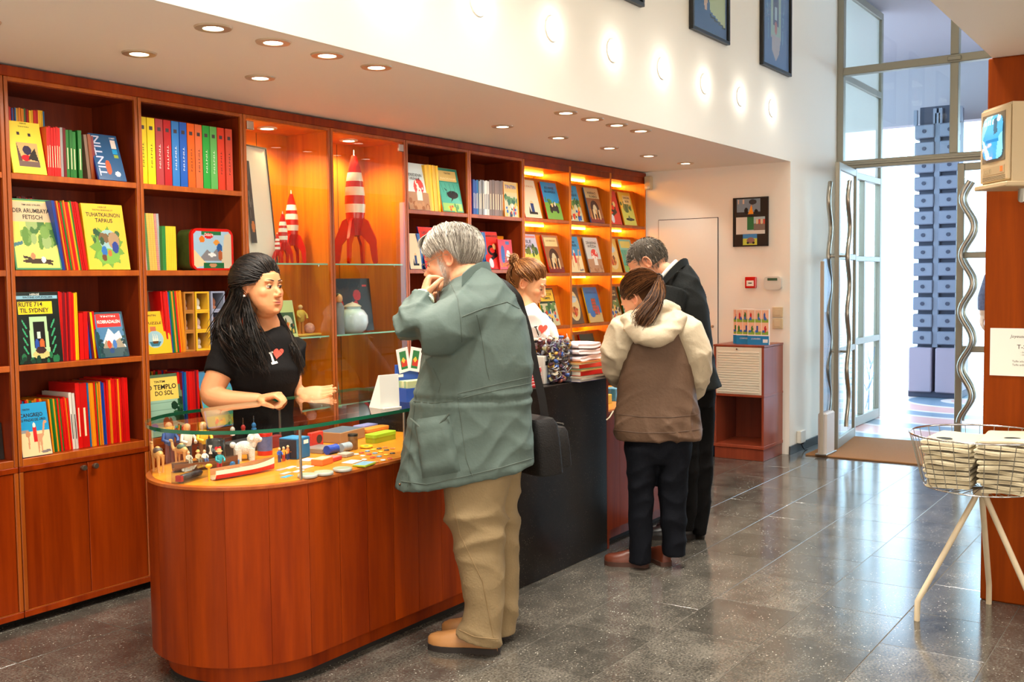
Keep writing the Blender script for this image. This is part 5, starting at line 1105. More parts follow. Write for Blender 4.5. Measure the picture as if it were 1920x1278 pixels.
def toy(px, py, H, top, legs, label, seat=False, hat=None, rz=0, z=None, grp='toy figures in the showcase', loc=None):
    L = loc or sp(px, py)
    if z is not None and loc is None: L = (L[0], L[1], z)
    o = thing('toy_figure', label, 'toy figure', L, (0, 0, rz), grp)
    b = MB(); b.lathe([(.11*H, .42*H), (.13*H, .5*H), (.15*H, .68*H), (.1*H, .78*H), (.045*H, .8*H)], 12, sy=.75)
    b.tube([(-.14*H, 0, .72*H), (-.22*H, -.06*H, .58*H), (-.12*H, -.16*H, .52*H)], .045*H, 8); b.tube([(.14*H, 0, .72*H), (.22*H, -.06*H, .58*H), (.14*H, -.16*H, .5*H)], .045*H, 8); b.build('shirt', col('toy', top), o, 60)
    b = MB()
    for s in (-1, 1):
        if seat: b.tube([(s*.06*H, 0, .45*H), (s*.09*H, -.2*H, .43*H), (s*.09*H, -.22*H, .2*H)], .055*H, 8)
        else: b.tube([(s*.06*H, 0, .46*H), (s*.07*H, 0, .2*H), (s*.075*H, -.01*H, 0)], [.065*H, .05*H, .05*H], 8)
    b.build('trousers', col('toy', legs), o, 60)
    b = MB(); b.sphere((0, -.01*H, .89*H), (.09*H, .1*H, .11*H), 12, 8); b.build('head', M_skin0, o, 60)
    if hat: b = MB(); b.lathe([(.15*H, .93*H), (.1*H, .95*H), (.09*H, 1.02*H), (.0005, 1.04*H)], 12); b.build('hat', col('toy', hat), o, 50)
    return o
camel(297, 884, .105, math.radians(75), 'tan toy camel with dark saddle at the rounded end of the showcase', (60, 60, 56))
camel(341, 872, .095, math.radians(95), 'tan toy camel seen from behind, second in the showcase', (70, 90, 70))
toy(318, 866, .155, (34, 70, 140), (120, 40, 30), 'blue-shirted toy figure behind the first camel')
toy(352, 866, .15, (214, 206, 190), (60, 60, 60), 'white-shirted toy figure behind the second camel')
toy(382, 862, .15, (226, 180, 30), (140, 90, 50), 'yellow-shirted toy figure left of the black mug')
def boat(pa, pb, beam, h, hullc, inner, label, stripe=None):
    A_, B_ = Vector(sp(*pa)), Vector(sp(*pb)); L = (B_-A_).length; o = thing('toy_boat', label, 'toy boat', A_, (0, 0, math.atan2(B_.y-A_.y, B_.x-A_.x)), 'toy boats in the showcase')
    def ringat(t, k, top): 
        w = beam/2*(1 if t < .5 else math.cos((t-.5)*PI*.98)**.7)*(.9+.1*min(1, t*6)); lift = h*.35*max(0, t-.55)**1.5*3
        return w, lift
    b = MB(); bb = MB(); ts = np.linspace(0, 1, 15)
    rings = []; ins = []
    for t in ts:
        w, lf = ringat(t, 0, 0); z0 = h*.02+lf*.3
        rings.append([(t*L, y, z) for y, z in ((0, z0), (-w*.7, z0+h*.12), (-w*.95, z0+h*.55), (-w, h+lf), (-w*.86, h+lf), (-w*.75, z0+h*.35), (w*.75, z0+h*.35), (w*.86, h+lf), (w, h+lf), (w*.95, z0+h*.55), (w*.7, z0+h*.12))])
    k = 11
    V = np.concatenate(rings); F = []; MI = []
    for i in range(len(rings)-1):
        for j in range(k):
            j2 = (j+1) % k; f = (i*k+j, (i+1)*k+j, (i+1)*k+j2, i*k+j2); b.add(V[list(f)], [(0, 1, 2, 3)], {0: 1, 1: 1, 2: 0, 8: 0, 9: 1, 10: 1, 3: 2, 7: 2}.get(j, 3))
    b.add(V[:k], [tuple(range(k))], 0); b.add(V[-k:], [tuple(range(k-1, -1, -1))], 0)
    b.build('hull', [col('boat', hullc[0]), col('boat', hullc[1]), col('boat', hullc[2]), col('boat', inner)], o)
    for t in (.25, .5, .72): box1('bench', (t*L-.006, t*L+.006, -beam*.38, beam*.38, h*.7, h*.78), col('boat', inner), o)
    return o
boat((325, 885), (446, 872), .05, .03, [(110, 66, 36), (90, 52, 28), (130, 80, 44)], (96, 56, 30), 'brown toy rowing boat behind the white motorboat')
mb_ = boat((398, 900), (514, 880), .062, .036, [(236, 230, 216), (190, 24, 24), (30, 30, 34)], (190, 130, 80), 'white and red toy motorboat at the front of the showcase')
b = MB(); b.tube([(-.012, 0, .05), (-.012, 0, -.005)], .004, 8); b.sphere((-.012, 0, .052), (.013, .009, .008)); b.build('outboard_motor', plain('motor_yellow', (222, 170, 20), .4), mb_, 60)
toy(412, 893, .085, (40, 150, 160), (190, 30, 30), 'teal-shirted toy figure standing at the stern of the motorboat', z=Z0+.012, hat=(206, 170, 110))
toy(372, 880, .06, (206, 180, 130), (120, 110, 90), 'toy figure with a straw hat seated in the rowing boat', seat=True, hat=(222, 180, 100), z=Z0+.012)
toy(384, 879, .06, (226, 222, 210), (60, 90, 140), 'toy figure in white seated amid the rowing boat', seat=True, z=Z0+.012)
toy(354, 882, .06, (190, 180, 160), (150, 140, 120), 'pale toy figure at the left end of the rowing boat', seat=True, z=Z0+.012)
x, y, _ = sp(358, 899); bx_ = thing('black_model_case', 'long dark model in a clear case at the left front of the showcase', 'model', (x, y, Z0), (0, 0, math.radians(16)))
b = MB(); b.tube([(-.06, 0, .016), (-.05, 0, .016), (.05, 0, .016), (.065, 0, .016)], [.006, .012, .012, .004], 10); b.build('hull', col('model', (44, 38, 36)), bx_, 60); box1('clear_cover', (-.075, .075, -.025, .025, .0, .04), M_acr, bx_); box1('end_block', (-.07, -.058, -.012, .012, .006, .026), M_red, bx_)
x, y, _ = sp(405, 867); mg = thing('black_mug', 'black mug printed with a white letter and red heart', 'mug', (x, y, Z0))
b = MB(); b.lathe([(.001, 0), (.034, 0), (.036, .004), (.036, .088), (.034, .09), (.032, .086), (.031, .01), (.001, .008)], 28); b.build('cup', plain('mug_black', (16, 15, 16), .15, coat=.5), mg, 50)
va = math.atan2(-y, -x)
def heart_pts(n=28): return [(.0625*16*math.sin(t)**3/16*8, .0625*(13*math.cos(t)-5*math.cos(2*t)-2*math.cos(3*t)-math.cos(4*t))/16*8) for t in np.linspace(0, 2*PI, n, endpoint=False)]
def cyl_print(poly, r, ang0, zc, sc, mat, parent, name):
    b = MB(); V = [(r*math.cos(ang0+u*sc/r), r*math.sin(ang0+u*sc/r), zc+v*sc) for u, v in poly]; c = np.mean(V, axis=0); c = c*np.array([r/np.hypot(c[0], c[1]), r/np.hypot(c[0], c[1]), 1]); n = len(V); b.add(V+[c], [(i, (i+1) % n, n) for i in range(n)]); b.build(name, mat, parent)
hp = heart_pts(); cyl_print(hp, .0366, va+.25, .058, .026, plain('heart_red', (214, 30, 30), .4), mg, 'heart_print')
cyl_print([(-.22, -.5), (.22, -.5), (.22, -.38), (.08, -.38), (.08, .38), (.22, .38), (.22, .5), (-.22, .5), (-.22, .38), (-.08, .38), (-.08, -.38), (-.22, -.38)], .0366, va-.55, .056, .034, M_paper, mg, 'letter_print')
b = MB(); b.tube([(.034, 0, .072), (.056, 0, .066), (.058, 0, .03), (.034, 0, .02)], .005, 8); b.build('handle', MATS['mug_black'], mg, 60, None, (0, 0, va+2.6))
x, y, _ = sp(459, 862); pl_ = thing('plush_toy', 'white fluffy plush animal with a keyring beside the black mug', 'plush toy', (x, y, Z0), (0, 0, math.radians(150)))
M_plush = plain('plush_white', (236, 232, 222), .95, bump=.8, bscale=300, sheen=.5)
b = MB(); b.sphere((0, 0, .048), (.042, .026, .027)); b.sphere((-.036, 0, .082), (.026, .023, .023)); b.tube([(-.025, 0, .055), (-.034, 0, .075)], .02, 10); b.sphere((-.056, 0, .076), (.013, .013, .011)); b.tube([(-.028, .018, .09), (-.02, .03, .078)], [.008, .006], 8); b.tube([(-.028, -.018, .09), (-.02, -.03, .078)], [.008, .006], 8); b.sphere((.044, 0, .062), .012); b.build('body', M_plush, pl_, 70)
for sx in (-.024, .026):
    for sy in (-.014, .014): b = MB(); b.tube([(sx, sy, .045), (sx, sy, 0)], [.014, .012], 8); b.build('leg', M_plush, pl_, 70)
b = MB(); b.tube([(.015*math.cos(t), -.03, .05+.015*math.sin(t)) for t in np.linspace(0, 2*PI, 20, endpoint=False)], .0015, 6, closed=True); b.build('key_ring', M_chrome, pl_, 60)
x, y, _ = sp(497, 852); tn = thing('red_tin', 'tall red cylinder tin with coloured bands behind the plush animal', 'tin', (x, y, Z0))
b = MB(); b.lathe([(.028, 0), (.03, .004), (.03, .018)], 24, mat=0); b.lathe([(.03, .018), (.03, .075)], 24, mat=1, caps=False); b.lathe([(.03, .075), (.031, .076), (.031, .088), (.0005, .089)], 24, mat=0); b.build('body', [M_red, plain('tin_band', (96, 104, 150), .35, noise=.6, nscale=60)], tn, 50)
def item(name, px, py, dims, c, label, cat, rz=0., top=None, art=None, parts=()):
    "small boxed thing: body with its own lid or printed top"
    x, y, _ = sp(px, py); o = thing(name, label, cat, (x, y, Z0), (0, 0, math.radians(rz)), 'small goods in the showcase'); w, d, h = dims
    b = MB(); b.cbox(-w/2, w/2, -d/2, d/2, 0, h, c=min(.002, h*.25)); b.build('body', col('goods', c), o)
    if top: b = MB(); b.box(-w/2+.003, w/2-.003, -d/2+.003, d/2-.003, h, h+.0006); b.build('printed_top', plain('top_%d_%d_%d' % top, top, .4, noise=.5, nscale=70), o)
    return o
item('open_blue_box', 434, 872, (.055, .04, .018), (40, 120, 190), 'blue card box lying before the plush animal', 'box', 20, (60, 150, 210))
item('red_toy_car', 478, 876, (.07, .04, .022), (200, 40, 26), 'low red toy car behind the motorboat', 'toy car', 14, (214, 60, 40))
o = item('blue_gift_cube', 553, 857, (.085, .085, .08), (20, 100, 150), 'blue gift cube with white tag behind the little figures', 'gift box', 10, (40, 130, 180)); box1('white_tag', (.0, .03, -.0435, -.0428, .055, .07), M_paper, o); box1('dark_panel', (-.0432, -.0428, -.04, .04, .004, .076), col('goods', (30, 34, 50)), o)
o = item('red_book_box', 592, 842, (.08, .02, .072), (214, 50, 40), 'red box with a dark round emblem behind the blue cube', 'box', 8); b = MB(); b.cyl((.012, -.0112, .042), (.012, -.0103, .042), .018, n=20); b.build('emblem', col('goods', (60, 40, 40)), o)
o = item('grey_case', 640, 824, (.19, .12, .045), (160, 120, 84), 'wide flat case with slate-blue top at the back of the showcase', 'case', 10, (84, 100, 120))
item('grey_case', 600, 846, (.1, .09, .02), (150, 130, 116), 'thin grey-brown flat case in front of the wide case', 'case', 10, (130, 120, 116))
x, y, _ = sp(662, 842); c_ = thing('dark_tumbler', 'dark patterned cylinder tin standing before the wide case', 'tin', (x, y, Z0)); b = MB(); b.lathe([(.019, 0), (.02, .003), (.02, .055), (.018, .056)], 20); b.build('body', plain('tumbler', (120, 84, 44), .4, noise=.9, nscale=60), c_, 50); b = MB(); b.lathe([(.0205, .055), (.0205, .064), (.0005, .066)], 20); b.build('lid', M_black, c_, 50)
def roll(px, py, L, r, c, label, rz):
    x, y, _ = sp(px, py); o = thing('roll_tin', label, 'tin', (x, y, Z0+r), (0, 0, math.radians(rz)), 'lying tins in the showcase'); b = MB(); b.cyl((-L/2, 0, 0), (L/2, 0, 0), r, n=20); b.build('body', plain('roll_%d' % c[0], c, .35, noise=.4, nscale=50), o, 50)
    b = MB(); b.cyl((L/2, 0, 0), (L/2+.002, 0, 0), r*.94, n=20); b.build('end_cap', M_whitep, o, 50)
roll(622, 850, .06, .018, (40, 70, 170), 'blue tin lying on its side in the showcase', 5); roll(647, 846, .055, .018, (150, 160, 170), 'silver tin lying beside the blue tin', 5)
item('clear_block', 648, 855, (.055, .045, .014), (170, 160, 146), 'clear pale block below the lying tins', 'paperweight', 10)
def pill(px, py, w, d, h, c, lid, label, rz):
    x, y, _ = sp(px, py); o = thing('pencil_tin', label, 'pencil tin', (x, y, Z0), (0, 0, math.radians(rz)), 'pencil tins in the showcase')
    P = [(p-w/2, q-d/2) for p, q in rrect(w, d, d*.32)]; b = MB(); b.prism(P, 0, h*.62); b.build('body', col('goods', c), o, 40); b = MB(); b.prism([(p*1.02, q*1.03) for p, q in P], h*.62, h); b.build('lid', col('goods', lid), o, 40)
pill(714, 826, .16, .06, .036, (150, 160, 10), (150, 190, 30), 'lime green pencil tin in the showcase', 5); pill(702, 813, .16, .06, .03, (206, 100, 30), (226, 140, 50), 'orange pencil tin behind the lime one', 5); pill(690, 806, .16, .06, .028, (130, 130, 190), (150, 150, 206), 'lilac pencil tin behind the orange one', 5)
x, y, _ = sp(687, 839); fr = thing('yellow_disc', 'flat yellow disc lying before the lime pencil tin', 'disc', (x, y, Z0)); b = MB(); b.lathe([(.022, 0), (.028, .004), (.026, .009), (.0005, .007)], 24); b.build('rim', col('goods', (226, 170, 10)), fr, 50); b = MB(); b.lathe([(.012, .0078), (.0005, .0086)], 16); b.build('centre_print', col('goods', (60, 110, 60)), fr, 50)
item('card_box', 604, 870, (.075, .05, .024), (222, 110, 40), 'orange card box with yellow end near the front glass', 'card box', 12, (206, 196, 150)); item('card_box', 622, 863, (.07, .05, .015), (206, 50, 50), 'red card box behind the orange one', 'card box', 12, (190, 120, 120))
item('booklet', 683, 872, (.085, .055, .008), (150, 160, 30), 'green and blue booklet near the front glass', 'booklet', 14, (110, 160, 190)); item('booklet', 660, 866, (.07, .05, .003), (222, 216, 206), 'white leaflet beside the green and blue booklet', 'booklet', 10); item('booklet', 577, 862, (.06, .045, .003), (230, 220, 214), 'white leaflet before the blue cube', 'booklet', 14); item('booklet', 572, 876, (.06, .04, .003), (226, 196, 186), 'pinkish leaflet before the orange card box', 'booklet', 10)
for px_, py_, l in ((577, 894, 'first'), (607, 889, 'second'), (642, 882, 'third')):
    x, y, _ = sp(px_, py_); o = thing('round_tin', f'{l} flat round tin from left along the front glass', 'tin', (x, y, Z0), group='flat round tins'); b = MB(); b.lathe([(.033, 0), (.035, .002), (.035, .009), (.033, .011)], 28); b.build('body', col('goods', (170, 170, 160), .3), o, 50); b = MB(); b.lathe([(.031, .0112), (.0005, .0118)], 24); b.build('printed_lid', plain('tinlid', (150, 164, 140), .3, noise=.5, nscale=50), o, 50)
g = np.random.default_rng(5); BC = [(214, 206, 196), (190, 60, 40), (120, 150, 180), (226, 180, 60), (60, 50, 50), (206, 120, 60)]
bm = MB(); bm.lathe([(.010, 0), (.0115, .002), (.008, .0045), (.0005, .005)], 16); 
bpts = [(668, 852), (678, 849), (689, 846), (700, 843), (711, 841), (722, 839), (680, 855), (692, 852), (703, 850), (714, 847), (725, 844), (736, 841), (683, 862), (699, 858), (711, 856), (724, 853), (736, 850), (705, 866), (718, 863), (731, 860)]
for k, (a, c) in enumerate(bpts):
    x, y, _ = sp(a, c); bm = MB(); bm.lathe([(.010, 0), (.0115, .002), (.008, .0045), (.0005, .005)], 16, T=trs((0, 0, 0))); o = bm.build('badge', plain('badge%d' % (k % 6), BC[k % 6], .3, noise=.5, nscale=120), None, 60, (x, y, Z0)); tag(o, f'small round pin badge on the showcase floor, {ORD[k]} counting from the left', 'badge', 'pin badges in the showcase')
for k, (a, c, cc) in enumerate([(524, 866, (40, 80, 170)), (532, 864, (226, 150, 40)), (540, 861, (206, 120, 60)), (546, 859, (60, 150, 160))]):
    toy(a, c, .056, cc, (190, 60, 40) if k % 2 else (60, 70, 130), f'{ORD[k]} of the four tiny figures standing before the blue cube', grp='tiny figures')
for k, (a, c, cc) in enumerate([(528, 880, (226, 150, 140)), (545, 876, (230, 226, 220)), (538, 893, (60, 150, 206)), (560, 883, (226, 220, 210)), (536, 887, (226, 170, 160))]):
    item('picture_card', a, c, (.05, .022, .0016), cc, f'{["pink", "white", "blue", "pale", "rosy"][k]} little picture card lying near the motorboat bow', 'card', 12)
item('dark_counter_box', 452, 848, (.2, .06, .05), (40, 40, 42), 'dark box at the back of the showcase behind the plush animal', 'box', 8)
item('red_counter_box', 515, 838, (.06, .03, .05), (120, 24, 30), 'dark red box at the back of the showcase', 'box', 8)
# key rings hanging on chains under the glass top
for k, (a, c, cc) in enumerate([(436, 805, (226, 220, 214)), (456, 801, (190, 40, 34)), (476, 797, (40, 120, 190))]):
    v = at(a, c, 'z', .85); o = thing('key_charm', f'{["white", "red", "blue"][k]} little charm hanging on a chain under the glass top', 'key charm', (v.x, v.y, .85), group='hanging charms')
    b = MB(); b.sphere((0, 0, 0), (.009, .009, .011)); b.lathe([(.008, -.022), (.01, -.012), (.006, -.008)], 10); b.build('charm', col('goods', cc), o, 60)
    b = MB(); [b.sphere((0, 0, .014+i*.0052), .002, 6, 4) for i in range(5)]; b.build('chain', M_chrome, o)
# second showcase at the far end
for k, (px_, py_, dm, cc, tp_, lb) in enumerate([(4.75, 2.75, (.1, .08, .1), (190, 214, 190), (214, 220, 206), 'pale green box at the near end of the far showcase'), (4.9, 2.8, (.12, .1, .05), (226, 190, 60), (206, 150, 60), 'yellow box in the far showcase'), (5.1, 2.8, (.12, .1, .07), (40, 110, 150), (70, 140, 170), 'blue box in the far showcase'), (5.35, 2.85, (.14, .1, .05), (206, 60, 40), (226, 120, 90), 'red box in the far showcase')]):
    o = thing('goods_box', lb, 'box', (px_, py_, Z0), group='boxes in the far showcase'); w, d, h = dm; b = MB(); b.cbox(-w/2, w/2, -d/2, d/2, 0, h, c=.002); b.build('body', col('goods', cc), o); b = MB(); b.box(-w/2+.003, w/2-.003, -d/2+.003, d/2-.003, h, h+.0006); b.build('printed_top', col('goods', tp_), o)

# ------------------------------------------------------------------ things standing on the counter
ZG = .9055
def ct(px, py, z=ZG): v = at(px, py, 'z', z); return v
v = ct(784, 752); cdx = thing('card_display', 'blue playing card display box with fanned cards on the glass top', 'card display', (v.x, v.y, ZG), (0, 0, math.radians(-12)))
M_cb = plain('card_box_blue', (34, 76, 160), .35)
b = MB(); b.prism([(-.06, 0), (.06, 0), (.06, .07), (-.06, .07)], 0, .055); b.build('tray', M_cb, cdx); b = MB(); b.cbox(-.06, .06, .071, .077, 0, .15, c=.001); b.build('back_card', M_cb, cdx)
for k in range(5): box1('card_pack', (-.05, .05, .006+k*.012, .016+k*.012, .0555, .085), col('goods', [(190, 196, 140), (150, 176, 130), (206, 206, 160)][k % 3]), cdx, .001)
b = MB(); b.box(-.02, .02, -.0012, -.0004, .008, .045); b.build('front_label', plain('pack_label', (170, 180, 110), .4, noise=.5, nscale=80), cdx); box1('price_tag', (-.05, -.02, .0702, .0709, .098, .11), M_paper, cdx)
for k, (a_, x_) in enumerate(((.16, -.012), (-.2, .03))):
    cc_ = MB(); cc_.box(-.03, .03, -.0006, .0006, 0, .1); o = cc_.build('fanned_card', M_paper, cdx, None, (x_, .068-.002*k, .118), (0, -a_, 0)); q = Art(8, 14, (40, 120, 60)); q.rect(.1, .5, 1, .85, (206, 50, 30)); q.ell(.5, .5, .3, .12, (230, 190, 60)); link('card_picture', art_mesh('card_picture', q, .034, .075, M_print), o, (-.017, -.0008, .012))
v = ct(750, 766); hd = thing('leaflet_holder', 'white folded card holder on the glass top beside the blue display', 'holder', (v.x, v.y+.05, ZG), (0, 0, math.radians(-14)))
b = MB(); b.loft([[(x, 0, 0), (x, .005, .13), (x, .012, .13), (x, .08, 0)] for x in (-.045, .045)]); b.build('wedge', M_paper, hd); box1('inner_flap', (-.04, .04, -.02, -.003, 0, .004), M_paper, hd)
rb = ['striped']
v = ct(1000, 725); z = ZG-.005
for k in range(13):
    b = MB(); b.box(-.07, .07, 0, .19, 0, .0052, 0, (206, 22, 34)); b.box(-.068, .0701, -.0004, .187, .0052, .0066, 1); o = b.build('red_leaflet', [M_bk, M_paper], None, None, (v.x+.02+.002*math.sin(k*2), v.y+.01+.002*math.cos(k*3), z), (0, 0, math.radians(4+2*math.sin(k)))); tag(o, f'flat red booklet, {ORD[k]} from the bottom of the pile on the stone counter', 'booklet', 'pile of red booklets'); z += .0069
v = ct(1026, 718); pt = thing('card_terminal', 'grey upright box standing beside the keyring bin', 'box', (v.x+.005, v.y+.04, ZG-.0045)); b = MB(); b.cbox(-.03, .02, -.04, .05, 0, .135, c=.004); b.build('body', plain('terminal_grey', (176, 170, 160), .45), pt); box1('front_slot', (-.02, .01, -.0406, -.0401, .09, .11), M_dark, pt)
va_, vb_ = ct(1036, 719), ct(1086, 714); BX = Vector((va_.x, va_.y+.005, ZG-.0045)); bw = .165; bh = .205
kb = thing('keyring_bin', 'clear acrylic bin filled with colourful keyrings on the stone counter', 'bin', BX, (0, 0, math.radians(-6)))
for d in ((0, bw, 0, .003, 0, bh), (0, bw, .147, .15, 0, bh), (0, .003, .003, .147, 0, bh), (bw-.003, bw, .003, .147, 0, bh), (.003, bw-.003, .003, .147, 0, .003)): box1('acrylic_side', d, M_acr, kb)
g = np.random.default_rng(9); KC = [(206, 150, 50), (110, 72, 40), (80, 50, 90), (40, 80, 150), (206, 190, 160), (130, 60, 40), (90, 60, 40), (190, 130, 50), (170, 160, 150), (100, 40, 50), (226, 200, 130), (50, 40, 40)]
km = MB()
for i in range(620):
    p = (g.uniform(.012, bw-.012), g.uniform(.01, .14) if i % 3 else g.uniform(.008, .02), g.uniform(.008, bh*1.0+.02*math.sin(i)))
    T = trs(p, g.uniform(0, 6), g.uniform(0, 6)); s_ = g.uniform(.009, .017); c = KC[g.integers(0, 12)]; t = i % 4
    if t == 0: km.sphere((0, 0, 0), (s_, s_*.7, s_*1.2), 8, 5, col=c, T=T)
    elif t == 1: km.box(-s_, s_, -s_*.3, s_*.3, -s_*.7, s_*.7, col=c, T=T)
    elif t == 2: km.lathe([(s_*.5, -s_), (s_*.8, 0), (s_*.4, s_), (.0005, s_*1.1)], 8, col=c, T=T)
    else:
        V = np.array([(s_*1.2*math.cos(a), 0, s_*1.2*math.sin(a)) for a in np.linspace(0, 2*PI, 10, endpoint=False)]); km.tube(xf(V, T), .001, 4, col=(206, 206, 206), closed=True)
ko = km.build('keyring_fill', vcol('keyring_colours', .3, .5, coat=.3), kb, 60); ko['kind'] = 'stuff'
v = ct(1106, 714); z = ZG-.0045
for k, (cc, tt) in enumerate([((120, 110, 150), .011), ((206, 196, 180), .006), ((150, 120, 90), .012), ((196, 30, 24), .022), ((206, 150, 60), .006), ((60, 110, 70), .006), ((206, 40, 20), .02), ((226, 190, 120), .006), ((206, 120, 40), .005)]):
    b = MB(); b.box(-.13, .12, 0, .19, 0, .0018, 0, cc); b.box(-.13, .12, 0, .19, tt-.0018, tt, 0, cc); b.box(-.13, .12, -.0003, .003, .0018, tt-.0018, 0, cc) if k in (3, 6) else None; b.box(-.128, .118, .002, .188, .0018, tt-.0018, 1, (206, 196, 176)); o = b.build('flat_book', [M_bk, M_pages], None, None, (v.x+.09+.004*math.sin(k*2.3), v.y+.02+.003*math.cos(k), z), (0, 0, math.radians(-3+3*math.sin(k*1.9)))); tag(o, f'book lying flat, {ORD[k]} from the bottom of the stack beside the keyring bin', 'book', 'flat stack on the stone counter'); z += tt+.0004
M_fold = plain('folded_cloth_pink', (232, 214, 214), .9, bump=.2, bscale=50)
for k in range(3):
    o = folded(.2, .17, .022, 60+k).build('folded_tshirt', M_fold, None, 70, (v.x+.08, v.y+.12, z+.003), (0, 0, math.radians(-5))); tag(o, f'{["lowest", "middle", "topmost"][k]} folded pale pink T-shirt on the flat book stack', 'T-shirt', 'folded T-shirts on the counter'); z += .03
# ------------------------------------------------------------------ people: tools
from mathutils.bvhtree import BVHTree
fwh = Vector((math.cos(YAW), math.sin(YAW), 0)); lf = Vector((-math.sin(YAW), math.cos(YAW), 0)); UP = Vector((0, 0, 1))
def npv(v): return np.array((v[0], v[1], v[2]), float)
class Fig:
    "pixel rows of the picture turned into points on an upright plane through the person's standing place"
    def __init__(s, x, y, label):
        s.D = fwh.dot(Vector((x, y, 0))); s.root = thing('person', label, 'person', (x, y, 0)); s.o = Vector((x, y, 0))
    def J(s, px, py, dd=0):
        d = r2*((px-960)/FOC)+u2*((639-py)/FOC)+fw; return npv(CAMP+d*((s.D+dd)/fwh.dot(d)))
    def ring(s, xl, xr, y, dd, hd, yl=None, yr=None, p=2.3, n=32, bulge=0):
        L, R = s.J(xl, yl or y, dd), s.J(xr, yr or y, dd); c = (L+R)/2; a = (R-L)/2; b = npv(fwh)*hd; out = []
        for k in range(n):
            t = 2*PI*k/n; cc, ss = math.cos(t), math.sin(t)
            out.append(c+a*math.copysign(abs(cc)**(2/p), cc)+b*math.copysign(abs(ss)**(2/p), ss))
        return out
    def part(s, mb_or_me, name, mat, smooth=60, parent=None):
        me = mb_or_me.mesh(name, mat, smooth) if isinstance(mb_or_me, MB) else mb_or_me
        o = link(name, me, parent or s.root)
        if parent is None: o.location = -s.o
        return o
def blob(mb, voxel, it=5, fac=.5):
    "closed overlapping shapes merged into one skin"
    me = mb.mesh('tmp', [M_ink]); o = bpy.data.objects.new('tmp', me); COL.objects.link(o)
    m = o.modifiers.new('r', 'REMESH'); m.mode = 'VOXEL'; m.voxel_size = voxel
    if it: q = o.modifiers.new('s', 'SMOOTH'); q.factor = fac; q.iterations = it
    dg = bpy.context.evaluated_depsgraph_get(); me2 = bpy.data.meshes.new_from_object(o.evaluated_get(dg))
    n = len(me2.vertices); V = np.empty(n*3); me2.vertices.foreach_get('co', V); N = np.empty(n*3); me2.vertex_normals.foreach_get('vector', N)
    F = [tuple(p.vertices) for p in me2.polygons]
    bpy.data.objects.remove(o); bpy.data.meshes.remove(me); bpy.data.meshes.remove(me2)
    return V.reshape(-1, 3), N.reshape(-1, 3), F
def rawmesh(name, V, F, mats, smooth=True, vc=None, mi=None):
    me = bpy.data.meshes.new(name); me.from_pydata(np.asarray(V).tolist(), [], F)
    for m in (mats if isinstance(mats, (list, tuple)) else [mats]): me.materials.append(m)
    if mi is not None: me.polygons.foreach_set('material_index', mi)
    if vc is not None:
        a = me.color_attributes.new('col', 'FLOAT_COLOR', 'POINT'); a.data.foreach_set('color', np.concatenate([vc, np.ones((len(vc), 1))], 1).ravel())
    if smooth: me.shade_smooth()
    me.update(); return me
def lin_a(c): return np.array(lin(c))
def folds(V, N, dirs, amp, wl, seed=0, mask=None):
    "cloth folds: warped ridges across the given directions"
    g = np.random.default_rng(seed); d = np.zeros(len(V))
    for k in dirs:
        k = np.array(k, float); k /= np.linalg.norm(k); q = g.normal(size=3); q /= np.linalg.norm(q); q2 = g.normal(size=3)
        ph = V@k*(2*PI/wl)+2.2*np.sin(V@q*(2*PI/(wl*3.1))+g.uniform(0, 6))+1.1*np.sin(V@q2*(2*PI/(wl*2.2)))
        env = .5+.5*np.sin(V@g.normal(size=3)*(2*PI/(wl*5))+g.uniform(0, 6))
        d += (1-np.abs(np.sin(ph/2))**.7-.35)*env
    d *= amp/len(dirs)**.5
    if mask is not None: d *= mask(V)
    return V+N*d[:, None]
def bvh(V, F): return BVHTree.FromPolygons([Vector(v) for v in V], F)
def on(bv, px, py, off=.003):
    d = (r2*((px-960)/FOC)+u2*((639-py)/FOC)+fw).normalized(); h = bv.ray_cast(CAMP, d)
    if h[0] is None: return None
    n = h[1] if h[1].dot(d) < 0 else -h[1]
    return npv(h[0]+n*off)
def seam(bv, pts, r=.0022, off=.001, step=6):
    P = []
    for (a, b), (c, d) in zip(pts[:-1], pts[1:]):
        n = max(1, int(math.hypot(c-a, d-b)/step))
        for i in range(n): P.append((a+(c-a)*i/n, b+(d-b)*i/n))
    P.append(pts[-1]); Q = [on(bv, *p, off) for p in P]; Q = [q for q in Q if q is not None]
    m = MB()
    if len(Q) > 1: m.tube(Q, r, 6)
    return m
def patch(bv, grid, off=.006):
    "panel lying on a surface: grid of pixel positions, edges turned in"
    R_, C_ = len(grid), len(grid[0]); V = []; ok = True
    for i in range(R_):
        for j in range(C_):
            e = min(i, j, R_-1-i, C_-1-j); q = on(bv, *grid[i][j], off*min(1, e/1.5) if off > .002 else off)
            if q is None: q = V[-1] if V else np.zeros(3)
            V.append(q)
    F = [(i*C_+j, i*C_+j+1, (i+1)*C_+j+1, (i+1)*C_+j) for i in range(R_-1) for j in range(C_-1)]
    m = MB(); m.add(V, [f[::-1] for f in F]); return m
def quad_grid(c, nu, nv):
    (a, b, d, e) = [np.array(q, float) for q in c]   # top-left, top-right, bottom-right, bottom-left
    return [[tuple((a*(1-u)+b*u)*(1-v)+(e*(1-u)+d*u)*v) for u in np.linspace(0, 1, nu)] for v in np.linspace(0, 1, nv)]

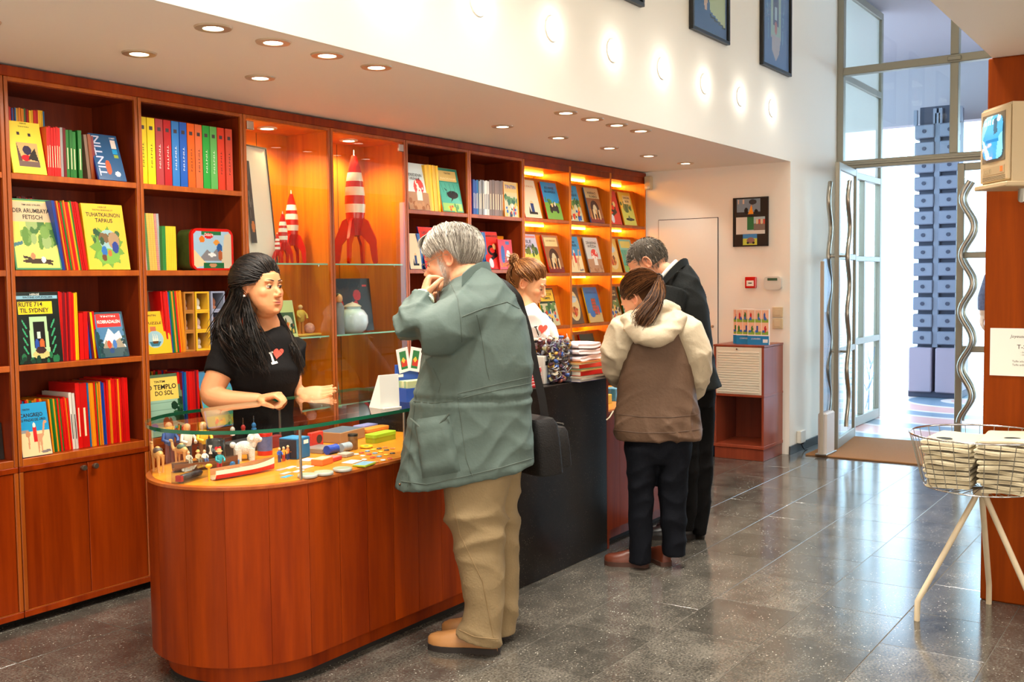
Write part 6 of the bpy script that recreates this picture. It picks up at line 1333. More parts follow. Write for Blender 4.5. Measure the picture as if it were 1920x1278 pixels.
M_skin = vcol('skin', .5, .35, bump=.04, bscale=300)
_b = M_skin.node_tree.nodes['Principled BSDF']; _b.inputs['Subsurface Weight'].default_value = .12; _b.inputs['Subsurface Radius'].default_value = (.012, .005, .003)
M_eyew = plain('eye_white', (232, 226, 220), .15); M_iris = plain('eye_dark', (30, 18, 12), .1)
class Head:
    def __init__(s, F, pitch, ref, world, scale=1, roll=0):
        f = Vector(F).normalized(); l = UP.cross(f).normalized(); p = math.radians(pitch)
        s.f = f*math.cos(p)+UP*math.sin(p); s.u = s.f.cross(l).normalized(); s.l = l
        if roll: q = math.radians(roll); s.l, s.u = s.l*math.cos(q)+s.u*math.sin(q), s.u*math.cos(q)-s.l*math.sin(q)
        s.A = np.stack([npv(s.f), npv(s.l), npv(s.u)]); s.k = scale; s.o = np.array(world)-np.array(ref)*scale@s.A
    def W(s, p): return s.o+np.asarray(p, float)*s.k@s.A
    def loc(s, V): return (np.asarray(V)-s.o)@s.A.T/s.k
    def skin(s, tone, lips, fat=0, nose=1, neck=(-.035, 0, -.17), neck_r=.054, male=False, closed=.35, beard=None, voxel=.0032, neck2=None, blush=.5, bridge=1):
        m = MB(); W = s.W; k = s.k
        def sph(c, r, nu=18, nv=12):
            t = MB(); t.sphere(c, r, nu, nv); m.add(W(t.v[0]), t.f)
        def tub(P, r, n=12): m.tube(W(np.array(P)), np.array(r)*k, n)
        sph((-.018, 0, .025), (.098, .077, .093), 28, 18)
        rows = [(.055, .080, -.06, .066), (.03, .085, -.06, .069), (0, .0845, -.05, .069), (-.03, .0855, -.03, .067), (-.055, .085, -.015, .061), (-.075, .084, 0, .053), (-.095, .081, .012, .041), (-.108, .075, .022, .028), (-.115, .064, .03, .014)]
        R_ = []
        for (u, fr, bk, hw) in rows:
            q = fat*np.clip(-u/.06, 0, 1.2); hw = hw+q*.011*(1 if u > -.11 else .4); fr = fr+q*.002; c = (fr+bk)/2; a = (fr-bk)/2
            R_.append(W([(c+a*math.copysign(abs(math.cos(t))**.85, math.cos(t)), hw*math.copysign(abs(math.sin(t))**.85, math.sin(t)), u) for t in np.linspace(0, 2*PI, 30, endpoint=False)]))
        m.loft(R_)
        tub([(.080-.01*(1-bridge), 0, .018), (.090-.011*(1-bridge), 0, -.006), (.101*nose**.3, 0, -.026), (.1055*nose**.4, 0, -.034)], [.0075, .0085, .0115*nose, .0115*nose]); sph((.0935, .0115*nose, -.0385), (.0105, .0085, .0075)); sph((.0935, -.0115*nose, -.0385), (.0105, .0085, .0075)); sph((.0945, 0, -.0395), (.0125, .008, .0065))
        for sd in (1, -1):
            sph((.0735, .029*sd, .0215), (.0145, .024, .0075 if male else .006)); sph((.050, (.041+.003*fat)*sd, -.026), (.029, .026, .028)); sph((.052, (.040+.006*fat)*sd, -.058), (.024, .017, .026) if fat else (.02, .012, .02))
            ec = np.array([-.013, .0785*sd, -.006])
            sph(ec+(0, -.004*sd, 0), (.017, .0065, .028)); a = np.linspace(.5, 5.6, 16); tub([(ec[0]-.003+.0175*math.cos(t), ec[1]+(.004-.004*math.cos(t))*sd, ec[2]+.001+.029*math.sin(t)) for t in a], np.full(16, .0046), 8); sph(ec+(.004, 0, -.026), (.0075, .005, .008))
        sph((.0885, 0, -.0612), (.0075, .0215, .0052)); sph((.0865, 0, -.0705), (.0085, .0185, .006)); sph((.076, 0, -.098), (.0125, .021, .0125))
        nk = np.array(neck, float); mid = (np.array([-.02, 0, -.045])+nk)/2
        tub([(-.02, 0, -.03), tuple(mid), tuple(nk)]+([neck2] if neck2 else []), [neck_r*.98, neck_r*.97, neck_r*1.06]+([neck_r*1.25] if neck2 else []), 20)
        if fat: sph((.028, 0, -.098), (.046, .044, .03))
        V, N, Fc = blob(m, voxel*k, 7+int(6*fat), .5); L = s.loc(V)
        g = lambda c, sg: np.exp(-(((L-np.array(c))/np.array(sg))**2).sum(1))
        d = np.zeros(len(L))
        for sd in (1, -1): d += .0115*g((.086, .031*sd, .002), (.03, .0145, .0095)); d += .0055*g((-.010, .083*sd, -.004), (.0085, .01, .014))
        d += .0022*g((.092, 0, -.0657), (.02, .02, .0022)); d += .003*g((.093, 0, -.05), (.012, .006, .006))
        V = V-np.outer(d, s.A[0])*0-N*d[:, None]*k; L = s.loc(V)
        C = np.tile(lin_a(tone), (len(L), 1))
        def tint(w, c): return C*(1-w[:, None])+lin_a(c)*w[:, None]
        pinkc = tuple(int(v*f) for v, f in zip(tone, (1.0, .80, .76)))
        C = tint(np.clip(blush*(g((.07, .045, -.03), (.03, .025, .022))+g((.07, -.045, -.03), (.03, .025, .022))+g((.105, 0, -.034), (.015, .014, .012))), 0, 1), pinkc)
        C = tint(np.clip(.75*(g((-.013, .085, -.006), (.025, .014, .034))+g((-.013, -.085, -.006), (.025, .014, .034))), 0, 1), pinkc)
        lipw = np.clip(1.6*g((.092, 0, -.0655), (.014, .0195, .0085))-.35, 0, 1); C = tint(lipw, lips)
        C = tint(np.clip(1.3*g((.093, 0, -.0657), (.012, .0185, .0016)), 0, .8), tuple(int(v*.45) for v in lips))
        if beard:
            bw = np.clip(g((.05, 0, -.085), (.06, .07, .035))*1.5-.25, 0, .85)*(L[:, 0] > -.02)+.8*g((.096, 0, -.052), (.012, .022, .006)); bw += .7*np.clip(g((.02, .07, -.04), (.022, .02, .035))+g((.02, -.07, -.04), (.022, .02, .035)), 0, 1); C = tint(np.clip(bw, 0, .85), beard)
        s.V, s.F, s.C, s.L = V, Fc, C, L; s.closed = closed; return s
    def eyes(s, fig, tone, lash=(24, 16, 14)):
        lid = MB(); s.brows = []
        for sd in (1, -1):
            e = MB(); ir = MB(); la = MB(); br = MB()
            c = np.array([.0715, .031*sd, .0015]); t = MB(); t.sphere((0, 0, 0), .0118, 16, 12); e.add(s.W(t.v[0]+c), t.f)
            dn = math.radians(8+26*s.closed); dr = np.array([math.cos(dn), 0, -math.sin(dn)]); T = MB(); T.sphere((0, 0, 0), .0069, 12, 8); ir.add(s.W(T.v[0]*np.array([.55, 1, 1])+c+dr*.0085), T.f)
            lim = .25-.75*s.closed     # the lid edge as a height on the eyeball
            for a0, a1 in ((lim, 1.0), (-1.0, -.55)):
                rows = []
                for zz in np.linspace(a0, a1, 6):
                    rr = math.sqrt(max(0, 1-zz*zz)); rows.append(s.W([c+np.array([rr*math.cos(t_), rr*math.sin(t_), zz])*.0128 for t_ in np.linspace(-1.5, 1.5, 13)]))
                lid.loft(rows, caps=False, closed=False)
            rr = math.sqrt(1-lim*lim); la.tube(s.W([c+np.array([rr*math.cos(t_), rr*math.sin(t_)*1.05, lim+.12*(1-abs(t_)/1.2)])*.0134 for t_ in np.linspace(-1.15, 1.15, 11)]), .0016*s.k, 5)
            br.tube(s.W([(.0865-.012*q*q, sd*(.014+.034*q), .0225+.004*math.sin(q*2.4)) for q in np.linspace(0, 1, 8)]), np.array([.0028, .0038, .004, .0037, .0033, .0028, .0022, .0012])*s.k, 6, flat=.6)
            eo = fig.part(e, 'eye', M_eyew); fig.part(ir, 'iris', M_iris, parent=eo); fig.part(la, 'eyelash', plain('lash_%d' % lash[0], lash, .6)); s.brows.append(br)
        s.lid = lid
        return s
def strands(paths, r, n=3, tone=((60, 50, 40), (120, 110, 100)), seed=0):
    "tapered locks, each with its own shade"
    m = MB(); V = []; F = []; C = []; b = 0; g = np.random.default_rng(seed); c0, c1 = np.array(tone[0]), np.array(tone[1])
    for P in paths:
        P = np.asarray(P); k = len(P); tg = np.gradient(P, axis=0); tg /= np.maximum(np.linalg.norm(tg, axis=1, keepdims=True), 1e-9)
        a = np.cross(tg, np.array([.3, .5, .81])); a /= np.maximum(np.linalg.norm(a, axis=1, keepdims=True), 1e-9); c = np.cross(tg, a)
        rr = r*np.interp(np.linspace(0, 1, k), [0, .12, .75, 1], [.7, 1, .9, .15])
        for j in range(n): t = 2*PI*j/n; V.append(P+rr[:, None]*(a*math.cos(t)+c*math.sin(t)))
        for i in range(k-1):
            for j in range(n): j2 = (j+1) % n; F.append((b+j*k+i, b+j2*k+i, b+j2*k+i+1, b+j*k+i+1))
        cc = tuple(c0+(c1-c0)*g.uniform()**1.5); C += [cc]*((k-1)*n); b += n*k
    m.v = [np.concatenate(V)]; m.n = b; m.f = F; m.m = [0]*len(F); m.c = C; return m
def bez(P, n=9):
    "smooth curve through control points"
    P = np.asarray(P, float); m = len(P); t = np.linspace(0, m-1, n); out = []
    for q in t:
        i = min(int(q), m-2); u = q-i; p0, p1, p2, p3 = P[max(i-1, 0)], P[i], P[i+1], P[min(i+2, m-1)]
        out.append(.5*((2*p1)+(-p0+p2)*u+(2*p0-5*p1+4*p2-p3)*u*u+(-p0+3*p1-3*p2+p3)*u**3))
    return np.array(out)
SK_C, SK_R = np.array([-.018, 0, .025]), np.array([.098, .077, .093])
def skull(d, lift=0): d = np.asarray(d, float); d = d/np.linalg.norm(d); return SK_C+d*(SK_R+lift)
def sdir(p): v = (np.asarray(p, float)-SK_C)/SK_R; return v/np.linalg.norm(v)
def comb(p0, p1, n=8, lift=.006, wob=0, g=None, bump=.0):
    d0, d1 = sdir(p0), sdir(p1); w_ = math.acos(np.clip(d0@d1, -1, 1)); out = []
    ax = g.normal(size=3)*wob if g is not None else np.zeros(3)
    for t in np.linspace(0, 1, n):
        d = d0*(1-t)+d1*t if w_ < 1e-3 else (math.sin((1-t)*w_)*d0+math.sin(t*w_)*d1)/math.sin(w_)
        out.append(skull(d+ax*math.sin(PI*t), lift*min(1, .12+3.5*t)+bump*math.sin(PI*t)))
    return np.array(out)
M_strand = vcol('hair_strands', .55, .25)
def hairmat(name, c1, c2): return plain(name, tuple(int(a*.7+b*.3) for a, b in zip(c1, c2)), .75, 0, .1)
def cap(head, keep, lift, n=48):
    "hair undercoat over the part of the skull where keep(local point) holds"
    V = []; F = []; idx = {}
    for i in range(n//2+1):
        t = PI*i/(n//2)
        for j in range(n): p = 2*PI*j/n; V.append(skull((math.sin(t)*math.cos(p), math.sin(t)*math.sin(p), math.cos(t)), lift))
    V = np.array(V); ok = np.array([keep(v) for v in V]); m = MB(); F = []
    for i in range(n//2):
        for j in range(n):
            q = (i*n+j, (i+1)*n+j, (i+1)*n+(j+1) % n, i*n+(j+1) % n)
            if all(ok[k] for k in q): F.append(q)
    m.add(head.W(V), F); return m
def hand_parts(m, w, d, n, side, curls, sc=1, spread=.12, thumb=(.9, .35, .2)):
    "adds a hand to builder m: wrist w, direction d, palm normal n, side +1 / -1 sets where the thumb is"
    w = np.asarray(w, float); d = np.asarray(d, float)/np.linalg.norm(d); n = np.asarray(n, float); n = n-d*(n@d); n /= np.linalg.norm(n); sd = np.cross(d, n)*side
    P = lambda a, b, c: w+(d*a+sd*b+n*c)*sc
    rings = []
    for a, hw, ht in ((-.02, .024, .019), (.0, .027, .018), (.03, .037, .017), (.06, .041, .0155), (.085, .041, .013), (.095, .037, .009)):
        rings.append([P(a, hw*math.copysign(abs(math.cos(t))**.8, math.cos(t)), ht*math.sin(t)) for t in np.linspace(0, 2*PI, 18, endpoint=False)])
    m.loft(rings)
    lens = [(.042, .026, .022), (.046, .029, .023), (.043, .027, .022), (.034, .021, .019)]; offs = [.031, .0105, -.0105, -.030]
    for i in range(4):
        p = P(.085-.004*(i == 3)-.003*(i == 0), offs[i], 0); a = 0; pts = [P(.06, offs[i]*.9, 0), p]; dd = d+sd*(spread*(1.5-i)*.5); dd /= np.linalg.norm(dd)
        for L_, c in zip(lens[i], curls[i]): a += c; p = p+(dd*math.cos(a)+n*math.sin(a))*L_*sc; pts.append(p)
        r = np.array([.0095, .0095, .0088, .008, .0066])*(.9 if i == 3 else 1)*sc; m.tube(bez(pts, 13), np.interp(np.linspace(0, 4, 13), range(5), r), 10)
    t0 = P(.012, .026, .004); dv = d*thumb[0]*.7+sd*.75+n*thumb[1]; dv /= np.linalg.norm(dv); t1 = t0+dv*.040*sc; dv2 = d*thumb[0]+sd*.15+n*(thumb[1]+thumb[2]); dv2 /= np.linalg.norm(dv2); t2 = t1+dv2*.032*sc; t3 = t2+(dv2+n*thumb[2]*.5)*.024*sc
    m.tube(bez([P(0, .012, .002), t0, t1, t2, t3], 13), np.interp(np.linspace(0, 4, 13), range(5), np.array([.016, .0145, .0115, .0105, .008])*sc), 10)
    return m
def join_skin(parts):
    V = []; F = []; C = []; b = 0
    for v, f, c in parts: V.append(v); C.append(c); F += [tuple(i+b for i in q) for q in f]; b += len(v)
    return np.concatenate(V), F, np.concatenate(C)
def make_body(fig, head, arms, inner, tone, extra=None):
    parts = [(head.V, head.F, head.C)]
    lidm = head.lid if hasattr(head, 'lid') else None
    if lidm: v = np.concatenate(lidm.v); parts.append((v, lidm.f, np.tile(lin_a(tuple(int(q*.93) for q in tone)), (len(v), 1))))
    if arms: v, n, f = blob(arms, .0042, 3, .5); parts.append((v, f, np.tile(lin_a(tone), (len(v), 1))))
    if inner: v, n, f = blob(inner, .02, 3, .5); parts.append((v, f, np.tile(lin_a(tone), (len(v), 1))))
    V, F, C = join_skin(parts); return fig.part(rawmesh('body', V, F, M_skin, True, C), 'body', None)
def cloth(fig, name, mb, mat, voxel=.009, it=6, fold=None, parent=None, mi=None, after=None):
    V, N, F = blob(mb, voxel, it)
    if fold: V = folds(V, N, *fold[0], **fold[1])
    if after: V = after(V, N)
    idx = None
    if mi is not None:
        cen = np.array([V[list(f)].mean(0) for f in F]); idx = mi(cen).astype(int)
    o = fig.part(rawmesh(name, V, F, mat, True, None, idx), name, None, parent=parent)
    return o, bvh(V, F), V, F
def shoe(fig, heel, toe, mat, sole_mat, w=.1, h=.085, lace=True, sole_h=.022, open_h=.11):
    heel = np.array([heel[0], heel[1], 0.]); toe = np.array([toe[0], toe[1], 0.]); d = toe-heel; L = np.linalg.norm(d); d /= L; s_ = np.array([-d[1], d[0], 0])
    def outline(k, grow=0): return [(heel+d*(L*a)+s_*((b+grow*np.sign(b))*w)) for a, b in k]
    shp = [(0, .0), (.01, .2), (.06, .33), (.2, .36), (.4, .35), (.6, .44), (.75, .47), (.88, .4), (.97, .22), (1, 0), (.97, -.22), (.88, -.4), (.75, -.47), (.6, -.44), (.4, -.35), (.2, -.36), (.06, -.33), (.01, -.2)]
    m = MB(); o_ = outline(shp, .02); m.loft([[p+np.array([0, 0, z]) for p in o_] for z in (0, sole_h)])
    so = MB(); so.loft([[p+np.array([0, 0, z]) for p in o_] for z in (0, sole_h*.6, sole_h)])
    u = MB(); rings = []
    for a, hw, ht in ((.015, .24, .95), (.08, .31, 1.05), (.2, .33, 1.08), (.34, .33, 1.0), (.48, .37, .86), (.62, .43, .7), (.76, .44, .58), (.88, .38, .52), (.96, .22, .42), (.99, .08, .3)):
        c = heel+d*(L*a); rings.append([c+s_*(hw*w*math.copysign(abs(math.cos(t))**.75, math.cos(t)))+np.array([0, 0, sole_h*.8+h*ht*(max(math.sin(t), -.12))]) for t in np.linspace(0, 2*PI, 20, endpoint=False)])
    u.loft(rings); o = fig.part(u, 'shoe', mat, 70); so_ = fig.part(so, 'sole', sole_mat, 40, parent=o)
    if lace:
        lm = MB()
        for a in (.4, .47, .54): c = heel+d*(L*a); hh = sole_h*.8+h*np.interp(a, [.34, .48, .62], [1.0, .86, .7]); lm.tube([c+s_*(-.22*w)+np.array([0, 0, hh-.004]), c+np.array([0, 0, hh+.004]), c+s_*(.22*w)+np.array([0, 0, hh-.004])], .0025, 6)
        fig.part(lm, 'laces', plain('lace', (60, 44, 30), .7), 60, parent=o)
    return o
# ------------------------------------------------------------------ grey-haired man in a sage jacket
P1 = Fig(3.13, 2.27, 'elderly man with grey hair, glasses, sage jacket and khaki trousers at the showcase')
J = P1.J; tone1 = (214, 150, 112)
F1 = lf*math.cos(math.radians(16))+fwh*math.sin(math.radians(16))
h1 = Head(F1, -18, (-.013, .0785, -.006), J(839, 484, -.02), 1.04)
h1.skin(tone1, (176, 100, 84), fat=.55, nose=1.15, male=True, neck=tuple(h1.loc(J(872, 515, .02))), neck_r=.06, closed=.7, beard=(206, 196, 184), neck2=tuple(h1.loc(J(885, 545, .02)))).eyes(P1, tone1, (90, 80, 74))
for q in h1.brows: P1.part(q, 'eyebrow', plain('brow_grey', (150, 140, 130), .8))
arms = MB(); w_ = J(794, 560, -.085)
hand_parts(arms, w_, npv(-lf*.15+UP*.75+fwh*.35), npv(-lf*.9-UP*.3+fwh*.2), -1, [(1.3, 1.3, .8)]*4, .92)
w2 = J(818, 580, .10); hand_parts(arms, w2, npv(UP*.9+lf*.2-fwh*.2), npv(-fwh*.3-lf*.8), -1, [(.9, 1.1, .6)]*4, 1.0)
arms.tube([J(790, 565, -.1), J(793, 568, -.09), w_], [.034, .03, .026], 14); arms.tube([J(835, 630, .2), w2], [.036, .027], 14)
inner = MB(); inner.loft([P1.ring(870, 905, 505, 0, .05), P1.ring(830, 955, 560, 0, .1), P1.ring(810, 985, 700, 0, .13), P1.ring(800, 985, 840, 0, .12)])
for xa, dd in ((900, -.04), (928, .1)): inner.tube([J(xa, 850, dd), J(xa+4, 1050, dd), J(xa+6, 1190, dd)], [.05, .035, .03], 12)
make_body(P1, h1, arms, inner, tone1)
# hair: combed from the crown line down to the hairline
g = np.random.default_rng(3); paths = []
bot = np.array([(.072, .05, .048), (.045, .07, .022), (.012, .076, .034), (-.03, .077, .024), (-.05, .073, -.035), (-.085, .05, -.055), (-.105, .0, -.06)])
top = np.array([(.085, .02, .075), (.06, .012, .10), (.03, .012, .112), (-.01, .01, .118), (-.05, .008, .11), (-.085, .006, .09), (-.11, 0, .06)])
def lerp_poly(P, s): i = np.clip(s, 0, 1)*(len(P)-1); return np.array([np.interp(i, range(len(P)), P[:, k]) for k in range(3)])
for i in range(2600):
    s_ = g.uniform(0, 1); sd = 1 if g.uniform() < .62 else -1; a = lerp_poly(top, s_+g.normal()*.03)+g.normal(size=3)*.006; b = lerp_poly(bot, s_*.92+.04+g.normal()*.05)
    a = a*np.array([1, sd, 1]); b = b*np.array([1, sd, 1])+g.normal(size=3)*np.array([.003, .002, .006])
    q = comb(a, b, 8, .010+g.uniform(0, .007), .05, g, .005); q[-1] += (q[-1]-SK_C)*.04; paths.append(h1.W(q))
for i in range(300):   # forelock swept over the brow
    s_ = g.uniform(-1, 1); a = np.array([.045, .05*s_, .105]); q = [a, (.066, .05*s_+.004, .099), (.079, .048*s_+.010, .087+g.normal()*.003), (.085+g.normal()*.002, .046*s_+.018, .070+g.normal()*.004)]; paths.append(h1.W(bez(q, 8)))
kp = lambda v: (v[2] > .042+.35*max(0, v[0]-.03)+.3*max(0, .02+v[0])*0) and not (v[0] > .055 and v[2] < .075) or (v[0] < -.045 and v[2] > -.05) or (v[0] < -.03 and v[2] > .01)
M_h1 = hairmat('hair_grey', (120, 112, 102), (212, 204, 190))
hob = P1.part(cap(h1, kp, .005), 'hair', M_h1); P1.part(strands(paths, .0012, 3, ((110, 102, 92), (226, 218, 204))), 'strands', M_strand, 60, parent=hob)
bp = []
for i in range(800):   # short beard and sideburns
    c = g.uniform(); 
    p = np.array([g.uniform(.0, .085), g.choice([-1, 1])*g.uniform(.0, .062), g.uniform(-.108, -.075)]) if c < .6 else (np.array([g.uniform(.01, .028), g.choice([-1, 1])*.071, g.uniform(-.075, .01)]) if c < .85 else np.array([.095, g.uniform(-.022, .022), g.uniform(-.056, -.05)]))
    k = np.argmin(((h1.L-p)**2).sum(1)); n_ = h1.L[k]-np.array([0, 0, -.02]); n_ /= np.linalg.norm(n_); bp.append(h1.W([h1.L[k], h1.L[k]+n_*.004+np.array([0, 0, -.003]), h1.L[k]+n_*.006+np.array([.001, 0, -.009])]))
P1.part(strands(bp, .0011, 3, ((170, 158, 146), (230, 224, 212))), 'beard', M_strand)
gl = MB()
for sd in (1, -1):
    gl.tube(h1.W([(.1-.0, .032*sd+.021*math.cos(t), -.004+.0165*math.sin(t)) for t in np.linspace(0, 2*PI, 24, endpoint=False)]), .0011, 6, closed=True); gl.tube(h1.W([(.1, .053*sd, .004), (.06, .073*sd, .006), (.0, .079*sd, .012), (-.02, .081*sd, .004)]), .0012, 6)
gl.tube(h1.W([(.1, .011, 0), (.106, 0, .004), (.1, -.011, 0)]), .0011, 6); go = P1.part(gl, 'glasses', M_steel)
for sd in (1, -1):
    ln = MB(); ln.add(h1.W([(.1, .032*sd+.02*math.cos(t), -.004+.0155*math.sin(t)) for t in np.linspace(0, 2*PI, 24, endpoint=False)]), [tuple(range(24))]); P1.part(ln, 'lens', M_glass, None, parent=go)
# jacket
M_sage = plain('sage_cotton', (84, 98, 92), .62, 0, .2, noise=.12, nscale=14, bump=.12, bscale=70); M_seam = plain('sage_seam', (74, 86, 78), .7)
jk = MB(); R_ = P1.ring
jk.loft([R_(870, 906, 497, .02, .055, yl=505), R_(852, 924, 510, .01, .085, yl=520), R_(834, 946, 528, 0, .125, yl=536), R_(822, 965, 555, 0, .155), R_(811, 984, 592, 0, .168), R_(800, 996, 640, 0, .175), R_(788, 1000, 690, 0, .178), R_(776, 997, 735, 0, .172), R_(768, 996, 765, 0, .176), R_(758, 999, 815, 0, .18, yl=822, yr=808), R_(749, 1003, 865, 0, .183, yl=882, yr=846), R_(743, 1004, 885, 0, .185, yl=908, yr=862), R_(742, 1004, 893, 0, .183, yl=917, yr=869)])
jk.tube([J(905, 585, -.06), J(868, 592, -.13), J(825, 620, -.17), J(788, 624, -.175)], [.085, .098, .098, .088], 20); jk.tube([J(786, 626, -.175), J(780, 600, -.155), J(784, 578, -.125), J(791, 560, -.092)], [.086, .08, .064, .046], 20)
jk.tube([J(925, 575, .1), J(900, 640, .2), J(855, 660, .24)], [.09, .085, .07], 16); jk.tube([J(855, 660, .24), J(832, 620, .17), J(820, 592, .12)], [.07, .055, .042], 16)
def waist(V, N):
    z0 = J(880, 742, 0)[2]; d = -.007*np.exp(-((V[:, 2]-z0)/.011)**2)+.004*np.exp(-((V[:, 2]-z0-.02)/.012)**2)+.004*np.exp(-((V[:, 2]-z0+.02)/.012)**2); th = np.arctan2(V[:, 1]-2.27, V[:, 0]-3.13); d += .002*np.sin(th*60)*np.exp(-((V[:, 2]-z0)/.03)**2)
    return V+N*d[:, None]
def m_arm(V): a = np.exp(-((V-J(800, 600, -.15))**2).sum(1)/.03); return .55+1.0*a
jo, bv1, JV, JF = cloth(P1, 'jacket', jk, M_sage, .0085, 4, ((([.5, .3, .8], [-.4, .8, .5], [.2, -.5, 1]), .022, .10), dict(seed=5, mask=m_arm)), after=waist)
# collar, yoke, seams, drawcord hem, pocket, snaps
col_ = MB(); cp_ = [J(868, 520, -.10), J(884, 507, -.06), J(903, 499, .0), J(912, 503, .06), J(900, 512, .11)]
cb = bez(cp_, 14); up_ = np.array([0, 0, 1.]); ctr = J(880, 510, .02)
outs = [(p-ctr)/np.linalg.norm(p-ctr) for p in cb]
col_.loft([[p+o_*.006-up_*.004, p+o_*.020-up_*.030, p+o_*.026-up_*.034, p+o_*.016+up_*.012, p+o_*.002+up_*.016, p-o_*.004-up_*.004] for p, o_ in zip(cb, outs)]); P1.part(col_, 'collar', M_sage, 50, parent=jo)
sm = MB()
def addm(a, b):
    for v, in zip(b.v): pass
    off = a.n
    for v in b.v: a.v.append(v)
    a.n += b.n; a.f += [tuple(i+off for i in f) for f in b.f]; a.m += b.m; a.c += b.c
for pl in ([(846, 532), (858, 560), (864, 600), (866, 640)], [(866, 594), (905, 578), (950, 566), (985, 585)], [(894, 590), (905, 640), (912, 690), (918, 712)], [(858, 738), (890, 730), (940, 718), (994, 706)], [(857, 748), (890, 740), (940, 729), (995, 718)], [(858, 745), (866, 800), (874, 860), (886, 893)], [(776, 752), (812, 756), (850, 752)], [(782, 690), (778, 760), (768, 840), (764, 912)], [(752, 902), (800, 908), (870, 893), (940, 876), (1000, 858)], [(812, 690), (826, 720), (822, 736)]):
    q = seam(bv1, pl, .0018, .0005)
    if q.n: addm(sm, q)
P1.part(sm, 'seams', M_seam, 60, parent=jo)
pk = patch(bv1, quad_grid([(777, 786), (842, 776), (864, 884), (792, 897)], 14, 14), .024); P1.part(pk, 'pocket', M_sage, 60, parent=jo)
pe = seam(bv1, [(777, 786), (795, 800), (824, 797), (845, 774)], .004, .018); P1.part(pe, 'pocket_edge', M_seam, 60, parent=jo)
for a, b in ((802, 825), (757, 798), (751, 908)):
    q = on(bv1, a, b, .014 if a == 802 else .003)
    if q is not None: sn_ = MB(); sn_.sphere(q, .005, 10, 6); P1.part(sn_, 'snap', plain('snap_brass', (120, 84, 60), .35, metal=.8), 60, parent=jo)
cf = MB(); cf.tube([J(791, 566, -.105), J(794, 556, -.085)], [.046, .040], 18); P1.part(cf, 'shirt_cuff', plain('shirt_pale', (222, 230, 204), .7), 60)
# trousers
M_khaki = plain('khaki_cotton', (136, 116, 84), .75, 0, .2, noise=.12, nscale=12, bump=.2, bscale=120)
tr = MB()
tr.loft([R_(835, 975, 850, .02, .13), R_(829, 962, 890, -.02, .135), R_(832, 950, 935, -.04, .115), R_(842, 949, 990, -.05, .1), R_(853, 948, 1040, -.05, .095), R_(864, 946, 1090, -.05, .09), R_(872, 945, 1130, -.05, .085), R_(866, 943, 1165, -.05, .085), R_(856, 942, 1192, -.05, .085, yl=1180, yr=1202), R_(852, 941, 1200, -.05, .084, yl=1188, yr=1211)])
tr.loft([R_(860, 984, 850, .08, .12), R_(872, 978, 890, .1, .11), R_(884, 974, 940, .105, .1), R_(896, 973, 1000, .105, .09), R_(906, 974, 1060, .105, .08), R_(908, 973, 1120, .105, .078), R_(904, 969, 1172, .105, .078), R_(902, 968, 1184, .105, .078)])
to, bvt, _, _ = cloth(P1, 'trousers', tr, M_khaki, .0085, 3, ((([.3, .2, 1], [-.5, .3, .8], [.6, -.2, .7]), .013, .13), dict(seed=11, mask=lambda V: .5+.9*np.exp(-((V[:, 2]-.5)/.14)**2)+.8*np.exp(-((V[:, 2]-.1)/.08)**2))))
cu_ = MB(); [addm(cu_, seam(bvt, q, .002, .0005)) for q in ([(856, 1178), (890, 1193), (941, 1199)], [(846, 925), (862, 1000), (905, 1090), (925, 1195)]) if seam(bvt, q).n]
P1.part(cu_, 'seams', plain('khaki_seam', (134, 110, 74), .8), 60, parent=to)
M_tan = plain('tan_leather', (166, 116, 66), .45, noise=.2, nscale=18, bump=.1); M_sole = plain('dark_sole', (34, 26, 22), .7)
shoe(P1, at(938, 1222, 'z', 0)[:2], at(802, 1212, 'z', 0)[:2], M_tan, M_sole, .108, .082)
hf = at(960, 1193, 'z', 0); shoe(P1, hf[:2], (hf.x-.13, hf.y+.25), M_tan, M_sole, .105, .082)
# shoulder bag (a thing of its own)
bag = thing('shoulder_bag', 'black fabric shoulder bag hanging behind the elderly man', 'bag', tuple(J(1012, 880, .21)))
B0 = J(1012, 880, .21); M_bag = plain('bag_nylon', (20, 18, 17), .6, 0, .25, noise=.15, bump=.25, bscale=160)
bd = MB(); ax = npv(fwh*.55-lf*.83); ay = npv(fwh*.83+lf*.55)
def bagbox(m, c, w, d, h, tilt=0, n=20, p=5):
    rings = []
    for zz, k in ((0, .9), (.03, .98), (.5, 1), (.9, .97), (1, .86)):
        rings.append([np.array(c)+ax*(w/2*k*math.copysign(abs(math.cos(t))**(2/p), math.cos(t))+tilt*zz*h)+ay*(d/2*k*math.copysign(abs(math.sin(t))**(2/p), math.sin(t)))+np.array([0, 0, zz*h]) for t in np.linspace(0, 2*PI, n, endpoint=False)])
    m.loft(rings)
bagbox(bd, B0+ax*-.035, .13, .30, .22, -.12); o = bd.build('main_compartment', M_bag, bag, 40); o.location = -bag.location
bd = MB(); bagbox(bd, B0+ax*.055+np.array([0, 0, .02]), .075, .22, .155, -.12); o2 = bd.build('front_pocket', M_bag, bag, 40); o2.location = -bag.location
zp = MB(); zp.tube([B0+ax*(.045-.02*t)+ay*(-.1+.2*t)+np.array([0, 0, .19]) for t in np.linspace(0, 1, 6)], .004, 6); o3 = zp.build('zip', plain('zip_grey', (70, 66, 62), .4), bag, 60); o3.location = -bag.location
sp_ = [J(905, 515, .07), J(940, 525, .02), J(968, 552, .03)]
for a, b in ((978, 580), (990, 620), (998, 660), (1006, 700), (1016, 745), (1022, 785)): sp_.append(J(a, b, .06+.14*(b-580)/205))
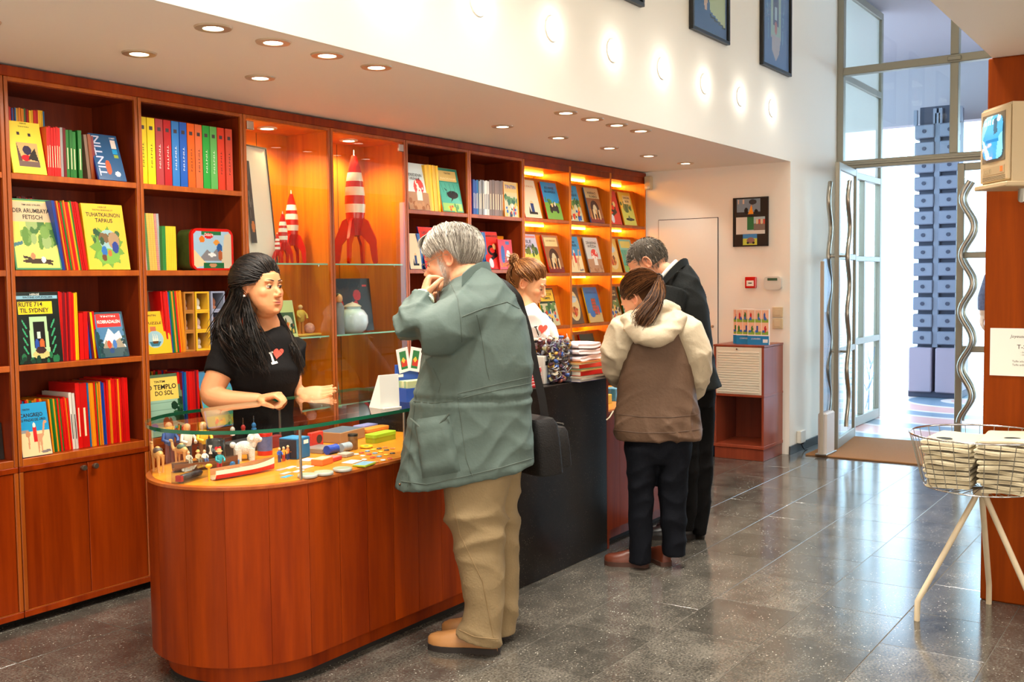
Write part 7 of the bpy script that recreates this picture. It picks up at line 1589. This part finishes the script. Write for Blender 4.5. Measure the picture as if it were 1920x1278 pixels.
st = MB(); sp2 = bez(sp_, 30); st.loft([[p+ax*.019*s1+npv(fwh)*.0015*s2 for s1, s2 in ((-1, -1), (1, -1), (1, 1), (-1, 1))] for p in sp2]); o4 = st.build('strap', plain('strap_black', (22, 20, 20), .7), bag, 50); o4.location = -bag.location
# ------------------------------------------------------------------ dark-haired clerk in a black T-shirt
def X0(px, y, z=1.2): return X_at(px, y, z)
P2 = Fig(X0(480, 3.50), 3.50, 'clerk with long black hair and black printed T-shirt behind the glass showcase')
J = P2.J; R_ = P2.ring; tone2 = (208, 143, 98)
F2 = -lf*math.cos(math.radians(27))-fwh*math.sin(math.radians(27))
h2 = Head(F2, 2, (.1055, 0, -.034), J(526, 552, -.12), 1.06)
h2.skin(tone2, (196, 104, 92), fat=.9, nose=.9, bridge=.25, neck=tuple(h2.loc(J(499, 606, -.03))), neck_r=.053, closed=.3, neck2=tuple(h2.loc(J(496, 630, -.02)))).eyes(P2, tone2)
for q in h2.brows: P2.part(q, 'eyebrow', plain('brow_black', (30, 22, 18), .7))
er = MB(); er.sphere(h2.W((-.008, -.086, -.034)), .0055, 10, 8); P2.part(er, 'earring', plain('pearl', (236, 228, 220), .15, coat=1))
arms = MB(); el = J(397, 738, -.16)
arms.tube(bez([J(428, 655, -.08), J(411, 700, -.13), el, J(420, 749, -.19), J(452, 750, -.2), J(488, 749, -.2)], 24), np.interp(np.linspace(0, 5, 24), range(6), [.058, .055, .049, .047, .038, .027]), 18)
wr = J(488, 749, -.2); fd = npv(-lf*.95-fwh*.2-UP*.0); hand_parts(arms, wr+np.array([0, 0, .004]), fd+np.array([0, 0, .22]), npv(-UP*.9-lf*.25), -1, [(.8, 1.3, .8), (.9, 1.35, .8), (.95, 1.4, .8), (1.0, 1.4, .8)], .95)
el2 = J(548, 712, .12); arms.tube([J(540, 650, .14), el2], [.05, .044], 14); wr2 = J(566, 737, -.02); arms.tube([el2, J(553, 728, .04), wr2], [.042, .034, .026], 14)
hand_parts(arms, wr2, npv(-lf*.98-fwh*.1+UP*.02), npv(UP*.55-fwh*.7), 1, [(.3, .2, .15), (.22, .18, .12), (.15, .15, .12), (.1, .15, .12)], .92, .02, thumb=(.9, .5, .2))
inner = MB(); inner.loft([R_(492, 524, 612, 0, .05), R_(450, 545, 650, 0, .09), R_(440, 545, 720, 0, .1), R_(445, 545, 800, 0, .1), R_(440, 555, 900, 0, .1)])
for xa in (468, 525): inner.tube([J(xa, 880, 0), J(xa, 1000, 0), J(xa, 1090, 0)], [.08, .055, .045], 12)
make_body(P2, h2, arms, inner, tone2)
M_tee = plain('black_cotton', (20, 18, 18), .85, 0, .15, noise=.15, nscale=20, bump=.15, bscale=140)
te = MB(); te.loft([R_(486, 528, 606, -.01, .062, yl=604, yr=610), R_(468, 538, 617, 0, .085), R_(440, 548, 632, 0, .115), R_(430, 556, 660, 0, .125), R_(432, 563, 690, -.02, .135), R_(436, 560, 715, -.02, .125), R_(440, 550, 745, 0, .12), R_(440, 548, 790, 0, .125), R_(436, 552, 850, 0, .135), R_(434, 556, 905, 0, .135)])
te.tube([J(452, 640, -.03), J(428, 660, -.08), J(414, 690, -.12), J(409, 704, -.135)], [.075, .078, .07, .066], 18); te.tube([J(545, 645, .08), J(548, 685, .14)], [.07, .06], 14)
te_o, bv2, _, _ = cloth(P2, 't_shirt', te, M_tee, .008, 5, ((([.3, .3, 1], [.8, -.3, .5]), .009, .10), dict(seed=3)))
def heart_px(cx, cy, s_, n=26, sx=1.0, sh=0): return [(cx+s_*sx*(16*math.sin(t)**3)/16+sh*(-(13*math.cos(t)-5*math.cos(2*t)-2*math.cos(3*t)-math.cos(4*t))/16), cy-s_*(13*math.cos(t)-5*math.cos(2*t)-2*math.cos(3*t)-math.cos(4*t))/16) for t in np.linspace(0, 2*PI, n, endpoint=False)]
def print_px(fig, bv, poly, name, mat, parent, off=.003):
    c = np.mean(poly, axis=0); rows = []
    for k in (0, .35, .7, 1): rows.append([on(bv, *(c+(np.array(q)-c)*k), off) for q in poly])
    if any(q is None for r in rows for q in r): return
    m = MB(); n = len(poly); V = [q for r in rows for q in r]; F = [(i*n+j, i*n+(j+1) % n, (i+1)*n+(j+1) % n, (i+1)*n+j) for i in range(3) for j in range(n)]; m.add(V, F); fig.part(m, name, mat, None, parent=parent)
print_px(P2, bv2, heart_px(521, 662, 11.5, sx=.82, sh=-2.5), 'heart_print', plain('heart_coral', (206, 74, 56), .7), te_o)
for q in ([(503, 661), (511, 658), (512, 661), (504, 664)], [(506, 662), (509, 661), (515, 679), (511, 680)], [(508, 680), (519, 677), (521, 681), (510, 684)]): print_px(P2, bv2, q, 'letter_print', M_paper, te_o)
# long hair: from the parting over the skull, tied back at the crown, then loose over both shoulders
g = np.random.default_rng(12); pa = []
for i in range(1300):     # swept back from the hairline to the crown
    s_ = g.uniform(-1, 1); hl = (.083-.02*abs(s_)**2, .066*s_, .078-.052*abs(s_)**1.6) if i % 3 else (.05-.03*g.uniform(), .075*np.sign(s_), .03+g.uniform(-.015, .03))
    q = comb(np.array(hl)+g.normal(size=3)*.004, (-.105+g.normal()*.01, .03*s_+g.normal()*.012, .055+g.normal()*.02), 9, .010+g.uniform(0, .008), .04, g, .006); pa.append(h2.W(q))
Jw = P2.J
def fall(st, pts, jit): return bez([st]+[np.array(p)+g.normal(size=3)*jit*(.3+.7*k/len(pts)) for k, p in enumerate(pts)], 14)
near = [(( -.05, -.07, .02), [(452, 560, -.13), (440, 610, -.16), (452, 655, -.2), (480, 688, -.22)]), ((-.07, -.06, .05), [(440, 560, -.1), (420, 620, -.14), (440, 660, -.19), (480, 685, -.21)]), ((-.09, -.04, .05), [(434, 560, -.05), (412, 620, -.06), (405, 645, -.08)]), ((-.06, -.066, .0), [(462, 575, -.14), (470, 620, -.18), (482, 660, -.21), (490, 694, -.21)]), ((-.1, -.03, .03), [(438, 570, -.02), (420, 620, .02), (425, 655, .06)])]
for i in range(1300):
    st, pts = near[g.integers(0, len(near))]; st = np.array(st)+g.normal(size=3)*.012; st = skull(sdir(st), .012)
    dx = g.normal()*7; dy = g.normal()*6; L_ = g.uniform(.75, 1.05); pp = [Jw(a+dx*(.4+.4*k), b+dy+(b-560)*(L_-1), c+g.normal()*.012) for k, (a, b, c) in enumerate(pts)]
    q = fall(h2.W(st), pp, .006); pa.append(np.concatenate([h2.W(comb((.03-.08*g.uniform(), -.02-.03*g.uniform(), .105), h2.loc(q[:1])[0], 8, .014))[:-1], q]) if i % 2 else q)
far = [((-.04, .07, .0), [(515, 598, .03), (535, 630, .02), (550, 660, -.05), (560, 700, -.03)]), ((-.05, .07, .02), [(520, 600, .05), (545, 640, .04), (562, 690, .03)])]
for i in range(380):
    st, pts = far[i % 2]; st = skull(sdir(np.array(st)+g.normal(size=3)*.01), .01); dx = g.normal()*5; pp = [Jw(a+dx, b+g.normal()*4, c+g.normal()*.01) for a, b, c in pts]; pa.append(fall(h2.W(st), pp, .006))
M_h2 = hairmat('hair_black', (12, 10, 9), (40, 30, 24))
kp2 = lambda v: (v[2] > .06+.3*max(0, v[0]-.05)) and not (v[0] > .06 and v[2] < .085) or (v[0] < .0 and v[2] > .0) or (v[0] < .035 and v[2] > .035) or (v[0] < -.03 and v[2] > -.06)
ho = P2.part(cap(h2, kp2, .005), 'hair', M_h2); P2.part(strands(pa, .0019, 3, ((8, 7, 7), (52, 40, 32))), 'strands', M_strand, 60, parent=ho)
tr = MB(); tr.loft([R_(438, 552, 880, 0, .128), R_(440, 550, 930, 0, .12), R_(445, 545, 960, 0, .1)])
for xa, xb in ((440, 492), (498, 550)): tr.loft([R_(xa, xb, 930, 0, .1), R_(xa+3, xb-3, 1000, 0, .085), R_(xa+6, xb-6, 1085, 0, .08)])
cloth(P2, 'trousers', tr, plain('dark_trousers', (30, 30, 36), .8, bump=.15), .012, 3)
for sd in (-.1, .1): c = P2.o-lf*sd; shoe(P2, (c.x, c.y+.08), (c.x+.03, c.y-.16), plain('black_leather', (20, 19, 20), .35), M_sole, .095, .07, False)

# ------------------------------------------------------------------ second clerk, hair in a bun, white T-shirt
P4 = Fig(X0(975, 3.5), 3.5, 'clerk with a brown bun and white heart T-shirt behind the stone counter')
J = P4.J; R_ = P4.ring; tone4 = (228, 170, 126)
F4 = -lf*math.cos(math.radians(10))-fwh*math.sin(math.radians(10))
h4 = Head(F4, -22, (-.013, -.0785, -.006), J(983, 532, -.36), 1.06)
h4.skin(tone4, (206, 112, 92), fat=.1, nose=.95, neck=tuple(h4.loc(J(987, 578, -.33))), neck_r=.046, closed=.85, neck2=tuple(h4.loc(J(984, 600, -.31)))).eyes(P4, tone4, (60, 36, 24))
for q in h4.brows: P4.part(q, 'eyebrow', plain('brow_brown', (120, 72, 40), .7))
arms = MB(); arms.tube([J(960, 640, -.35), J(985, 700, -.4), J(1010, 712, -.45)], [.045, .038, .026], 12); hand_parts(arms, J(1010, 706, -.45)+np.array([0, 0, .03]), npv(-lf), npv(-UP), -1, [(.3, .4, .2)]*4, .92)
arms.tube([J(1030, 640, -.1), J(1040, 690, -.15)], [.042, .03], 12)
inner = MB(); inner.loft([R_(975, 995, 590, -.3, .05), R_(960, 1020, 640, -.25, .09), R_(960, 1025, 720, -.1, .1), R_(950, 1020, 840, 0, .1)]); [inner.tube([J(xa, 830, 0), J(xa, 900, 0), J(xa, 955, 0)], [.08, .055, .045], 12) for xa in (968, 1005)]
make_body(P4, h4, arms, inner, tone4)
M_wtee = plain('white_cotton', (244, 242, 238), .85, bump=.12, bscale=140)
te = MB(); te.loft([R_(968, 1002, 572, -.33, .06, yl=580, yr=566), R_(952, 1016, 590, -.33, .1, yl=596, yr=584), R_(940, 1030, 615, -.3, .12), R_(938, 1034, 640, -.28, .13), R_(940, 1030, 670, -.2, .13), R_(942, 1026, 710, -.1, .12), R_(940, 1026, 770, 0, .12), R_(938, 1028, 850, 0, .12)])
te.tube([J(1008, 600, -.22), J(1026, 622, -.16), J(1034, 640, -.14)], [.065, .062, .056], 14); te.tube([J(958, 605, -.38), J(952, 640, -.42)], [.065, .058], 14)
te_o, bv4, _, _ = cloth(P4, 't_shirt', te, M_wtee, .008, 5, ((([.3, .3, 1], [.8, -.3, .5]), .007, .09), dict(seed=8)))
print_px(P4, bv4, heart_px(1017, 616, 9.5, sx=.9, sh=-1.5), 'heart_print', plain('heart_red2', (226, 82, 60), .7), te_o)
for q in ([(1001, 612), (1007, 611), (1007, 613), (1001, 614)], [(1003, 613), (1005, 613), (1011, 629), (1009, 630)], [(1007, 630), (1014, 628), (1014, 630), (1007, 632)]): print_px(P4, bv4, q, 'letter_print', M_ink, te_o)
g = np.random.default_rng(14); pa = []
tie = np.array((-.108, 0, .075))
for i in range(900):
    s_ = g.uniform(-1, 1); r_ = g.uniform()
    if r_ < .42: hl = (.082-.03*abs(s_)**2, .066*s_, .08-.055*abs(s_)**1.6)
    elif r_ < .66: hl = (.03-.06*g.uniform(), .076*np.sign(s_), .02+g.uniform(-.01, .02))
    else: hl = (-.05-.04*g.uniform(), .07*s_, -.02-.03*g.uniform())
    pa.append(h4.W(comb(np.array(hl)+g.normal(size=3)*.004, tie+g.normal(size=3)*.008, 9, .009+g.uniform(0, .007), .04, g, .006)))
bc = np.array((-.128, 0, .092))
for i in range(170):
    a = g.normal(size=3); a /= np.linalg.norm(a); b = np.cross(a, g.normal(size=3)); b /= np.linalg.norm(b); rr = g.uniform(.018, .032); t0 = g.uniform(0, 6); pa.append(h4.W([bc+(a*math.cos(t0+t)+b*math.sin(t0+t))*rr*np.array([.8, 1, 1])*(1+.15*t/4) for t in np.linspace(0, 3.6, 10)]))
for i in range(40): d = g.normal(size=3); d /= np.linalg.norm(d); pa.append(h4.W(bez([bc, bc+d*.03, bc+d*.05+np.array([-.01, 0, -.006])], 6)))
M_h4 = hairmat('hair_auburn', (98, 60, 32), (190, 134, 82))
kp4 = lambda v: (v[2] > .055+.35*max(0, v[0]-.05)) and not (v[0] > .06 and v[2] < .085) or (v[0] < .0 and v[2] > .015) or (v[0] < .03 and v[2] > .035) or (v[0] < -.035 and v[2] > -.045)
ho = P4.part(cap(h4, kp4, .005), 'hair', M_h4); P4.part(strands(pa, .0014, 3, ((92, 54, 28), (214, 158, 98))), 'strands', M_strand, 60, parent=ho)
tb = MB(); tb.tube(h4.W([(-.118, .018*math.cos(t), .078+.018*math.sin(t)) for t in np.linspace(0, 2*PI, 14, endpoint=False)]), .004, 6, closed=True); P4.part(tb, 'hair_tie', M_black, 60, parent=ho)
tr = MB(); tr.loft([R_(940, 1026, 830, 0, .12), R_(942, 1024, 870, 0, .11)]); [tr.loft([R_(xa, xa+38, 850, 0, .1), R_(xa+2, xa+36, 900, 0, .08), R_(xa+4, xa+34, 955, 0, .07)]) for xa in (944, 984)]
cloth(P4, 'trousers', tr, MATS['dark_trousers'], .012, 3)
for sd in (-.1, .1): c = P4.o-lf*sd; shoe(P4, (c.x-.02, c.y+.08), (c.x+.06, c.y-.15), MATS['black_leather'], M_sole, .09, .07, False)

# ------------------------------------------------------------------ customer in brown and cream hooded jacket
P3 = Fig(4.48, 2.25, 'customer with brown ponytail, brown and cream hooded jacket, seen from behind')
J = P3.J; R_ = P3.ring; tone3 = (230, 168, 130)
F3 = lf*math.sin(math.radians(48))+fwh*math.cos(math.radians(48))
h3 = Head(F3, -32, (-.018, 0, .025), J(1203, 548, .03), 1.06)
h3.skin(tone3, (196, 110, 92), fat=.2, neck=tuple(h3.loc(J(1225, 590, .02))), neck_r=.047, closed=.8, neck2=tuple(h3.loc(J(1230, 620, .02)))).eyes(P3, tone3)
for q in h3.brows: P3.part(q, 'eyebrow', MATS['brow_brown'])
arms = MB()
for a, b in ((1150, .25), (1285, .3)): arms.tube([J(a, 690, b-.1), J(a+8, 690, b+.02)], [.04, .03], 12); hand_parts(arms, J(a+8, 690, b+.02), npv(fwh*.9+lf*.1), npv(-UP), 1 if a > 1200 else -1, [(.4, .5, .3)]*4, .95)
inner = MB(); inner.loft([R_(1205, 1245, 590, 0, .05), R_(1175, 1285, 630, 0, .09), R_(1180, 1290, 740, 0, .1), R_(1180, 1290, 820, 0, .11)]); [inner.tube([J(xa, 830, -.02), J(xa, 930, -.02), J(xa, 1025, -.02)], [.05, .035, .03], 12) for xa in (1201, 1262)]
make_body(P3, h3, arms, inner, tone3)
M_brown = plain('brown_shell', (98, 75, 58), .6, 0, .25, noise=.1, nscale=10, bump=.2, bscale=70); M_crm = plain('cream_shell', (196, 180, 152), .65, noise=.08, nscale=10, bump=.2, bscale=70)
bd_ = MB(); bd_.loft([R_(1195, 1262, 585, 0, .07), R_(1176, 1282, 598, 0, .1), R_(1168, 1293, 620, 0, .125), R_(1164, 1298, 655, 0, .135), R_(1161, 1301, 700, 0, .14), R_(1156, 1306, 745, 0, .145), R_(1150, 1314, 785, 0, .15), R_(1148, 1318, 806, 0, .15), R_(1152, 1316, 822, 0, .145, yl=824, yr=820)])
bo, bv3, BV, BF = cloth(P3, 'jacket', bd_, M_brown, .0085, 4, ((([1, -.6, .15], [.5, .3, .9]), .017, .12), dict(seed=21, mask=lambda V: .5+.8*np.exp(-((V[:, 2]-.68)/.1)**2))))
sl = MB(); sl.tube([J(1196, 604, -.02), J(1170, 620, -.05), J(1154, 655, -.03), J(1152, 690, .06), J(1160, 706, .16), J(1162, 690, .22)], [.07, .082, .074, .066, .055, .045], 18)
slo, bvl, _, _ = cloth(P3, 'sleeve', sl, M_crm, .0075, 3, ((([.2, .4, 1], [.6, -.4, .7]), .012, .075), dict(seed=22)))
sl = MB(); sl.tube([J(1262, 604, -.02), J(1290, 622, -.05), J(1306, 660, -.05), J(1308, 700, 0), J(1302, 730, .1), J(1296, 720, .2)], [.07, .082, .076, .068, .056, .045], 18)
cloth(P3, 'sleeve', sl, M_crm, .0075, 3, ((([.2, .4, 1], [.6, -.4, .7]), .012, .075), dict(seed=23)))
hd_ = MB(); hd_.tube(bez([J(1176, 594, -.07), J(1188, 614, -.13), J(1208, 628, -.165), J(1232, 630, -.17), J(1256, 618, -.15), J(1275, 592, -.08)], 16), np.interp(np.linspace(0, 1, 16), [0, .3, .6, 1], [.035, .05, .055, .04]), 16); hd_.loft([R_(1192, 1268, 578, -.05, .05), R_(1178, 1280, 592, -.05, .09), R_(1186, 1270, 612, -.06, .1), R_(1202, 1252, 632, -.09, .07)]); hd_.tube(bez([J(1222, 585, -.1), J(1245, 573, -.09), J(1268, 583, -.03)], 10), .032, 12)
hoo, bvh_, _, _ = cloth(P3, 'hood', hd_, M_crm, .0075, 3, ((([.6, .2, .8], [.3, -.6, .7]), .011, .06), dict(seed=24)), parent=None)
sm = MB()
for pl in ([(1155, 776), (1200, 781), (1260, 782), (1314, 776)], [(1152, 806), (1200, 811), (1260, 811), (1317, 804)]):
    q = seam(bv3, pl, .0018, .0006)
    if q.n: addm(sm, q)
P3.part(sm, 'seams', plain('brown_seam', (84, 62, 46), .7), 60, parent=bo)
dc = MB(); dc.tube([J(1150, 770, -.12), J(1143, 782, -.14), J(1137, 787, -.14)], .0035, 6); P3.part(dc, 'drawcord', M_crm, 60, parent=bo)
M_navy = plain('navy_denim', (14, 16, 22), .85, 0, .12, noise=.15, nscale=30, bump=.15, bscale=200)
tr = MB(); tr.loft([R_(1168, 1300, 800, 0, .13), R_(1172, 1296, 840, 0, .125), R_(1174, 1292, 865, 0, .11)]); tr.loft([R_(1171, 1233, 835, -.01, .11), R_(1176, 1228, 890, -.02, .09), R_(1179, 1224, 950, -.02, .082), R_(1180, 1222, 1010, -.02, .08), R_(1179, 1220, 1052, -.02, .08)]); tr.loft([R_(1230, 1296, 835, -.01, .11), R_(1232, 1290, 890, -.02, .09), R_(1236, 1287, 950, -.02, .082), R_(1241, 1286, 1005, -.02, .08), R_(1243, 1285, 1038, -.02, .08)])
cloth(P3, 'trousers', tr, M_navy, .009, 3, ((([.3, .2, 1], [-.5, .3, .8]), .010, .12), dict(seed=31)))
M_bsh = plain('brown_leather', (98, 46, 28), .35, noise=.15)
a = at(1217, 1062, 'z', 0); shoe(P3, a[:2], (a.x-.07, a.y+.21), M_bsh, plain('brown_sole', (70, 40, 28), .6), .09, .07, False)
a = at(1252, 1062, 'z', 0); shoe(P3, a[:2], (a.x+.12, a.y+.18), M_bsh, MATS['brown_sole'], .09, .07, False)
g = np.random.default_rng(16); pa = []; tie = np.array((-.118, -.012, .035))
for i in range(1500):
    s_ = g.uniform(-1, 1); r_ = g.uniform()
    if r_ < .42: hl = (.08-.03*abs(s_)**2, .066*s_, .08-.055*abs(s_)**1.6)
    elif r_ < .66: hl = (.03-.06*g.uniform(), .076*np.sign(s_), .02+g.uniform(-.015, .03))
    else: hl = (-.05-.04*g.uniform(), .07*s_, -.02-.03*g.uniform())
    pa.append(h3.W(comb(np.array(hl)+g.normal(size=3)*.004, tie+g.normal(size=3)*.006, 9, .009+g.uniform(0, .006), .03, g, .005)))
T0 = h3.W(tie+np.array([-.008, 0, 0]))
for i in range(420):
    j = g.normal(size=3)*.009; dx = g.normal()*7; L_ = g.uniform(.7, 1.08)
    pp = [J(1232+dx*.5, 545, -.14)+j, J(1224+dx, 545+30*L_, -.17)+j, J(1208+dx*1.1, 545+55*L_, -.185)+j*1.3, J(1202+dx*.7, 545+68*L_, -.185)+j]; pa.append(bez([T0+g.normal(size=3)*.006]+pp, 12))
M_h3 = hairmat('hair_brown', (54, 34, 20), (130, 86, 50))
ho = P3.part(cap(h3, kp4, .005), 'hair', M_h3); P3.part(strands(pa, .0015, 3, ((44, 26, 15), (150, 100, 58))), 'strands', M_strand, 60, parent=ho)
tb = MB(); tb.tube([T0+(npv(UP)*math.cos(t)+npv(lf*.7+fwh*.7)*math.sin(t))*.019 for t in np.linspace(0, 2*PI, 14, endpoint=False)], .005, 6, closed=True); P3.part(tb, 'hair_tie', M_black, 60, parent=ho)

# ------------------------------------------------------------------ customer in a dark coat
P5 = Fig(4.95, 2.40, 'man in a dark coat bending over the far showcase behind the ponytailed customer')
J = P5.J; R_ = P5.ring; tone5 = (230, 168, 130)
F5 = lf*math.cos(math.radians(18))+fwh*math.sin(math.radians(18))
h5 = Head(F5, -38, (-.013, .0785, -.006), J(1213, 492, .0), 1.05)
h5.skin(tone5, (190, 110, 92), fat=.15, male=True, neck=tuple(h5.loc(J(1252, 512, .06))), neck_r=.052, closed=.7, neck2=tuple(h5.loc(J(1268, 545, .06)))).eyes(P5, tone5)
for q in h5.brows: P5.part(q, 'eyebrow', plain('brow_dark', (60, 46, 38), .8))
arms = MB(); arms.tube([J(1262, 640, .3), J(1235, 650, .35)], [.04, .03], 12); hand_parts(arms, J(1235, 650, .35), npv(lf), npv(-UP), -1, [(.4, .5, .3)]*4, 1)
arms.tube([J(1230, 660, .0), J(1215, 665, .05)], [.04, .03], 12); hand_parts(arms, J(1215, 665, .05), npv(lf), npv(-UP), 1, [(.4, .5, .3)]*4, 1)
inner = MB(); inner.loft([R_(1252, 1278, 505, .05, .05), R_(1250, 1310, 560, .05, .09), R_(1262, 1325, 680, .05, .1), R_(1275, 1335, 760, .05, .09)]); [inner.tube([J(xa, 760, q), J(xa, 880, q), J(xa-5, 985, q)], [.05, .035, .028], 12) for xa, q in ((1292, 0), (1318, .07))]
make_body(P5, h5, arms, inner, tone5)
M_coat = plain('coat_black', (26, 28, 27), .75, 0, .15, noise=.12, nscale=12, bump=.15, bscale=120)
ct_ = MB(); ct_.loft([R_(1247, 1280, 500, .06, .06, yl=520, yr=488), R_(1240, 1294, 515, .05, .1, yl=530, yr=498), R_(1236, 1310, 535, .05, .14, yl=545, yr=520), R_(1238, 1326, 570, .05, .165), R_(1244, 1332, 620, .05, .17), R_(1252, 1337, 670, .05, .17), R_(1258, 1345, 705, .05, .175), R_(1260, 1351, 728, .05, .178, yl=735, yr=722)])
ct_.tube([J(1262, 545, -.08), J(1250, 590, -.12), J(1240, 640, -.1), J(1228, 660, -.03)], [.085, .08, .07, .05], 16); ct_.tube([J(1275, 545, .18), J(1268, 600, .28), J(1258, 645, .32)], [.08, .07, .055], 14)
co, bv5, _, _ = cloth(P5, 'coat', ct_, M_coat, .0085, 4, ((([.4, .3, 1], [.8, -.4, .4]), .012, .11), dict(seed=41)))
cc = MB(); cb = bez([J(1244, 525, -.07), J(1258, 508, -.06), J(1276, 492, -.01), J(1286, 494, .08), J(1275, 505, .15)], 14); ctr = J(1262, 508, .05); cc.loft([[p+o_*.004-up_*.01, p+o_*.022-up_*.035, p+o_*.028-up_*.036, p+o_*.014+up_*.012, p+up_*.014, p-o_*.005-up_*.01] for p, o_ in ((p, (p-ctr)/np.linalg.norm(p-ctr)) for p in cb)]); P5.part(cc, 'collar', M_coat, 50, parent=co)
sc = MB(); sc.tube(bez([J(1240, 520, -.06), J(1252, 506, -.05), J(1268, 490, .0)], 10), .012, 10); P5.part(sc, 'shirt_collar', plain('shirt_white', (222, 216, 204), .7), 60)
M_btr = plain('black_trousers', (16, 15, 15), .85, 0, .12, bump=.15, bscale=150)
tr = MB(); tr.loft([R_(1272, 1342, 715, .05, .12), R_(1276, 1338, 760, .05, .115)]); tr.loft([R_(1296, 1341, 740, .07, .1), R_(1297, 1338, 800, .07, .085), R_(1301, 1336, 880, .07, .075), R_(1302, 1331, 950, .07, .07), R_(1297, 1323, 1000, .07, .07)]); tr.loft([R_(1272, 1312, 740, 0, .1), R_(1274, 1312, 800, 0, .085), R_(1276, 1310, 880, 0, .075), R_(1278, 1306, 950, 0, .07), R_(1274, 1300, 992, 0, .07)])
cloth(P5, 'trousers', tr, M_btr, .009, 3, ((([.3, .2, 1], [-.5, .3, .8]), .010, .12), dict(seed=42)))
a = at(1303, 1006, 'z', 0); shoe(P5, a[:2], (a.x-.17, a.y+.21), MATS['black_leather'], M_sole, .1, .075, True)
a = at(1322, 1000, 'z', 0); shoe(P5, a[:2], (a.x-.12, a.y+.24), MATS['black_leather'], M_sole, .1, .075, True)
g = np.random.default_rng(18); pa = []
for i in range(1300):
    d = g.normal(size=3); d /= np.linalg.norm(d); p = skull(d, 0)
    if not ((p[2] > .045 and p[0] < .075) or (p[0] < -.02 and p[2] > -.045) or (p[0] < .03 and p[2] > .012)): continue
    dd_ = np.array([.25, 0, -1.])-d*(d@np.array([.25, 0, -1.])) if p[0] < .02 else np.array([.6, 0, .2])
    e = p+dd_*.022; pa.append(h5.W([p, skull(sdir((p+e)/2), .008), skull(sdir(e), .010+g.uniform(0, .004))]))
M_h5 = hairmat('hair_salt', (48, 42, 36), (136, 126, 112))
kp5 = lambda v: (v[2] > .05 and v[0] < .07) or (v[0] < -.02 and v[2] > -.04) or (v[0] < .025 and v[2] > .018)
ho = P5.part(cap(h5, kp5, .006), 'hair', M_h5); P5.part(strands(pa, .0017, 3, ((40, 35, 30), (150, 140, 126))), 'strands', M_strand, 60, parent=ho)
# ------------------------------------------------------------------ passer-by outside, mostly hidden by the column
P6 = Fig(11.62, 1.80, 'passer-by in dark patterned clothes outside, mostly hidden behind the column')
J = P6.J; R_ = P6.ring; k6 = FOC/P6.D
def r6(z, w, hd, dx=0): c = P6.o-lf*dx; return [npv(c+Vector((0, 0, z))-lf*(w*math.cos(t))+fwh*(hd*math.sin(t))) for t in np.linspace(0, 2*PI, 24, endpoint=False)]
h6 = Head(fwh, 0, (0, 0, 0), npv(P6.o+Vector((0, 0, 1.58)))); h6.skin((214, 160, 124), (180, 100, 90), voxel=.006); inner = MB(); inner.loft([r6(1.48, .05, .05), r6(1.2, .12, .08), r6(.9, .13, .09)])
arm6 = MB(); w6 = npv(P6.o+lf*.27+Vector((0, 0, .98))); arm6.tube([npv(P6.o+lf*.2+Vector((0, 0, 1.4))), npv(P6.o+lf*.27+Vector((0, 0, 1.15))), w6], [.045, .04, .028], 12); hand_parts(arm6, w6, npv(-UP+fwh*.2), npv(-lf), 1, [(.3, .3, .2)]*4)
make_body(P6, h6, arm6, inner, (214, 160, 124))
tp6 = MB(); tp6.loft([r6(1.46, .07, .06), r6(1.4, .19, .1), r6(1.2, .18, .12), r6(1.0, .17, .12), r6(.85, .19, .13)]); tp6.tube([npv(P6.o+lf*.19+Vector((0, 0, 1.38))), npv(P6.o+lf*.265+Vector((0, 0, 1.16))), npv(P6.o+lf*.27+Vector((0, 0, 1.03)))], [.065, .058, .05], 12)
cloth(P6, 'top', tp6, plain('patterned_top', (96, 84, 96), .8, noise=.6, nscale=40), .012, 4)
tr = MB(); [tr.loft([r6(.9, .1, .11, dx), r6(.5, .075, .09, dx), r6(.07, .06, .08, dx)]) for dx in (-.09, .09)]; cloth(P6, 'trousers', tr, MATS['dark_trousers'], .012, 3)
for dx in (-.09, .09): c = P6.o-lf*dx; shoe(P6, (c.x-.06, c.y-.04), (c.x+.16, c.y+.11), MATS['black_leather'], M_sole, .09, .07, False)
g = np.random.default_rng(20); ho = P6.part(cap(h6, kp4, .01), 'hair', hairmat('hair_p6', (50, 40, 34), (80, 64, 52)))
